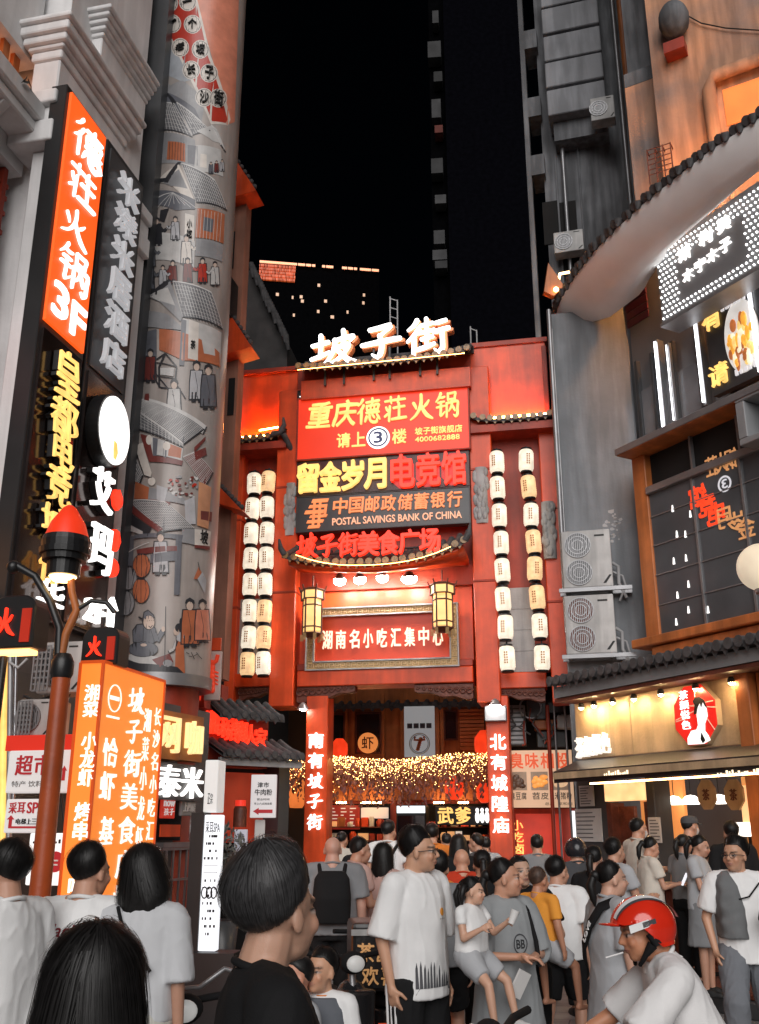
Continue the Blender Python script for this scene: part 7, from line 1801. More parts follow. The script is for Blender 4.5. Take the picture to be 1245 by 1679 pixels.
# stall goods under the garland; some glow to stand in for stall light
for si, (x0, x1) in enumerate(((542, 640), (702, 800))):
 a, b, c0, c1 = IP.rect(x0, 1330, x1, 1420, .2)
 for r_ in range(4):
  z = .9 + .32 * r_
  mb = MB(IP); mb.mat(M_WOOD).box(a, b, .02, .24, z - .03, z); mb.build('shelf', None, low)
  u = a + .05
  while u < b - .15:
   w = random.uniform(.10, .24); h = random.uniform(.1, .24)
   mb = MB(IP); mb.mat(random.choice((M_PAPER, M_RED, M_ORW, M_REDD, M_PLANK, em('goods_glow', (1, .5, .2), .5), em('goods_red_glow', (.9, .08, .03), .5), em('goods_pale_glow', (.9, .8, .7), .5))))
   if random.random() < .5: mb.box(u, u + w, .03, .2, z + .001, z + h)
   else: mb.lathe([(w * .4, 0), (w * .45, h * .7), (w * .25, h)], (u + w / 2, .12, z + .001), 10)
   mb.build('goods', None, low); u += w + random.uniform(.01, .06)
# stinky tofu board right of the gate
SP_ = Plane(GP.w(0, .7, 0), -9)
a, b, c0, c1 = SP_.rect(833, 1230, 940, 1324, 0); W, H = b - a, c1 - c0
t = thing('snack_board', 'tan snack board with orange characters over three food pictures beside the right pillar', 'sign', SP_.w((a + b) / 2, 0, c0), SP_.a)
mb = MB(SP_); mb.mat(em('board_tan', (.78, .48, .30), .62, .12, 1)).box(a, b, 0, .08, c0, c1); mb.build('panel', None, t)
mb = MB(SP_); mb.mat(em('board_orange', (.85, .10, .02), .6)).row('臭味相投', a + .03 * W, b - .03 * W, c0 + .68 * H, c0 + .95 * H, -.012, .011, off=.035, gap=.16); mb.build('title_lettering', None, t)
mb = MB(SP_); mb.mat(M_INK)
for txt, fa, fb in (('臭豆腐', .02, .28), ('苕皮', .36, .62), ('米猪粉', .70, .97)): mb.row(txt, a + fa * W, a + fb * W, c0 + .14 * H, c0 + .26 * H, -.01, .009, off=.01)
mb.text('总店  家和店', a + .55 * W, a + .97 * W, c0 + .04 * H, c0 + .09 * H, -.01, .009); mb.build('small_lettering', None, t)
for k in range(3):
 x0, x1 = a + W * (.03 + .325 * k), a + W * (.29 + .325 * k); zz0, zz1 = c0 + .30 * H, c0 + .62 * H
 mb = MB(SP_); mb.mat(pm('picture_card', (.55, .40, .28), .5)).box(x0, x1, -.012, -.001, zz0, zz1)
 mb.mat([em('food_dark', (.10, .05, .03), .5, .5, 15), em('food_golden', (1, .38, .08), .7, .3, 12), em('food_rice', (.85, .55, .32), .6, .3, 10)][k])
 if k == 2: mb.disc(((x0 + x1) / 2, (zz0 + zz1) / 2), (x1 - x0) * .45, -.02, -.013, 24, (zz1 - zz0) * .36)
 for q in range(12): mb.ball((random.uniform(x0 + .06, x1 - .06), -.02, random.uniform(zz0 + .06, zz1 - .08)), (random.uniform(.04, .08), .012 + .0006 * q, random.uniform(.03, .06)), 8, 5)
 mb.build('food_picture', None, t)
# stall beneath it
st = thing('snack_stall', 'bright red and white snack stall front under the tan snack board', 'stall', SP_.w((a + b) / 2, .3, 0), SP_.a)
mb = MB(SP_); mb.mat(M_REDD).box(a - .2, b + .5, .9, 1.0, 0, c0 + .0); mb.build('back_wall', None, st)
mb = MB(SP_); mb.mat(em('stall_red', (.7, .04, .015), .5, .4, 2)).box(a + .1, a + .8 * W, .5, .6, 1.0, c0 - .1); mb.build('lit_panel', None, st)
mb = MB(SP_); mb.mat(em('stall_white', (.95, .97, 1), 1.3)).box(b - .05, b + .35, .6, .7, .9, c0 - .05); mb.build('white_panel', None, st)
mb = MB(SP_); mb.mat(E_GOLD); u, _ = SP_.uz(848, 1360); mb.col_text('小吃卤味', u - .10, u + .10, 1.15, c0 - .2, .46, .03, off=.03); mb.build('neon_lettering', None, st)
mb = MB(SP_); mb.mat(M_REDD).box(a, b + .2, .0, .6, 0, .9); mb.mat(M_PLANK).box(a - .03, b + .23, -.04, .62, .91, .96); mb.build('counter', None, st)
mb = MB(SP_)
for k, (px, r_) in enumerate(((905, .035), (916, .02), (934, .02))): u, _ = SP_.uz(px, 1300); mb.mat(M_REDD if k == 0 else M_METAL).tube([(u, -.03, 0), (u, -.03, c1 + .8)], r_, n=8); mb.build('post', None, st); mb = MB(SP_)
# cables, boxes and old equipment above the snack board
cl = thing('wall_equipment', 'tangle of dark air ducts, meter boxes and cables above the tan snack board', 'equipment', SP_.w((a + b) / 2, .5, c1), SP_.a)
for (x0, y0, x1, y1, m_, d) in ((834, 1156, 862, 1222, M_METAL, .5), (864, 1148, 896, 1180, M_CHAR, .4), (876, 1180, 912, 1196, M_ORW, .3), (880, 1198, 930, 1226, M_BLACK, .35), (914, 1172, 942, 1194, M_ACW, .1), (898, 1150, 930, 1170, M_BLACK, .45)):
 q0, q1, r0, r1 = SP_.rect(x0, y0, x1, y1, d); mb = MB(SP_); mb.mat(m_).box(q0, q1, d, d + .4, r0, r1)
 if m_ is M_METAL:
  for k in range(9): zz = r0 + (r1 - r0) * k / 9; mb.mat(M_CHAR).box(q0 + .03, q1 - .03, d - .01, d - .001, zz, zz + .03)
 mb.build('meter_box', None, cl, bevel=.02)
for k in range(9):
 x0, y0 = random.uniform(836, 930), random.uniform(1150, 1190); pts = [(x0 + random.uniform(-22, 22) * i / 3, y0 + 14 * i + random.uniform(-8, 8)) for i in range(4)]
 q = [SP_.uz(*p, .25) for p in pts]; mb = MB(SP_); mb.mat(random.choice((M_BLACK, M_CHAR, M_REDD))).tube([(u, .25, z) for u, z in q], random.uniform(.012, .025), n=6); mb.build('cable', None, cl)
u, z = SP_.uz(870, 1160, .3); mb = MB(SP_); mb.mat(M_STEEL); mb.tube([(u + .2 * math.cos(q), .3, z + .2 * math.sin(q)) for q in np.linspace(0, 6.28, 18)], .02, n=6); mb.build('coil', None, cl)
mb = MB(SP_); mb.mat(M_VOID); q0, _ = SP_.uz(830, 1200, 1.2); q1, _ = SP_.uz(960, 1200, 1.2); mb.box(q0, q1, 1.2, 1.3, 0, c1 + 1.6); mb.build('dark_wall', None, cl)
# orange lantern sign left of the gate, dark passage walls
u, z = IP.uz(480, 1285, -3.5); t = thing('shop_lantern', 'orange glowing cylindrical shop lantern with dark strokes left of the gate pillar', 'lantern', IP.w(u, -3.5, z - .4), IP.a)
mb = MB(IP); mb.mat(em('orange_lantern', (1, .24, .05), .7, .2, 4)).lathe([(.22, z - .5), (.30, z - .38), (.30, z + .42), (.22, z + .52)], (u, -3.5, 0), 18); mb.build('shade', None, t)
mb = MB(IP); mb.mat(M_WOOD).text('网', u - .16, u + .16, z - .28, z + .3, -3.815, .02, off=.01) if False else mb.mat(M_WOOD).lathe([(.24, z + .525), (.30, z + .6), (.05, z + .72)], (u, -3.5, 0), 16); mb.build('rim', None, t)
for sx, (xa, xb) in (('left', (330, 470)), ('right', (872, 1010))):
 pw = Plane(at((xa + xb) / 2, 1300, 21.5), -10); q0, _ = pw.uz(xa, 1300); q1, _ = pw.uz(xb, 1300)
 mb = MB(pw); mb.mat(M_VOID).box(q0, q1, 0, 8, 0, 7.5); tag(mb.build('passage_wall'), f'dark house wall closing the lane behind the gate on its {"near" if sx == "left" else "far"} side, {"beside the noodle shop" if sx == "left" else "beside the snack stall"}', 'wall')
# ================================================================== PEOPLE
def _cap(p0, p1, r0, r1, n=12):
 """tapered capsule"""
 p0, p1 = Vector(p0), Vector(p1); ax = p1 - p0; L = ax.length
 ax = ax.normalized() if L > 1e-6 else Vector((0, 0, 1)); x = ax.orthogonal().normalized(); y = ax.cross(x)
 prof = [(-r0 * math.sin(a), r0 * math.cos(a)) for a in (1.25, .8, .4)] + [(0, r0)] + [(L * t, r0 + (r1 - r0) * t) for t in (.25, .5, .75)] + [(L, r1)] + [(L + r1 * math.sin(a), r1 * math.cos(a)) for a in (.4, .8, 1.25)]
 vs = [p0 + ax * h + (x * math.cos(k * 2 * math.pi / n) + y * math.sin(k * 2 * math.pi / n)) * r for h, r in prof for k in range(n)]
 m = len(prof)
 fs = [(i * n + k, i * n + (k + 1) % n, (i + 1) * n + (k + 1) % n, (i + 1) * n + k) for i in range(m - 1) for k in range(n)]
 fs += [tuple(range(n))[::-1], tuple(range((m - 1) * n, m * n))]
 return vs, fs
def _ell(c, r, M=None, n=16, m=10):
 vs, fs = [], []
 for i in range(m + 1):
  t = math.pi * (i + .001) / (m + .002)
  for k in range(n):
   p = 2 * math.pi * k / n; v = Vector((c[0] + r[0] * math.sin(t) * math.cos(p), c[1] + r[1] * math.sin(t) * math.sin(p), c[2] + r[2] * math.cos(t)))
   vs.append(M @ v if M else v)
 fs = [(i * n + k, (i + 1) * n + k, (i + 1) * n + (k + 1) % n, i * n + (k + 1) % n) for i in range(m) for k in range(n)]
 fs += [tuple(range(n)), tuple(range(m * n, (m + 1) * n))[::-1]]
 return vs, fs
def _loft(rings, M=None, n=24):
 """rings: (x, y, z, rx, ry) from bottom to top, flat closed ends"""
 vs = []
 for (cx, cy, cz, rx, ry) in rings:
  for k in range(n):
   a = 2 * math.pi * k / n; c_, s_ = math.cos(a), math.sin(a)
   e = .82                                             # squarish ellipse
   v = Vector((cx + rx * math.copysign(abs(c_) ** e, c_), cy + ry * math.copysign(abs(s_) ** e, s_), cz)); vs.append(M @ v if M else v)
 m = len(rings)
 fs = [(i * n + k, i * n + (k + 1) % n, (i + 1) * n + (k + 1) % n, (i + 1) * n + k) for i in range(m - 1) for k in range(n)]
 fs += [tuple(range(n))[::-1], tuple(range((m - 1) * n, m * n))]
 return vs, fs
def _vox(parts, size, smooth):
 """union of closed shapes as one continuous skin (numpy verts, faces)"""
 vs, fs = [], []
 for v, f in parts:
  o = len(vs); vs += [tuple(q) for q in v]; fs += [tuple(i + o for i in g) for g in f]
 me = bpy.data.meshes.new('body_source'); me.from_pydata(vs, [], fs); me.update()
 ob = bpy.data.objects.new('body_source', me); TMP.collection.objects.link(ob)
 r = ob.modifiers.new('r', 'REMESH'); r.mode = 'VOXEL'; r.voxel_size = size; r.use_smooth_shade = True
 if smooth:
  sm = ob.modifiers.new('s', 'SMOOTH'); sm.factor = .5; sm.iterations = smooth
 with bpy.context.temp_override(scene=TMP, view_layer=TMP_VL):
  dg = bpy.context.evaluated_depsgraph_get(); dg.update()
 out = bpy.data.meshes.new_from_object(ob.evaluated_get(dg), depsgraph=dg)
 n = len(out.vertices); co = np.empty(n * 3); out.vertices.foreach_get('co', co)
 bpy.data.objects.remove(ob); bpy.data.meshes.remove(me)
 return out, co.reshape(-1, 3)
TMP = bpy.data.scenes.new('workbench'); TMP_VL = TMP.view_layers[0]
def _noise(co, f, seed=0):
 r = np.random.default_rng(seed); out = np.zeros(len(co))
 for k in range(7):
  d = r.normal(size=3); d /= np.linalg.norm(d); out += np.sin(co @ d * f * r.uniform(.6, 1.7) + r.uniform(0, 6.28))
 return out / 3.2
def _finish(me, co, name, mat, parent, col=None):
 me.vertices.foreach_set('co', co.ravel()); me.materials.clear(); me.materials.append(mat); me.name = name
 if col is not None:
  a = me.color_attributes.new('col', 'FLOAT_COLOR', 'POINT'); c4 = np.ones((len(co), 4)); c4[:, :3] = col; a.data.foreach_set('color', c4.ravel())
 me.polygons.foreach_set('use_smooth', [True] * len(me.polygons)); me.update()
 o = put(bpy.data.objects.new(name, me)); o.parent = parent
 return o
M_SKIN = vcol('skin', .48, .12, .15, 300)
def cloth(name, col, rough=.85):
 """woven cloth: fine weave bump over broad tone"""
 if name in MATS: return MATS[name]
 m = pm(name, col, rough, var=.10, scale=5, bump=.18, bscale=260, spec=.2)
 return m
def hairmat(name, col):
 if name in MATS: return MATS[name]
 return pm(name, col, .46, var=.5, scale=40, bump=.0, spec=.35)
M_HAIR = hairmat('black_hair', (.010, .009, .009)); M_HAIRG = hairmat('greyed_black_hair', (.055, .054, .056)); M_HAIRB = hairmat('brown_black_hair', (.030, .018, .013))
W_TEE = cloth('white_cotton', (.80, .80, .80)); C_BLACK = cloth('black_cotton', (.012, .012, .013)); C_GREY = cloth('grey_cotton', (.22, .225, .235)); C_LGREY = cloth('light_grey_cotton', (.42, .43, .45))
C_DGREY = cloth('charcoal_cotton', (.07, .072, .078)); C_CREAM = cloth('cream_cotton', (.62, .57, .50)); C_PINK = cloth('dusty_pink_cotton', (.52, .34, .30)); C_ORANGE = cloth('orange_cotton', (.72, .22, .04)); C_RED = cloth('red_cotton', (.55, .05, .02))
C_JEAN = cloth('grey_denim', (.17, .18, .20)); C_SHOE = cloth('white_shoe', (.6, .6, .6), .5); C_SHOEB = cloth('black_shoe', (.02, .02, .02), .5); C_YEL = cloth('amber_cotton', (.80, .33, .05))
def person(label, px, py, Y, heading, H=None, vox=.009, skin=(.50, .27, .185), female=False, head=(0, 0, 0), lean=0, twist=0, R_arm=None, L_arm=None, R_leg=None, L_leg=None, hip=None,
  top=None, top_hem=.88, top_loose=.022, sleeve=.55, bottom='trousers', bot=None, bot_to=None, bot_loose=.018, shoes=None, hair='short', hmat=None, strands=0, hscale=1.0, bulk=1.0, group=None, glasses=False, mask=False, cap=None, curl=.5, child=False, loc=None, z0=0.0, fingers=True):
 rz = R(heading)
 hd = at(px, py, Y)
 if H is None: H = hd.z - z0
 s = H / 1.71
 root = thing('person', label, 'person', loc if loc else (hd.x, hd.y, z0), rz, group)
 S = Matrix.Diagonal((s, s, s, 1))
 sh = (.165 if female else .19) * bulk; hipw = .095
 th, shn = .425, .41
 def leg(side, spec):
  kd, ad = spec if spec else ((.02, .015, -1), (0, -.02, -1))
  kd = Vector((kd[0] * side, kd[1], kd[2])).normalized(); ad = Vector((ad[0] * side, ad[1], ad[2])).normalized()
  h = Vector((hipw * side, 0, 0)); k = h + kd * th; a = k + ad * shn
  return h, k, a
 rl, ll = leg(1, R_leg), leg(-1, L_leg)
 hz = hip if hip is not None else -min(rl[2].z, ll[2].z) + .075
 HP = Vector((0, 0, hz))
 legs = [[p + HP for p in q] for q in (rl, ll)]
 T = Matrix.Translation(HP) @ Matrix.Rotation(R(twist), 4, 'Z') @ Matrix.Rotation(-R(lean), 4, 'X') @ Matrix.Translation((0, 0, -.90))
 cs = 1.27 if child else 1.0
 HM = T @ Matrix.Translation((0, .012, 1.468)) @ Matrix.Rotation(R(head[0]), 4, 'Z') @ Matrix.Rotation(R(head[1]), 4, 'X') @ Matrix.Rotation(R(head[2]), 4, 'Y') @ Matrix.Diagonal((hscale * cs, hscale * cs, hscale * cs, 1)) @ Matrix.Translation((0, .02, .095))
 def arm(side, spec):
  ed, wd = spec if spec else ((.14, -.04, -1), (.02, .16, -1))
  ed = Vector((ed[0] * side, ed[1], ed[2])).normalized(); wd = Vector((wd[0] * side, wd[1], wd[2])).normalized()
  S0 = Vector((sh * side, -.005, 1.385)); e = S0 + ed * .285; w = e + wd * .245
  return [T @ S0, T @ e, T @ w], (T.to_3x3() @ wd).normalized(), side
 ra, la = arm(1, R_arm), arm(-1, L_arm)
 b = bulk
 P = []
 tors = [(0, 0, .86, .150, .100), (0, -.012, .93, .165 * b, .112), (0, 0, 1.05, (.125 if female else .142) * b, .098 * b), (0, .008, 1.20, .150 * b, .108 * b), (0, .0, 1.32, .165 * b, .100), (0, -.008, 1.395, .150, .078), (0, -.012, 1.44, .085, .062)]
 P.append(_loft(tors, T)); P.append(_cap(T @ Vector((0, -.024, 1.42)), HM @ Vector((0, -.03, -.05)), .062 * (b if b > 1 else 1) - (.008 if female else 0), .058 - (.006 if female else 0)))
 for side in (1, -1): P.append(_cap(T @ Vector((.05 * side, -.015, 1.43)), T @ Vector((sh * side * .93, -.008, 1.382)), .048, .050))
 for (S0, e, w), wd, side in (ra, la):
  k = (.85 if female else 1.0) * b
  P += [_cap(S0, e, .050 * k, .038 * k), _cap(e, w, .039 * k, .026 * k)]
  P += hand_shape(w, wd, side, T, curl, vox < .012 and fingers)
 for h, k, a in legs:
  P += [_cap(h, k, .082 * b, .054), _cap(k, k.lerp(a, .35), .052, .053), _cap(k.lerp(a, .3), a, .053, .036)]
  P.append(_cap(a + Vector((0, -.03, -.035)), a + Vector((0, .13, -.045)), .036, .026))
 Hh = lambda c, r: P.append(_ell(c, r, HM))
 Hh((0, -.012, .028), (.074, .094, .086)); Hh((0, .030, -.030), (.060, .062, .078)); Hh((0, .056, -.082), (.030, .026, .024)); Hh((0, .020, -.072), (.050, .052, .036))
 Hh((0, .078, .028), (.045, .012, .014)); Hh((.034, .066, -.026), (.026, .020, .026)); Hh((-.034, .066, -.026), (.026, .020, .026))
 P.append(_cap(HM @ Vector((0, .084, .014)), HM @ Vector((0, .104, -.022)), .008, .0125)); Hh((.011, .092, -.026), (.009, .010, .008)); Hh((-.011, .092, -.026), (.009, .010, .008))
 Hh((0, .088, -.052), (.021, .009, .006)); Hh((0, .087, -.060), (.018, .010, .007))
 for sd in (1, -1): Hh((.076 * sd, -.008, -.008), (.009, .018, .030)); Hh((.030 * sd, .078, .004), (.015, .008, .008))
 me, co = _vox([([S @ Vector(q) for q in v], f) for v, f in P], vox, 3)
 HMs = S @ HM
 inv = np.array(HMs.inverted()); hp = co @ inv[:3, :3].T + inv[:3, 3]
 sk = np.array(skin); col = np.tile(sk, (len(co), 1)) * (1 + .07 * _noise(co, 22, 3))[:, None]
 nearh = np.abs(hp).max(1) < .2
 def blend(mask, c, a=1.0):
  m_ = np.clip(mask, 0, 1)[:, None] * a; col[:] = col * (1 - m_) + np.array(c) * m_
 g = lambda x, c, w: np.exp(-((x - c) / w) ** 2)
 front = (hp[:, 1] > .05) & nearh
 ax = np.abs(hp[:, 0])
 blend(front * g(ax, .036, .026) * g(hp[:, 2], -.03, .024), np.array(skin) * np.array((1.12, .86, .80)), .5)          # cheeks
 blend(front * np.clip(1.5 - ax / .018, 0, 1) * np.clip(2.2 - np.abs(hp[:, 2] + .056) / .006, 0, 1), (.38, .12, .10) if female else (.36, .15, .12), .85)   # lips
 blend(front * np.clip(2 - ax / .017, 0, 1) * np.clip(2 - np.abs(hp[:, 2] + .0555) / .0018, 0, 1), (.10, .03, .03), .8)
 blend(front * np.clip(2.0 - np.abs(ax - .031) / .010, 0, 1) * np.clip(2.0 - np.abs(hp[:, 2] - .0035) / .0042, 0, 1), (.42, .38, .36), .7)                     # eyes
 blend(front * np.clip(2.0 - np.abs(ax - .031) / .0052, 0, 1) * np.clip(2.0 - np.abs(hp[:, 2] - .0035) / .0050, 0, 1), (.012, .009, .008), 1)
 blend(front * np.clip(2.0 - np.abs(ax - .031) / .012, 0, 1) * np.clip(2.0 - np.abs(hp[:, 2] - .0085) / .0018, 0, 1), (.02, .015, .012), .9)
 blend(front * np.clip(2.0 - np.abs(ax - .033) / .013, 0, 1) * np.clip(2.0 - np.abs(hp[:, 2] - .0245 - (ax - .02) * .1) / .0036, 0, 1), (.02, .016, .014), .8)    # brows
 _finish(me, co, 'body', M_SKIN, root, col)
 if hair: hair_mesh(root, HMs, hair, hmat or M_HAIR, strands, vox)
 sz = max(vox * 1.25, .010)
 def wear(nm, parts, mat, fold=.006, seed=0):
  me, co = _vox([([S @ Vector(q) for q in v], f) for v, f in parts], sz, 4)
  n = np.empty(len(co) * 3); me.vertices.foreach_get('normal', n); n = n.reshape(-1, 3)
  w1 = _noise(co * np.array((1, 1, .45)), 26, seed + len(label)); w2 = _noise(co * np.array((1.1, 1.1, .45)), 48, seed + 5 + len(label))
  co = co + n * (w1 * fold * .75 + np.clip(1 - np.abs(w2), 0, 1) ** 2.5 * fold * .75)[:, None] * s
  return _finish(me, co, nm, mat, root)
 tops = None
 if top is not None:
  L = top_loose; parts = []
  rr = [(0, 0, top_hem, max(.168 * b, .15) + L, .118 * b + L), (0, 0, 1.05, .158 * b + L, .112 * b + L)] if top_hem < 1.0 else [(0, 0, top_hem, .155 * b + L, .112 * b + L)]
  if top_hem < .7: rr = [(0, 0, top_hem, .22 + L, .17 + L), (0, 0, .80, .175 + L, .13 + L), (0, 0, 1.03, .140 + L, .102 + L)]
  rr += [(0, .004, 1.20, .160 * b + L * .8, .114 * b + L * .8), (0, 0, 1.32, .172 * b + L * .5, .106 + L * .5), (0, -.006, 1.40, .150 + L * .4, .084 + L * .4), (0, -.010, 1.452, .090, .068)]
  parts.append(_loft(rr, T))
  for side in (1, -1): parts.append(_cap(T @ Vector((.045 * side, -.012, 1.415)), T @ Vector((sh * side * .96, -.006, 1.388)), .062, .062 + L * .3))
  if sleeve:
   for (S0, e, w), wd, side in (ra, la):
    if sleeve <= 1:
     ec = S0.lerp(e, sleeve); parts.append(_tubef([S0, S0.lerp(ec, .5), ec], [.060 + L * .4, .058 + L * .7, .056 + L * .9]))
    else:
     ec = e.lerp(w, sleeve - 1); parts.append(_tubef([S0, S0.lerp(e, .5), e, e.lerp(ec, .5), ec], [.060 + L * .4, .055 + L * .6, .048 + L * .6, .043 + L * .5, .036 + L * .4]))
  tops = wear('shirt' if top_hem > .7 else 'dress', parts, top, .0055, 1)
  mb = MB(Matrix.Translation(root.location) @ Matrix.Rotation(rz, 4, 'Z') @ S @ T); mb.mat(top)
  cr = .069 if not female else .066
  mb.tube([(cr * 1.06 * math.cos(a), -.014 + cr * .95 * math.sin(a), 1.455 - .014 * math.sin(a) - .004 * abs(math.cos(a))) for a in np.linspace(0, 6.2832, 29)], .0095, n=8, cap=False); mb.build('neckband', None, tops)
 if bottom in ('trousers', 'shorts', 'skirt') and bot is not None:
  L = bot_loose; parts = [_loft([(0, 0, .84, .155 * b + L, .112 * b + L), (0, -.01, .93, .166 * b + L, .116 * b + L), (0, 0, 1.02, .146 * b + L * .6, .104 * b + L * .6)], Matrix.Translation((0, 0, hz - .90)) @ Matrix.Rotation(R(twist), 4, 'Z') if lean < 25 else T)]
  if bottom == 'skirt':
   zb = bot_to or .5; parts.append(_loft([(0, 0, zb, .21 + L, .17 + L), (0, 0, .78, .18 + L, .13 + L), (0, 0, .96, .165 + L, .115 + L)], Matrix.Translation((0, 0, hz - .90))))
  else:
   for h, k, a in legs:
    if bottom == 'shorts': ke = h.lerp(k, bot_to or .8); parts.append(_tubef([h, h.lerp(ke, .5), ke], [.096 * b + L, .088 * b + L, .078 + L * 1.3]))
    else: ae = k.lerp(a, .93); parts.append(_tubef([h, h.lerp(k, .5), k, k.lerp(ae, .5), ae], [.094 * b + L, .078 * b + L, .062 + L, .060 + L * .9, .050 + L]))
  wear(bottom, parts, bot, .007, 2)
 if shoes is not None:
  for h, k, a in legs:
   f = Vector((0, 1, 0)); d_ = (a - k).normalized(); f = (f - d_ * f.dot(d_) * .35).normalized()
   pr = [_cap(a + Vector((0, -.025, -.03)), a + f * .06 + Vector((0, 0, -.038)), .045, .044), _cap(a + f * .05 + Vector((0, 0, -.045)), a + f * .155 + Vector((0, 0, -.05)), .042, .033), _loft([(a.x, a.y + .065, a.z - .082, .046, .135), (a.x, a.y + .065, a.z - .062, .048, .138)])]
   me, co = _vox([([S @ Vector(q) for q in v], f_) for v, f_ in pr], sz, 2); _finish(me, co, 'shoe', shoes, root)
 if glasses:
  mb = MB(Matrix.Translation(root.location) @ Matrix.Rotation(rz, 4, 'Z') @ HMs); mb.mat(M_BLACK)
  for sd in (1, -1):
   mb.tube([(.031 * sd + .022 * math.cos(q), .098 - .004 * abs(math.cos(q)), .003 + .018 * math.sin(q)) for q in np.linspace(0, 6.283, 17)], .0022, n=5)
   mb.tube([(.053 * sd, .094, .008), (.072 * sd, .05, .008), (.080 * sd, -.01, .004)], .0022, n=5)
  mb.tube([(-.009, .104, .006), (.009, .104, .006)], .0022, n=5); mb.build('glasses', None, root)
 if mask:
  mb = MB(Matrix.Translation(root.location) @ Matrix.Rotation(rz, 4, 'Z') @ HMs); mb.mat(C_SHOE)
  for i in range(7):
   pass
  vs, fs = [], []
  for i in range(6):
   z = -.012 - .085 * i / 5
   for j in range(9):
    a = (j / 8 - .5) * 2.6; rx = .070 - .018 * (i / 5); ry = .100 - .012 * abs(i - 1.5); vs.append((rx * math.sin(a), .012 + ry * math.cos(a), z))
  fs = [(i * 9 + j, i * 9 + j + 1, (i + 1) * 9 + j + 1, (i + 1) * 9 + j) for i in range(5) for j in range(8)]
  mb.add(vs, fs, True); mb.tube([(.068, .03, -.02), (.078, -.0, -.005)], .002, n=4); mb.tube([(-.068, .03, -.02), (-.078, -.0, -.005)], .002, n=4); mb.build('face_mask', None, root)
 if cap is not None:
  mb = MB(Matrix.Translation(root.location) @ Matrix.Rotation(rz, 4, 'Z') @ HMs); mb.mat(cap)
  pr = [(.088, .045), (.088, .075), (.078, .105), (.05, .125), (.005, .132)]; mb.lathe(pr, (0, -.012, 0), 20, sy=1.2)
  vs = [(.07 * math.sin(a) * 1.0, .07 + k * .075 * math.cos(a * .8), .056 - .012 * k - .02 * math.sin(a) ** 2) for k in (0, 1) for a in np.linspace(-1.4, 1.4, 9)]; vs += [(x, y, z - .006) for x, y, z in vs]
  fs = [(j, j + 1, 9 + j + 1, 9 + j) for j in range(8)] + [(18 + j, 27 + j, 28 + j, 19 + j) for j in range(8)] + [(9 + j, 10 + j, 28 + j, 27 + j) for j in range(8)]
  mb.add(vs, fs, True); mb.build('cap', None, root)
 return dict(root=root, S=S, T=T, HM=HMs, s=s, arms=(ra, la), legs=legs, W=Matrix.Translation(root.location) @ Matrix.Rotation(rz, 4, 'Z'), top=tops, hz=hz)
def _tubef(pts, rs, n=16):
 """flat ended tube for sleeves and trouser legs"""
 t = MB(); t.tube(pts, list(rs), n=n)
 return [Vector(v) for v in t.v], t.f
def hand_shape(w, d, side, T, curl, fingers):
 """palm, four bent fingers and a thumb from the side of the palm"""
 inward = (T.to_3x3() @ Vector((-side, 0, 0))); fwd = (T.to_3x3() @ Vector((0, 1, 0)))
 up = fwd - d * fwd.dot(d)
 if up.length < .2: up = inward - d * inward.dot(d)
 up.normalize(); nrm = d.cross(up).normalized()                 # nrm: across the palm's thickness
 if nrm.dot(inward) < 0: nrm = -nrm
 out = [_cap(w, w + d * .03, .025, .026)]
 if not fingers:
  return out + [_cap(w + d * .03 + up * o, w + d * .15 + up * o * .7 + nrm * .03 * curl, .022, .014) for o in (-.018, .018)] + [_cap(w + d * .03 + up * .02, w + d * .085 + up * .05 + nrm * .02, .013, .010)]
 for o in (-.028, -.010, .010, .028): out.append(_cap(w + d * .02 + up * o * .7, w + d * .085 + up * o, .0155, .0125))
 for o, L in ((-.030, .055), (-.010, .070), (.010, .074), (.029, .066)):
  b0 = w + d * .085 + up * o; c1 = curl * .9; d1 = (d * math.cos(c1) + nrm * math.sin(c1)); b1 = b0 + d1 * L * .55; d2 = (d * math.cos(c1 * 2) + nrm * math.sin(c1 * 2)); b2 = b1 + d2 * L * .5
  out += [_cap(b0, b1, .0105, .0092), _cap(b1, b2, .0092, .0075)]
 t0 = w + d * .028 + up * .026; t1 = t0 + (d * .55 + up * .75 + nrm * .35).normalized() * .040; t2 = t1 + (d * .85 + up * .25 + nrm * .55).normalized() * .032
 return out + [_cap(t0, t1, .0135, .0110), _cap(t1, t2, .0110, .0085)]
HAIR = dict(short=(-.80, -.04, .50, .40, .020), crew=(-.78, .0, .52, .46, .010), mop=(-.84, -.10, .36, .40, .032), bob=(-.9, -.55, .42, .40, .026), long=(-.9, -.45, .50, .42, .024), tied=(-.70, .0, .58, .48, .012))
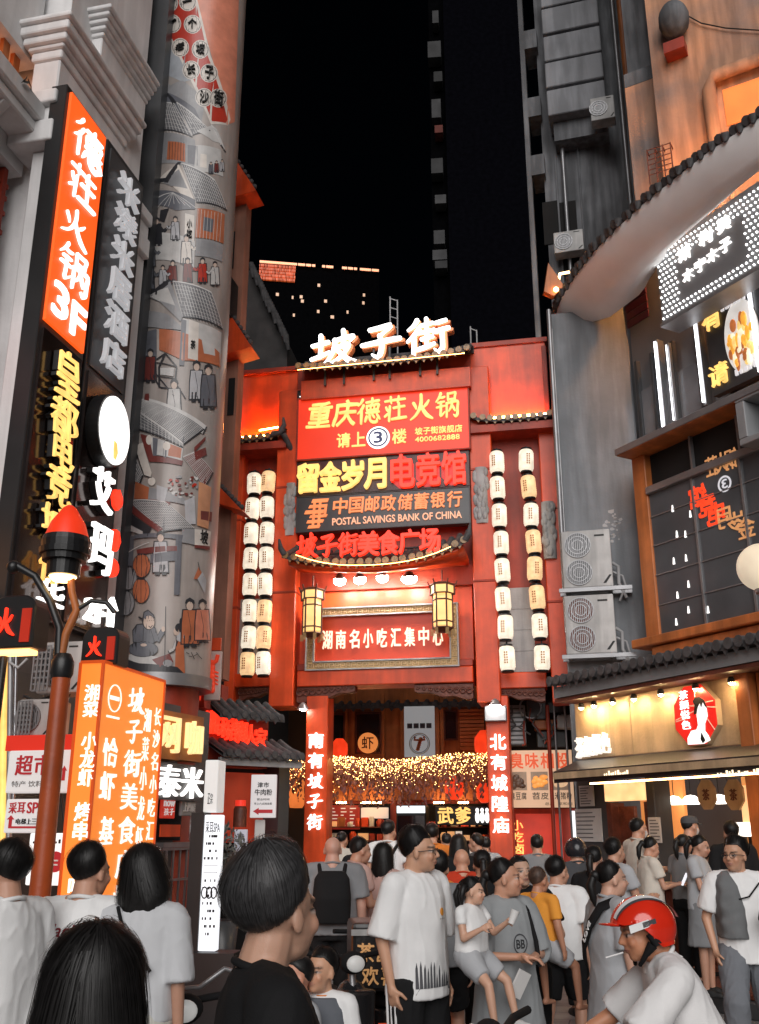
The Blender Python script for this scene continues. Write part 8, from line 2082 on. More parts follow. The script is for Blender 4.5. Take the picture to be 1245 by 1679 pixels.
def hair_mesh(root, HM, style, mat, strands, vox):
 back, sidez, front, fz, th = HAIR[style]
 def hairpos(n, extra, clip=True):
  x, y, z = n[:, 0], n[:, 1], n[:, 2]
  t = np.where(y < 0, sidez + (back - sidez) * np.clip(-y, 0, 1) ** .6, sidez + (front - sidez) * np.clip(y / .55, 0, 1) ** 1.5)
  k = np.clip((z - t) / .10, 0, 1); k = k * k * (3 - 2 * k)
  k2 = k if style in ('bob', 'long') else .05 + .95 * np.clip((z - t) / 1.0, 0, 1) ** 1.25
  T_ = th * (1 + .35 * np.clip(z, 0, 1))
  r = np.stack([.076 + 0 * x, .096 + 0 * x, .088 + 0 * x], 1)
  p = n * (r + ((T_ + extra) * k * k2 - .020 * (1 - k))[:, None]) + np.array((0, -.012, .028))
  if style in ('bob', 'long'):
   low = np.clip((.15 - z) / 1.1, 0, 1) * k * np.clip((.55 - y) / .4, 0, 1); drop = .13 if style == 'bob' else .30
   p[:, 2] -= low * drop; sc = 1 + low * (.42 if style == 'bob' else .30); p[:, 0] = p[:, 0] * sc + np.sign(x) * low * .035; p[:, 1] = p[:, 1] - low * .025
  return p, k
 n_, m_ = (64, 40) if strands else (30, 20)
 th_ = np.linspace(.001, math.pi - .001, m_ + 1); ph = np.linspace(0, 2 * math.pi, n_ + 1)[:-1]
 A, B = np.meshgrid(th_, ph, indexing='ij'); nn = np.stack([np.sin(A) * np.cos(B), np.sin(A) * np.sin(B), np.cos(A)], -1).reshape(-1, 3)
 seed = int(abs(root.location.x * 1000)) % 997
 ex = _noise(nn * np.array((1, 1, .4)), 9, seed) * th * .16 + _noise(nn * np.array((1.4, 1.4, .3)), 34, seed + 1) * th * .05 - (th * .12 if strands else 0)
 p, k = hairpos(nn, ex)
 fs = [(i * n_ + j, (i + 1) * n_ + j, (i + 1) * n_ + (j + 1) % n_, i * n_ + (j + 1) % n_) for i in range(m_) for j in range(n_)]
 fs += [tuple(range(n_)), tuple(range(m_ * n_, (m_ + 1) * n_))[::-1]]
 Mx = Matrix.Translation(root.location) @ Matrix.Rotation(root.rotation_euler.z, 4, 'Z') @ HM
 mb = MB(Mx); mb.mat(mat).add([tuple(q) for q in p], fs, True)
 if style == 'tied':
  mb.ball((0, -.125, .035), (.036, .042, .036), 14, 10); mb.tube([(0, -.14, .03), (0, -.165, -.03), (0, -.15, -.12), (0, -.14, -.17)], [.026, .034, .026, .006], n=10)
 o = mb.build('hair', None, root)
 if strands:
  r = np.random.default_rng(seed + 5); crown = np.array((.1, -.32, .94)); crown /= np.linalg.norm(crown)
  vs, fs2 = [], []; K = 7
  az = r.uniform(0, 2 * math.pi, strands); ed = np.stack([np.cos(az), np.sin(az), r.uniform(-.75, .35, strands)], 1); ed /= np.linalg.norm(ed, axis=1)[:, None]
  st = r.random(strands) * .55; ln = r.uniform(.35, .8, strands)
  w0 = r.uniform(.0007, .0019, strands); lift = r.uniform(.0, .9, strands) ** 1.5 * th * .8 + (r.random(strands) < .10) * r.uniform(.003, .016, strands); wob = r.normal(0, .07, (strands, 3))
  path = []
  for q in range(K):
   f = np.clip(st + ln * q / (K - 1), 0, 1)[:, None]
   d_ = crown * (1 - f) + ed * f + wob * (q / (K - 1)); d_ /= np.linalg.norm(d_, axis=1)[:, None]
   pp, kk = hairpos(d_, lift * (1 - .35 * q / (K - 1)) + .003); path.append((pp, kk))
  for i in range(strands):
   if min(path[q][1][i] for q in range(K - 1)) < .5: continue
   b0 = len(vs)
   for q in range(K):
    c = path[q][0][i]; a_ = path[min(q + 1, K - 1)][0][i] - path[max(q - 1, 0)][0][i]; nr = c - np.array((0, -.012, .028)); sd = np.cross(a_, nr); L = np.linalg.norm(sd) + 1e-9
    w = w0[i] * (1 - (q / (K - 1)) ** 2 * .9); vs.append(tuple(c + sd / L * w)); vs.append(tuple(c - sd / L * w))
   fs2 += [(b0 + 2 * q, b0 + 2 * q + 1, b0 + 2 * q + 3, b0 + 2 * q + 2) for q in range(K - 1)]
  mb = MB(Mx); mb.mat(mat).add(vs, fs2, True); mb.build('hair_strands', None, o)['kind'] = 'stuff'
def decal(pers, draw, side, mat, name='print', off=.004):
 """flat print laid onto a shirt: draw(mb) in (x, z) of the torso, projected on the front (+1) or back (-1)"""
 me = pers['top'].data; bv = BVHTree.FromPolygons([v.co for v in me.vertices], [tuple(p.vertices) for p in me.polygons])
 tmp = MB(); tmp.mat(mat); draw(tmp); M = pers['S'] @ pers['T']; vs = []
 dirn = (M.to_3x3() @ Vector((0, -side, 0))).normalized()
 for (x, d, z) in tmp.v:
  o = M @ Vector((x * side * -1 if False else x, side * .6, z)); hit = bv.ray_cast(o, dirn)
  q = (hit[0] if hit[0] is not None else o + dirn * .45) - dirn * (off if d <= -.001 else off * .4); vs.append(q)
 mb = MB(pers['W']); mb.ms = tmp.ms; mb.v = [tuple(v) for v in vs]; mb.f = tmp.f; mb.mi = tmp.mi; mb.sm = tmp.sm
 return mb.build(name, None, pers['root'])
# ---- foreground and middle ground people
down = ((.12, -.03, -1), (.04, .12, -1))
pA = person('man in a white long sleeved sweater at the left edge, seen from behind', 20, 1380, 4.7, 62, vox=.008, top=W_TEE, sleeve=1.92, top_loose=.04, bulk=1.0, bot=C_BLACK, hair='short', strands=2200, head=(8, 0, 0), R_arm=((.12, -.02, -1), (-.05, .45, -.9)), L_arm=((.15, .1, -1), (-.1, .6, -.8)), shoes=C_SHOEB)
pB = person('black haired man from behind in a white tee with red script on its back', 148, 1384, 5.1, -8, vox=.008, top=W_TEE, sleeve=.9, top_loose=.04, bulk=1.0, bot=C_DGREY, hair='short', strands=2200, head=(-22, 0, 0), shoes=C_SHOEB)
M_DKRED = cloth('print_red', (.40, .03, .05)); M_PINKP = cloth('print_grey', (.35, .34, .36))
def draw_cac(m):
 m.mat(M_DKRED).text('Cacique', -.155, .135, 1.275, 1.350, -.002, .001, off=.02, shear=.25)
 m.mat(C_BLACK)
 for zz in (1.362, 1.262): m.box(-.15, .15, -.002, -.001, zz, zz + .004)
 m.mat(M_PINKP)
 for k in range(16):
  a = .3 + k * .12; m.tube([(-.02 + .02 * math.cos(a), -.002, 1.12), (-.02 + .10 * math.cos(a), -.002, 1.12 + .10 * math.sin(a)), (-.04 + .15 * math.cos(a), -.002, 1.13 + .11 * math.sin(a))], .0025, n=4)
 m.mat(M_DKRED)
 for k in range(9): m.tube([(-.14 + k * .02, -.002, 1.1), (-.12 + k * .018, -.002, 1.15), (-.11 + k * .02, -.002, 1.19)], .0022, n=4)
decal(pB, draw_cac, -1, M_DKRED, 'back_print')
pC = person('woman with a black bob from behind in a pale grey dress with strap', 241, 1391, 5.0, -12, vox=.008, female=True, top=cloth('pale_grey_dress', (.56, .57, .59)), top_hem=.95, sleeve=.95, top_loose=.02, bottom='skirt', bot=cloth('cream_skirt', (.56, .55, .50)), bot_to=.35, hair='bob', strands=2600, lean=2, head=(0, 0, -10), shoes=C_SHOE)
mb = MB(pC['W'] @ pC['S'] @ pC['T']); mb.mat(C_BLACK).tube([(-.10, -.075, 1.435), (-.04, -.140, 1.36), (.04, -.155, 1.27), (.12, -.145, 1.17)], .009, n=6); mb.build('bag_strap', None, pC['root'])
pD = person('dark haired woman close to the camera, only the back of her head in view', 158, 1530, 2.15, 0, vox=.008, female=True, top=C_DGREY, sleeve=.6, bot=C_BLACK, hair='long', hmat=M_HAIR, strands=5200, hscale=1.0, shoes=C_SHOEB)
pE = person('man with short greying hair close to the camera in a black tee', 446, 1402, 2.55, -74, vox=.006, skin=(.52, .30, .21), top=C_BLACK, sleeve=.8, top_loose=.03, bulk=.92, bot=C_DGREY, hair='mop', hmat=M_HAIRG, strands=7000, head=(30, 3, 0), shoes=C_SHOEB)
pF = person('small boy in a grey vest with white sleeves and orange trim looking back', 530, 1566, 5.4, 168, vox=.008, child=True, skin=(.60, .33, .21), top=W_TEE, sleeve=.9, bot=C_GREY, bottom='shorts', hair='crew', strands=900, head=(-24, 4, 0), shoes=C_SHOE)
mb = MB(pF['W'] @ pF['S'] @ pF['T'])
me_, co_ = _vox([([pF['S'] @ q for q in v], f) for v, f in [_loft([(0, 0, .95, .205, .158), (0, 0, 1.2, .200, .155), (0, 0, 1.34, .180, .138), (0, 0, 1.43, .125, .104)], pF['T'])]], .009, 2); _finish(me_, co_, 'vest', cloth('slate_vest', (.13, .14, .16)), pF['root'])
mb.mat(C_ORANGE).tube([(.085 * math.cos(a), -.01 + .075 * math.sin(a), 1.44) for a in np.linspace(0, 6.283, 20)], .008, n=6); mb.build('collar_trim', None, pF['root'])
pF2 = person('child with round glasses in a pale grey top beside the black tee man', 492, 1576, 5.3, 118, vox=.009, child=True, skin=(.55, .25, .16), top=C_LGREY, sleeve=.7, bot=C_CREAM, bottom='shorts', hair='crew', glasses=True, shoes=C_SHOE)
# man with glasses, hand in pocket
pG = person('tall man with glasses in a white printed tee and black striped track trousers', 682, 1357, 6.4, -138, vox=.007, bulk=.93, skin=(.56, .31, .20), top=W_TEE, sleeve=.98, top_loose=.035, top_hem=.80, bot=C_BLACK, bot_loose=.028, hair='short', strands=2200, head=(34, 2, 0), glasses=True, R_arm=((.22, -.12, -1), (-.10, .22, -1)), L_arm=((.12, -.05, -1), (.0, .15, -1)), shoes=C_SHOEB, R_leg=((.05, .05, -1), (.03, -.02, -1)), L_leg=((.05, .0, -1), (.02, -.05, -1)))
def draw_g(m):
 m.mat(cloth('print_charcoal', (.10, .10, .11)))
 for k in range(12):
  x = -.13 + k * .022; h = random.uniform(.03, .11); m.prism([(x, .86), (x + .019, .86), (x + .014, .86 + h), (x + .008, .86 + h + .03), (x + .003, .86 + h)], -.002, -.001)
 m.prism([(-.14, .84), (.13, .83), (.10, .875), (-.12, .88)], -.003, -.0021)
 m.mat(C_YEL).disc((-.075, 1.245), .022, -.002, -.001, 14); m.mat(M_PINKP).text('tides', -.105, -.045, 1.205, 1.216, -.002, .001)
decal(pG, draw_g, 1, M_PINKP, 'shirt_print')
W_G = pG['W'] @ pG['S']
mb = MB(W_G); mb.mat(W_TEE)
h_, k_, a_ = pG['legs'][0]
for k in range(3):
 o = Vector((.085 - .004 * k, -.030 + .028 * k, 0)); mb.tube([h_ + o + Vector((.03, 0, -.02)), h_.lerp(k_, .5) + o + Vector((.018, 0, 0)), k_ + o + Vector((.002, 0, 0)), k_.lerp(a_, .85) + o - Vector((.012, 0, 0))], .0075, n=6)
 mb.build('trouser_stripe', None, pG['root']); mb = MB(W_G); mb.mat(W_TEE)
# woman in grey dress carrying a girl
C_DRESS = cloth('soft_grey_dress', (.30, .315, .325))
pH = person('woman in a loose grey dress with black shoulder strap carrying a little girl', 824, 1406, 6.5, -150, vox=.007, female=True, skin=(.56, .29, .19), top=C_DRESS, top_hem=.50, top_loose=.05, sleeve=1.08, bottom=None, hair='tied', strands=2000, head=(48, 4, 0), R_arm=((.32, .30, -1), (-.75, .75, .02)), L_arm=((.25, .28, -1), (-.85, .60, -.05)), shoes=C_SHOE)
def draw_h(m):
 m.mat(C_DGREY).ring([(-.0 + .055 * math.cos(q), 1.19 + .06 * math.sin(q)) for q in np.linspace(0, 6.283, 25)[:-1]], [(-.0 + .047 * math.cos(q), 1.19 + .052 * math.sin(q)) for q in np.linspace(0, 6.283, 25)[:-1]], -.002, -.001)
 m.text('BB', .032, -.032, 1.165, 1.215, -.002, .001, off=.04); m.text('BALENCIAGA', .10, -.10, 1.095, 1.115, -.002, .001, off=.02)
decal(pH, draw_h, 1, C_DGREY, 'shirt_print')
mb = MB(pH['W'] @ pH['S'] @ pH['T']); mb.mat(C_BLACK).tube([(-.12, .09, 1.37), (-.115, .03, 1.432), (-.12, -.08, 1.40), (-.12, -.12, 1.25)], .016, n=6); mb.tube([(-.12, .09, 1.37), (-.13, .15, 1.2), (-.15, .15, 1.05)], .014, n=6); mb.build('bag_strap', None, pH['root'])
W2 = pH['W'] @ pH['S'] @ pH['T']
gl = W2 @ Vector((.085, .22, 0)); gl.z = 0
gH = .80
pGi = person('little girl with dark pigtails in a white top held on an arm', 777, 1436, 6.2, -128, H=.86, vox=.006, child=True, female=True, skin=(.62, .36, .25), top=W_TEE, sleeve=.5, top_hem=.95, top_loose=.012, bottom='shorts', bot=cloth('pale_grey_shorts', (.42, .43, .45)), bot_to=.75, hair='tied', strands=1200, head=(22, -2, 0), hip=1.0, bulk=1.32,
   R_leg=((.22, .80, -.62), (.02, .18, -1)), L_leg=((.30, .78, -.60), (.03, .25, -1)), R_arm=((.15, .25, -1), (-.15, .9, .45)), L_arm=((.2, .45, -.8), (-.25, .9, .5)), shoes=C_SHOE, curl=1.0)
hp_ = at(777, 1441, 6.13); g0 = pGi['root']; hz_ = (pGi['HM'] @ Vector((0, 0, .115))); off_ = Matrix.Rotation(R(-128), 3, 'Z') @ hz_
g0.location = (hp_.x - off_.x, hp_.y - off_.y, hp_.z - hz_.z)
mb = MB(world_m(g0) @ pGi['HM']); mb.mat(M_HAIR)
for sd in (1, -1):
 mb.tube([(.07 * sd, -.05, .05), (.10 * sd, -.075, .045), (.115 * sd, -.09, -.03), (.10 * sd, -.09, -.13)], [.018, .034, .030, .008], n=10)
mb.build('pigtails', None, g0)
q = world_m(g0) @ pGi['S'] @ Vector(pGi['arms'][1][0][2])
t = thing('paper_cup', 'small white paper cup held up by the girl with pigtails', 'cup', (q.x, q.y, q.z), 0)
mb = MB(Matrix.Translation(q)); mb.mat(M_WHITEP).lathe([(.018, .0), (.026, .075), (.027, .078)], (.02, -.05, .0), 14, rot=Matrix.Rotation(.4, 3, 'Y')); mb.build('cup', None, t)
q = W2 @ Vector((.12, .30, 1.0)); t = thing('paper_bag', 'folded white paper held below the arms of the woman in grey', 'paper', q, 0)
mb = MB(Matrix.Translation(q) @ Matrix.Rotation(.5, 4, 'Y') @ Matrix.Rotation(.6, 4, 'Z')); mb.mat(M_WHITEP).box(-.045, .045, -.008, .008, -.09, .06); mb.build('sheet', None, t)
# man carrying a boy in an orange shirt
pI = person('man with a plain face looking up, carrying the small boy in an orange shirt', 853, 1401, 7.7, -172, vox=.009, skin=(.58, .36, .26), top=C_BLACK, sleeve=.7, bot=C_BLACK, hair='crew', strands=900, head=(6, 8, 3), R_arm=((.3, .3, -1), (-.7, .8, .0)), L_arm=((.3, .35, -1), (-.8, .7, -.1)), shoes=C_SHOEB)
pIb = person('small boy with cropped hair in an orange shirt carried on an arm', 884, 1424, 7.2, -52, H=.98, vox=.008, child=True, skin=(.50, .24, .15), top=C_YEL, sleeve=.75, top_hem=.92, top_loose=.02, bottom='shorts', bot=C_LGREY, hair='crew', hmat=hairmat('cropped_brown_hair', (.10, .06, .045)), strands=900, hip=.98, bulk=1.28, R_leg=((.4, .75, -.6), (.0, .1, -1)), L_leg=((.4, .72, -.6), (.02, .12, -1)), R_arm=((.2, .0, -1), (.1, .2, -1)), L_arm=((.2, .5, -.8), (-.2, .9, .1)), shoes=None)
hp_ = at(884, 1424, 7.25); g0 = pIb['root']; hz_ = (pIb['HM'] @ Vector((0, 0, .115))); off_ = Matrix.Rotation(R(-52), 3, 'Z') @ hz_; g0.location = (hp_.x - off_.x, hp_.y - off_.y, hp_.z - hz_.z)
walkR = dict(R_leg=((.02, .40, -1), (0, -.12, -1)), L_leg=((.02, -.18, -1), (0, -.75, -1)))
pJ = person('man from behind in white tee and black shorts beside the boy in orange', 911, 1398, 8.6, -28, vox=.010, top=W_TEE, sleeve=.75, top_loose=.045, bulk=1.08, bottom='shorts', bot=C_BLACK, hair='short', hmat=M_HAIR, cap=None, strands=900, head=(-25, 0, 0), shoes=C_SHOEB, **walkR)
pK = person('woman in a long pale grey dress with a black lettered bag strap', 996, 1410, 6.9, -72, vox=.009, female=True, skin=(.56, .32, .23), top=cloth('silver_grey_dress', (.40, .41, .43)), top_hem=.45, top_loose=.04, sleeve=.9, bottom=None, hair='tied', strands=1600, bulk=1.1, head=(-12, 0, 0), shoes=C_SHOEB)
mb = MB(pK['W'] @ pK['S'] @ pK['T']); mb.mat(C_BLACK)
vs = []; pts = [(.13, -.02, 1.44), (.10, -.13, 1.40), (.0, -.165, 1.28), (-.10, -.165, 1.14), (-.18, -.12, 1.02)]
for x, y, z in pts: vs += [(x - .02, y, z + .025), (x + .02, y, z - .025), (x - .02, y - .012, z + .025), (x + .02, y - .012, z - .025)]
fs = []
for i in range(len(pts) - 1): a, b = i * 4, i * 4 + 4; fs += [(a + 2, b + 2, b + 3, a + 3), (a, a + 1, b + 1, b), (a, b, b + 2, a + 2), (a + 1, a + 3, b + 3, b + 1)]
mb.add(vs, fs, True); mb.build('bag_strap', None, pK['root'])
mb = MB(pK['W'] @ pK['S'] @ pK['T'] @ Matrix.Translation((-.02, -.175, 1.25)) @ Matrix.Rotation(R(-53), 4, 'Y')); mb.mat(W_TEE).text('LOVE', -.10, .06, -.014, .014, -.006, .003, off=.05); mb.build('strap_lettering', None, pK['root'])
# ---- rider with a red helmet on a scooter
Yr = 4.5
sit = dict(hip=.80, R_leg=((.10, .92, -.28), (.0, .15, -1)), L_leg=((.10, .92, -.28), (.0, .15, -1)))
pL = person('scooter rider in a red helmet and white polo shirt leaning forward', 1040, 1478, Yr, 88, H=1.70, vox=.007, skin=(.55, .25, .14), top=cloth('white_polo', (.78, .77, .77)), sleeve=.95, top_loose=.025, bulk=.96, bot=C_DGREY, hair=None, lean=24, head=(8, 14, 0), R_arm=((.22, .95, -.38), (-.05, 1, -.08)), L_arm=((.22, .95, -.38), (-.05, 1, -.08)), shoes=C_SHOEB, curl=1.1, **sit)
hz_ = pL['HM'] @ Vector((0, 0, .135)); off_ = Matrix.Rotation(R(88), 3, 'Z') @ hz_; hp_ = at(1040, 1474, Yr); rt = pL['root']
rt.location = (hp_.x - off_.x, hp_.y - off_.y, hp_.z - hz_.z)
WL = world_m(rt)
dzr = rt.location.z
t = thing('motorcycle_helmet', 'glossy red open face helmet with a white and dark stripe on the scooter rider', 'helmet', WL @ pL['HM'] @ Vector((0, 0, 0)), R(88))
M_HELM = pm('red_helmet_gloss', (.72, .03, .012), .14, var=.12, scale=6, bump=0, spec=.7)
def helm_shell(r_, cut):
 vs, fs = [], []; n, m = 48, 30
 for i in range(m + 1):
  th = math.pi * .74 * i / m
  for k in range(n):
   ph = 2 * math.pi * k / n; x, y, z = math.sin(th) * math.cos(ph), math.sin(th) * math.sin(ph), math.cos(th)
   lim = .30 if y > .35 else (.30 - (.35 - y) / .5 * .85 if y > -.15 else -.55)
   z2 = max(z, lim if cut else -1); s_ = math.sqrt(max(0, 1 - z2 * z2)) / max(math.sin(th), 1e-4) if z2 > z else 1
   vs.append((x * r_[0] * s_, y * r_[1] * s_ - .008, z2 * r_[2] + .02))
 fs = [(i * n + k, (i + 1) * n + k, (i + 1) * n + (k + 1) % n, i * n + (k + 1) % n) for i in range(m) for k in range(n)]
 return vs, fs
mb = MB(WL @ pL['HM']); mb.mat(M_HELM).add(*helm_shell((.118, .142, .128), True), True); sh_ = mb.build('shell', None, t)
sm_ = sh_.modifiers.new('thick', 'SOLIDIFY'); sm_.thickness = .012; sm_.offset = -1
mb = MB(WL @ pL['HM']); mb.mat(M_HELM).add([(.10 * math.sin(a), .10 + k * .075 * math.cos(a), .058 + .010 * k - .012 * math.sin(a) ** 2 - j * .007) for j in (0, 1) for k in (0, 1) for a in np.linspace(-1.25, 1.25, 9)], [(i, i + 1, i + 10, i + 9) for i in range(8)] + [(18 + i, 27 + i, 28 + i, 19 + i) for i in range(8)] + [(9 + i, 10 + i, 28 + i, 27 + i) for i in range(8)], True); mb.build('peak', None, t)
mb = MB(WL @ pL['HM']); mb.mat(W_TEE)
def band(x0, x1, rr):
 vs = [];
 for a in np.linspace(.5, 3.0, 20):
  for x in (x0, x1): vs.append((x, rr[1] * math.cos(a) - .008, .02 + rr[2] * math.sin(a) * math.sqrt(max(.05, 1 - (x / .118) ** 2))))
 return vs, [(2 * i, 2 * i + 1, 2 * i + 3, 2 * i + 2) for i in range(19)]
mb.add(*band(-.055, -.030, (.118, .145, .1312)), True); mb.mat(C_DGREY).add(*band(-.068, -.056, (.118, .145, .1315)), True); mb.build('stripe', None, t)
mb = MB(WL @ pL['HM'])
for (y, z, w, h, m_) in ((.045, .035, .045, .020, W_TEE), (.000, .040, .03, .014, C_DGREY)):
 mb.mat(m_).add([(-.121 + .004 * abs(dy), y + dy * w, z + dz * h) for dy, dz in ((-1, -.4), (1, -1), (1, .5), (-1, 1))], [(0, 1, 2, 3)])
mb.build('badge', None, t)
mb = MB(WL @ pL['HM']); mb.mat(C_BLACK)
for sd in (1, -1): mb.tube([(.088 * sd, .0, -.045), (.074 * sd, .035, -.08), (.03 * sd, .055, -.118)], [.022, .012, .008], n=8)
mb.tube([(.09, -.0, .0), (.095, -.02, -.05)], .02); mb.tube([(-.09, -.0, .0), (-.095, -.02, -.05)], .02); mb.build('chin_strap', None, t)
mb = MB(WL @ pL['S'] @ pL['T']); mb.mat(MATS['white_polo'])
vs = []
for a in np.linspace(-2.6, 2.6, 16): vs += [(.075 * math.sin(a), -.01 + .066 * math.cos(a), 1.455), (.105 * math.sin(a), -.012 + .094 * math.cos(a), 1.425)]
mb.add(vs, [(2 * i, 2 * i + 1, 2 * i + 3, 2 * i + 2) for i in range(15)], True); mb.build('collar', None, rt)
mb = MB(WL @ pL['HM']); mb.mat(W_TEE).tube([(.012, .10, -.062), (.03, .175, -.07)], .004, n=6); tag(mb.build('cigarette'), 'white cigarette in the mouth of the scooter rider', 'cigarette')
def scooter(loc, rz, label, body, mirrors=True):
 t = thing('scooter', label, 'scooter', loc, rz, None)
 M = Matrix.Translation(loc) @ Matrix.Rotation(rz, 4, 'Z')
 for y in (-.55, .62):
  mb = MB(M); mb.mat(C_BLACK)
  c = (0, y, .23); mb.tube([(0, y + .19 * math.cos(a), .23 + .19 * math.sin(a)) for a in np.linspace(0, 6.283, 29)], .045, n=10, cap=False); w = mb.build('wheel', None, t)
  mb = MB(M); mb.mat(M_METAL)
  for k in range(6): a = k * math.pi / 3; mb.tube([(0, y, .23), (0, y + .16 * math.cos(a), .23 + .16 * math.sin(a))], .012, n=6)
  mb.lathe([(.05, -.05), (.05, .05)], (0, y, .23), 12, rot=Matrix.Rotation(R(90), 3, 'Y')); mb.build('rim', None, w)
 mb = MB(M); mb.mat(body); mb.cbox((0, .0, .28), (.26, .62, .08)); mb.build('footboard', None, t, bevel=.03, seg=3)
 me, co = _vox([_loft([(0, -.48, .34, .13, .30), (0, -.46, .5, .15, .34), (0, -.45, .62, .14, .32)]), _cap(Vector((0, -.2, .3)), Vector((0, -.62, .52)), .11, .07)], .014, 3)
 _finish(me, co, 'rear_body', body, t)
 me, co = _vox([_loft([(0, -.42, .63, .12, .34), (0, -.42, .68, .14, .36), (0, -.42, .72, .10, .32)])], .014, 4); _finish(me, co, 'seat', C_BLACK, t)
 me, co = _vox([_cap(Vector((0, .40, .30)), Vector((0, .36, .78)), .13, .10), _loft([(0, .46, .55, .13, .05), (0, .42, .82, .15, .07)]), _cap(Vector((0, .62, .46)), Vector((0, .44, .50)), .08, .10)], .014, 3); _finish(me, co, 'front_shield', body, t)
 mb = MB(M); mb.mat(M_METAL).tube([(0, .62, .23), (0, .42, .80), (0, .36, 1.0)], .025, n=8); mb.build('fork', None, t)
 mb = MB(M); mb.mat(C_BLACK).tube([(-.34, .22, 1.03), (-.2, .30, 1.02), (0, .36, 1.0), (.2, .30, 1.02), (.34, .22, 1.03)], .018, n=8); mb.ball((0, .42, .98), (.09, .07, .07), 14, 9)
 mb.build('handlebar', None, t)
 for sd in ((1, -1) if mirrors else ()):
  mb = MB(M); mb.mat(C_BLACK).tube([(.24 * sd, .26, 1.04), (.30 * sd, .32, 1.15), (.34 * sd, .32, 1.24)], .008, n=6); mb.mat(M_STEEL).ball((.35 * sd, .31, 1.28), (.065, .018, .05), 14, 9); mb.build('mirror', None, t)
 mb = MB(M); mb.mat(em('headlight_glass', (.8, .8, .78), .25)).ball((0, .49, .98), (.06, .03, .05), 14, 9); mb.build('headlight', None, t)
 return t, M
M_SCB = pm('black_scooter_plastic', (.018, .018, .02), .25, var=.3, bump=.02, spec=.6)
lo = rt.location; fw = Matrix.Rotation(R(88), 3, 'Z')
gb = lo + fw @ Vector((0, .52, 0)); gb.z = 0
scooter(gb, R(88), 'dark scooter under the rider in the red helmet, mostly below the photo edge', M_SCB, False)
# ---- delivery scooter with lettered box in the middle
sp = at_z(600, 1700, .0); Ys = 7.6; c = at(622, 1560, Ys)
t, M = scooter((c.x, c.y + .6, 0), R(6), 'black delivery scooter with a black top box lettered in gold, parked in the middle', M_SCB, False)
mb = MB(M @ Matrix.Translation((.02, -.62, 0))); mb.mat(pm('black_box_vinyl', (.015, .015, .016), .3, var=.4, scale=6, bump=.25, bscale=14)).box(-.30, .30, -.24, .24, .74, 1.18); bx = mb.build('cargo_box', None, t, bevel=.03, seg=2)
mb = MB(M @ Matrix.Translation((.02, -.62, 0))); mb.mat(M_ACW).box(-.305, .305, -.252, -.246, 1.10, 1.14); mb.build('reflective_band', None, bx)
mb = MB(M @ Matrix.Translation((.02, -.62, 0))); mb.mat(em('gold_box_letter', (.75, .40, .16), .35)); mb.row('茶颜悦色', -.27, .27, .93, 1.05, -.252, .008, off=.03, jig=.04); mb.row('欢喜来', -.24, .16, .79, .90, -.252, .008, off=.03, jig=.04); mb.build('lettering', None, bx)
mb = MB(M); mb.mat(em('tail_light', (.9, .10, .03), .5)).box(-.10, .10, -.92, -.90, .50, .56); mb.build('tail_light', None, t)
c = at(556, 1560, 7.3)
t, M2 = scooter((c.x, c.y, 0), R(-165), 'black scooter with a round mirror standing behind the small boy', M_SCB)
# shared bikes at the left front
def bike(loc, rz, label, colr):
 t = thing('bicycle', label, 'bicycle', loc, rz); M = Matrix.Translation(loc) @ Matrix.Rotation(rz, 4, 'Z')
 for y in (-.5, .5):
  mb = MB(M); mb.mat(C_BLACK).tube([(0, y + .30 * math.cos(a), .32 + .30 * math.sin(a)) for a in np.linspace(0, 6.283, 33)], .02, n=8, cap=False); w = mb.build('wheel', None, t)
  mb = MB(M); mb.mat(M_STEEL)
  for k in range(12): a = k * math.pi / 6; mb.tube([(0, y, .32), (0, y + .29 * math.cos(a), .32 + .29 * math.sin(a))], .003, n=4)
  mb.build('spokes', None, w)
 mb = MB(M); mb.mat(colr); mb.tube([(0, .5, .32), (0, .40, .78), (0, .37, .92)], [.02, .03, .028], n=8); mb.tube([(0, .40, .74), (0, .1, .45), (0, -.12, .36)], .032, n=8); mb.tube([(0, -.5, .32), (0, -.12, .36), (0, -.24, .78)], .022, n=8); mb.build('frame', None, t)
 mb = MB(M); mb.mat(M_METAL).tube([(0, .37, .9), (0, .35, 1.02)], .016, n=8); mb.tube([(-.28, .18, 1.10), (-.24, .24, 1.12), (-.16, .33, 1.04), (0, .36, 1.02), (.16, .33, 1.04), (.24, .24, 1.12), (.28, .18, 1.10)], .013, n=8); mb.build('handlebar', None, t)
 mb = MB(M); mb.mat(C_BLACK); mb.tube([(0, -.40, .84), (0, -.24, .86), (0, -.1, .85)], [.07, .06, .025], n=10); mb.build('saddle', None, t)
 mb = MB(M); mb.mat(M_SCB).cbox((0, .56, .80), (.30, .24, .18)); mb.build('basket', None, t, bevel=.02)
 return t
c = at(348, 1560, 5.6); bike((c.x, c.y + .2, 0), R(150), 'shared bicycle with an orange frame and grey handlebar beside the lit menu panel', C_ORANGE)
c = at(300, 1600, 5.3); scooter((c.x - .05, c.y + .3, 0), R(-168), 'dark scooter parked at the left behind the woman in the grey dress', M_SCB)
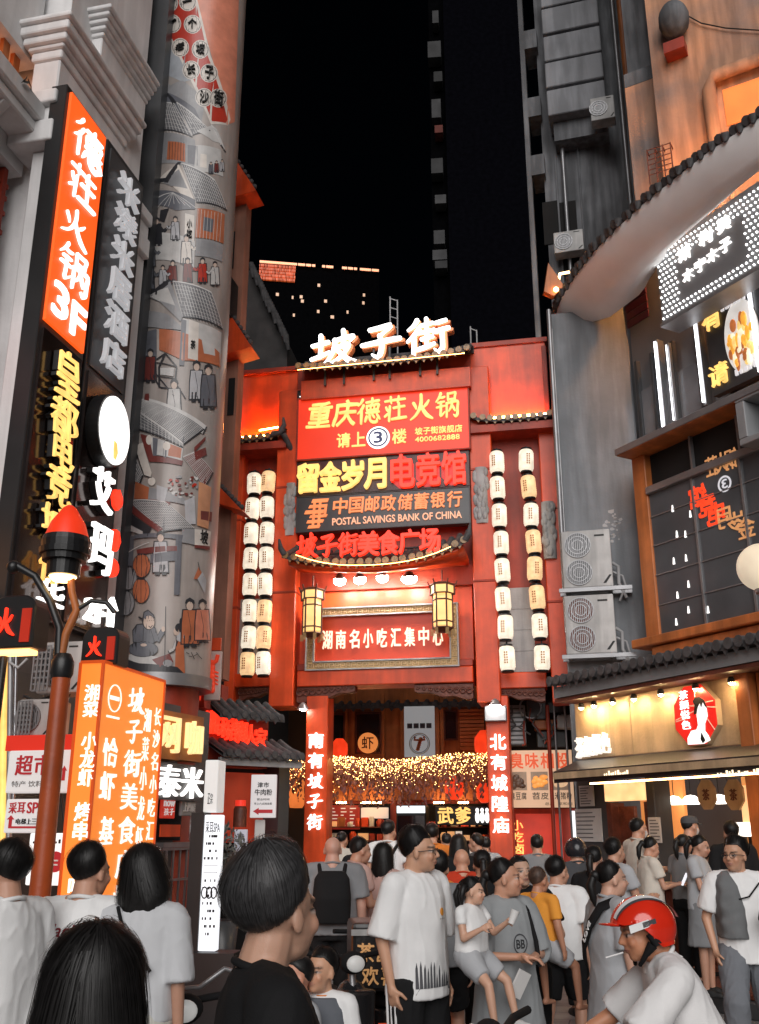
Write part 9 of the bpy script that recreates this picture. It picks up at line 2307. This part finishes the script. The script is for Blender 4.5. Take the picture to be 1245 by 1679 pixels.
# ---- man at the right with glasses, grey vest over one shoulder
pM = person('man with glasses in a white tee with a grey vest over his shoulder', 1203, 1375, 8.3, 172, vox=.008, skin=(.56, .31, .20), top=W_TEE, sleeve=.8, top_loose=.035, top_hem=.80, bulk=.98, hscale=1.08, bot=C_JEAN, bot_loose=.03, hair='short', strands=1600, head=(-38, 2, 0), glasses=True, R_arm=((.30, -.02, -1), (-.15, .35, -1)), L_arm=((.35, .15, -1), (-.5, .9, .2)), R_leg=((.12, .50, -.85), (.0, -.22, -1)), L_leg=((.10, .02, -1), (.04, -.03, -1)), shoes=C_SHOEB)
me_, co_ = _vox([([pM['S'] @ q for q in v], f) for v, f in [_loft([(.085, .035, .98, .115, .165), (.09, .025, 1.2, .115, .168), (.10, .0, 1.36, .095, .145), (.11, -.01, 1.43, .065, .105), (.10, -.01, 1.46, .03, .05)], pM['T'])]], .010, 3)
co_ = co_ + (_noise(co_, 40, 9) * .006)[:, None]; _finish(me_, co_, 'vest', cloth('mid_grey_vest', (.16, .165, .17)), pM['root'])
q = world_m(pM['root']) @ pM['S'] @ pM['arms'][1][0][2]
t = thing('crossbody_bag', 'small dark bag held in front of the man with the grey vest', 'bag', q, 0)
mb = MB(Matrix.Translation(q + Vector((-.02, -.09, -.02)))); mb.mat(C_BLACK).cbox((0, 0, 0), (.20, .07, .10), Matrix.Rotation(R(15), 3, 'Y')); mb.build('pouch', None, t, bevel=.02, seg=3)
mb = MB(pM['W'] @ pM['S'] @ pM['T']); mb.mat(C_BLACK).tube([(-.14, .10, 1.38), (-.04, .155, 1.28), (.04, .16, 1.26)], .006, n=6); mb.build('bag_strap', None, pM['root'])
# ---- people at the tea shop
hold = dict(R_arm=((.15, .3, -1), (-.3, .95, .15)), L_arm=((.15, .3, -1), (-.3, .95, .1)))
person('masked man in a cream tee standing by the tea shop door', 1043, 1340, 12.0, -70, z0=.2, vox=.012, top=C_CREAM, bot=C_BLACK, hair='crew', mask=True, strands=500, shoes=C_SHOEB, **hold)
pO = person('young woman in a grey apron dress looking at her phone by the tea shop', 1060, 1371, 11.3, -78, z0=.2, vox=.012, female=True, top=C_CREAM, sleeve=.6, bottom='skirt', bot=C_GREY, bot_to=.45, hair='tied', strands=500, head=(0, -14, 0), shoes=C_SHOEB, **hold)
q = world_m(pO['root']) @ pO['S'] @ pO['arms'][0][0][2]; t = thing('phone', 'pale phone held up by the young woman in the apron dress', 'phone', q, 0); mb = MB(Matrix.Translation(q + Vector((.06, -.02, .05)))); mb.mat(em('phone_screen', (.9, .92, 1), .9)).cbox((0, 0, 0), (.012, .07, .14), Matrix.Rotation(.5, 3, 'Y')); mb.build('screen', None, t)
person('shop worker in a dark cap, mask and black tee at the tea counter', 1127, 1336, 12.2, -68, z0=.2, vox=.012, top=C_BLACK, bot=C_BLACK, hair='crew', cap=C_DGREY, mask=True, shoes=C_SHOEB, **hold)
person('shop server in pale grey uniform with dark skirt before the tea counter', 1140, 1368, 10.9, -125, z0=.2, vox=.012, female=True, top=C_LGREY, sleeve=.6, bottom='skirt', bot=C_GREY, bot_to=.5, hair='tied', strands=500, head=(10, -12, 0), shoes=C_SHOEB, **hold)
person('woman in grey half hidden behind the shop server at the tea counter', 1118, 1366, 11.5, -60, z0=.2, vox=.014, female=True, top=C_GREY, bot=C_BLACK, hair='tied', shoes=C_SHOEB)
person('man from behind in black leaning over the right end of the tea counter', 1197, 1347, 11.6, -15, z0=.2, vox=.012, top=C_BLACK, sleeve=1.3, bot=C_BLACK, hair='short', strands=500, shoes=C_SHOEB, head=(20, 0, 0))
pS = person('person from behind in a black printed tee wearing a dark riding helmet', 944, 1374, 11.0, 5, vox=.012, top=C_DGREY, bot=C_BLACK, hair='short', bulk=1.1, shoes=C_SHOEB)
mb = MB(pS['W'] @ pS['HM']); mb.mat(pm('dark_helmet', (.02, .02, .024), .25, bump=0)).add(*helm_shell((.115, .135, .125), True), True); mb.build('helmet', None, pS['root'])
decal(pS, lambda m: [m.mat(W_TEE)] + [m.box(-.10 + .03 * k, -.085 + .03 * k + random.uniform(.0, .02), -.002, -.001, 1.2 - random.uniform(.0, .08), 1.25) for k in range(7)], -1, W_TEE, 'back_print')
pT = person('young man with a backpack behind the woman with the lettered strap', 1004, 1374, 10.4, -62, vox=.012, top=C_LGREY, bot=C_BLACK, hair='short', strands=500, shoes=C_SHOEB, **hold)
def backpack(p, mat, w=.15, straps=True, z=1.20):
 me_, co_ = _vox([([p['S'] @ q for q in v], f) for v, f in [_loft([(0, -.19, z - .22, w, .075), (0, -.20, z - .02, w * 1.05, .095), (0, -.185, z + .14, w * .95, .08), (0, -.16, z + .2, w * .7, .05)], p['T'])]], .012, 3); _finish(me_, co_, 'backpack', mat, p['root'])
 mb = MB(p['W'] @ p['S'] @ p['T']); mb.mat(mat)
 for sd in (1, -1): mb.tube([(.10 * sd, -.14, z + .16), (.115 * sd, -.06, 1.445), (.12 * sd, .06, 1.42), (.13 * sd, .125, 1.25), (.15 * sd, .05, 1.05)], .018, n=6); mb.build('backpack_strap', None, p['root']); mb = MB(p['W'] @ p['S'] @ p['T']); mb.mat(mat)
backpack(pT, C_DGREY)
# ---- people near and inside the gate
pU = person('bald man from behind in a grey tee with a black backpack', 546, 1368, 9.4, 2, vox=.010, top=C_GREY, bot=C_BLACK, sleeve=.75, top_loose=.04, bulk=1.15, hair=None, shoes=C_SHOEB, skin=(.52, .29, .22)); backpack(pU, C_BLACK, .16)
person('man in a pale pink tee turned to the side next to the bald man', 576, 1370, 9.9, -66, vox=.012, top=C_PINK, bot=C_CREAM, sleeve=.6, hair='crew', strands=500, lean=6, shoes=C_SHOE, **hold)
person('woman with long black hair in a dusty pink blouse and grey skirt, walking away', 628, 1384, 10.2, -22, vox=.012, female=True, top=C_PINK, sleeve=1.2, top_hem=.98, bottom='skirt', bot=C_DGREY, bot_to=.4, hair='long', strands=900, shoes=C_SHOEB)
pX = person('man in a white tee with a dark bag strap across his back under the garland', 637, 1344, 13.4, -10, vox=.014, top=W_TEE, bot=C_BLACK, hair='short', shoes=C_SHOEB, head=(-20, 0, 0))
mb = MB(pX['W'] @ pX['S'] @ pX['T']); mb.mat(C_BLACK).tube([(.12, -.05, 1.43), (.06, -.15, 1.32), (-.08, -.16, 1.15), (-.17, -.1, 1.02)], .02, n=6); mb.build('bag_strap', None, pX['root'])
person('man from behind in a burnt orange tee beside the fridge', 708, 1349, 13.2, 4, vox=.014, top=C_ORANGE, bot=C_BLACK, hair='short', shoes=C_SHOEB)
person('bald man from behind in a red tee in front of the right gate pillar', 757, 1388, 9.8, 2, vox=.012, top=C_RED, bot=C_BLACK, hair=None, bulk=1.15, shoes=C_SHOEB, skin=(.56, .30, .20))
person('broad man in an orange tee mostly hidden behind the tall man with glasses', 692, 1396, 8.9, 0, vox=.014, top=C_ORANGE, bot=C_BLACK, hair='short', bulk=1.3, shoes=C_SHOEB)
person('man from behind in a loose grey tee and black shorts beside the tall man', 718, 1389, 8.0, -14, vox=.010, top=C_GREY, sleeve=.95, top_loose=.05, bottom='shorts', bot=C_BLACK, hair='short', strands=1200, shoes=C_SHOEB, bulk=1.05, **walkR)
person('woman with a high black ponytail behind the girl with pigtails', 790, 1393, 8.8, 0, vox=.012, female=True, top=C_BLACK, bot=C_BLACK, hair='tied', strands=900, shoes=C_SHOEB)
person('woman in black with long hair in front of the yellow stall sign', 752, 1368, 12.6, 0, vox=.014, female=True, top=C_BLACK, sleeve=1.5, bot=C_BLACK, hair='long', shoes=C_SHOEB)
person('man in a grey tee from behind at the red snack stall', 880, 1368, 13.2, 0, vox=.014, top=C_GREY, bot=C_BLACK, hair='short', shoes=C_SHOEB)
person('man in a dark tee turned left beside the right gate pillar', 783, 1366, 14.0, 60, vox=.014, top=C_DGREY, bot=C_BLACK, hair='short', shoes=C_SHOEB)
person('person in a pale tee farther inside the gate left of the right pillar', 796, 1372, 16.0, 10, vox=.016, top=C_LGREY, bot=C_BLACK, hair='short', shoes=C_SHOEB)
person('person in black bending at the stalls right of the bald backpacker', 600, 1366, 13.6, 30, vox=.014, top=C_BLACK, bot=C_BLACK, hair='short', lean=18, shoes=C_SHOEB)
person('woman in a beige top at the stalls under the dark red menu board', 560, 1362, 15.5, -30, vox=.016, female=True, top=C_CREAM, bot=C_BLACK, hair='tied', shoes=C_SHOEB)
person('man in dark clothes beside the drinks fridge farther inside the gate', 668, 1362, 16.2, 20, vox=.016, top=C_BLACK, bot=C_BLACK, hair='short', shoes=C_SHOEB)
person('woman in a red tee among the far crowd in front of the fridge', 690, 1368, 17.5, -15, vox=.016, female=True, top=C_RED, bot=C_BLACK, hair='tied', shoes=C_SHOEB)
person('man in a white shirt among the far crowd left of the woman in black', 732, 1366, 17.0, 15, vox=.016, top=W_TEE, bot=C_BLACK, hair='short', shoes=C_SHOEB)
person('man in dark clothes standing in the shade left of the left gate pillar', 470, 1392, 10.5, -40, vox=.014, top=C_BLACK, bot=C_BLACK, hair='short', shoes=C_SHOEB)
person('person in black with a ponytail walking between the helmeted person and the backpacker', 972, 1386, 9.6, -30, vox=.013, female=True, top=C_BLACK, sleeve=1.4, bot=C_BLACK, hair='tied', strands=600, shoes=C_SHOEB)
bpy.data.scenes.remove(TMP)
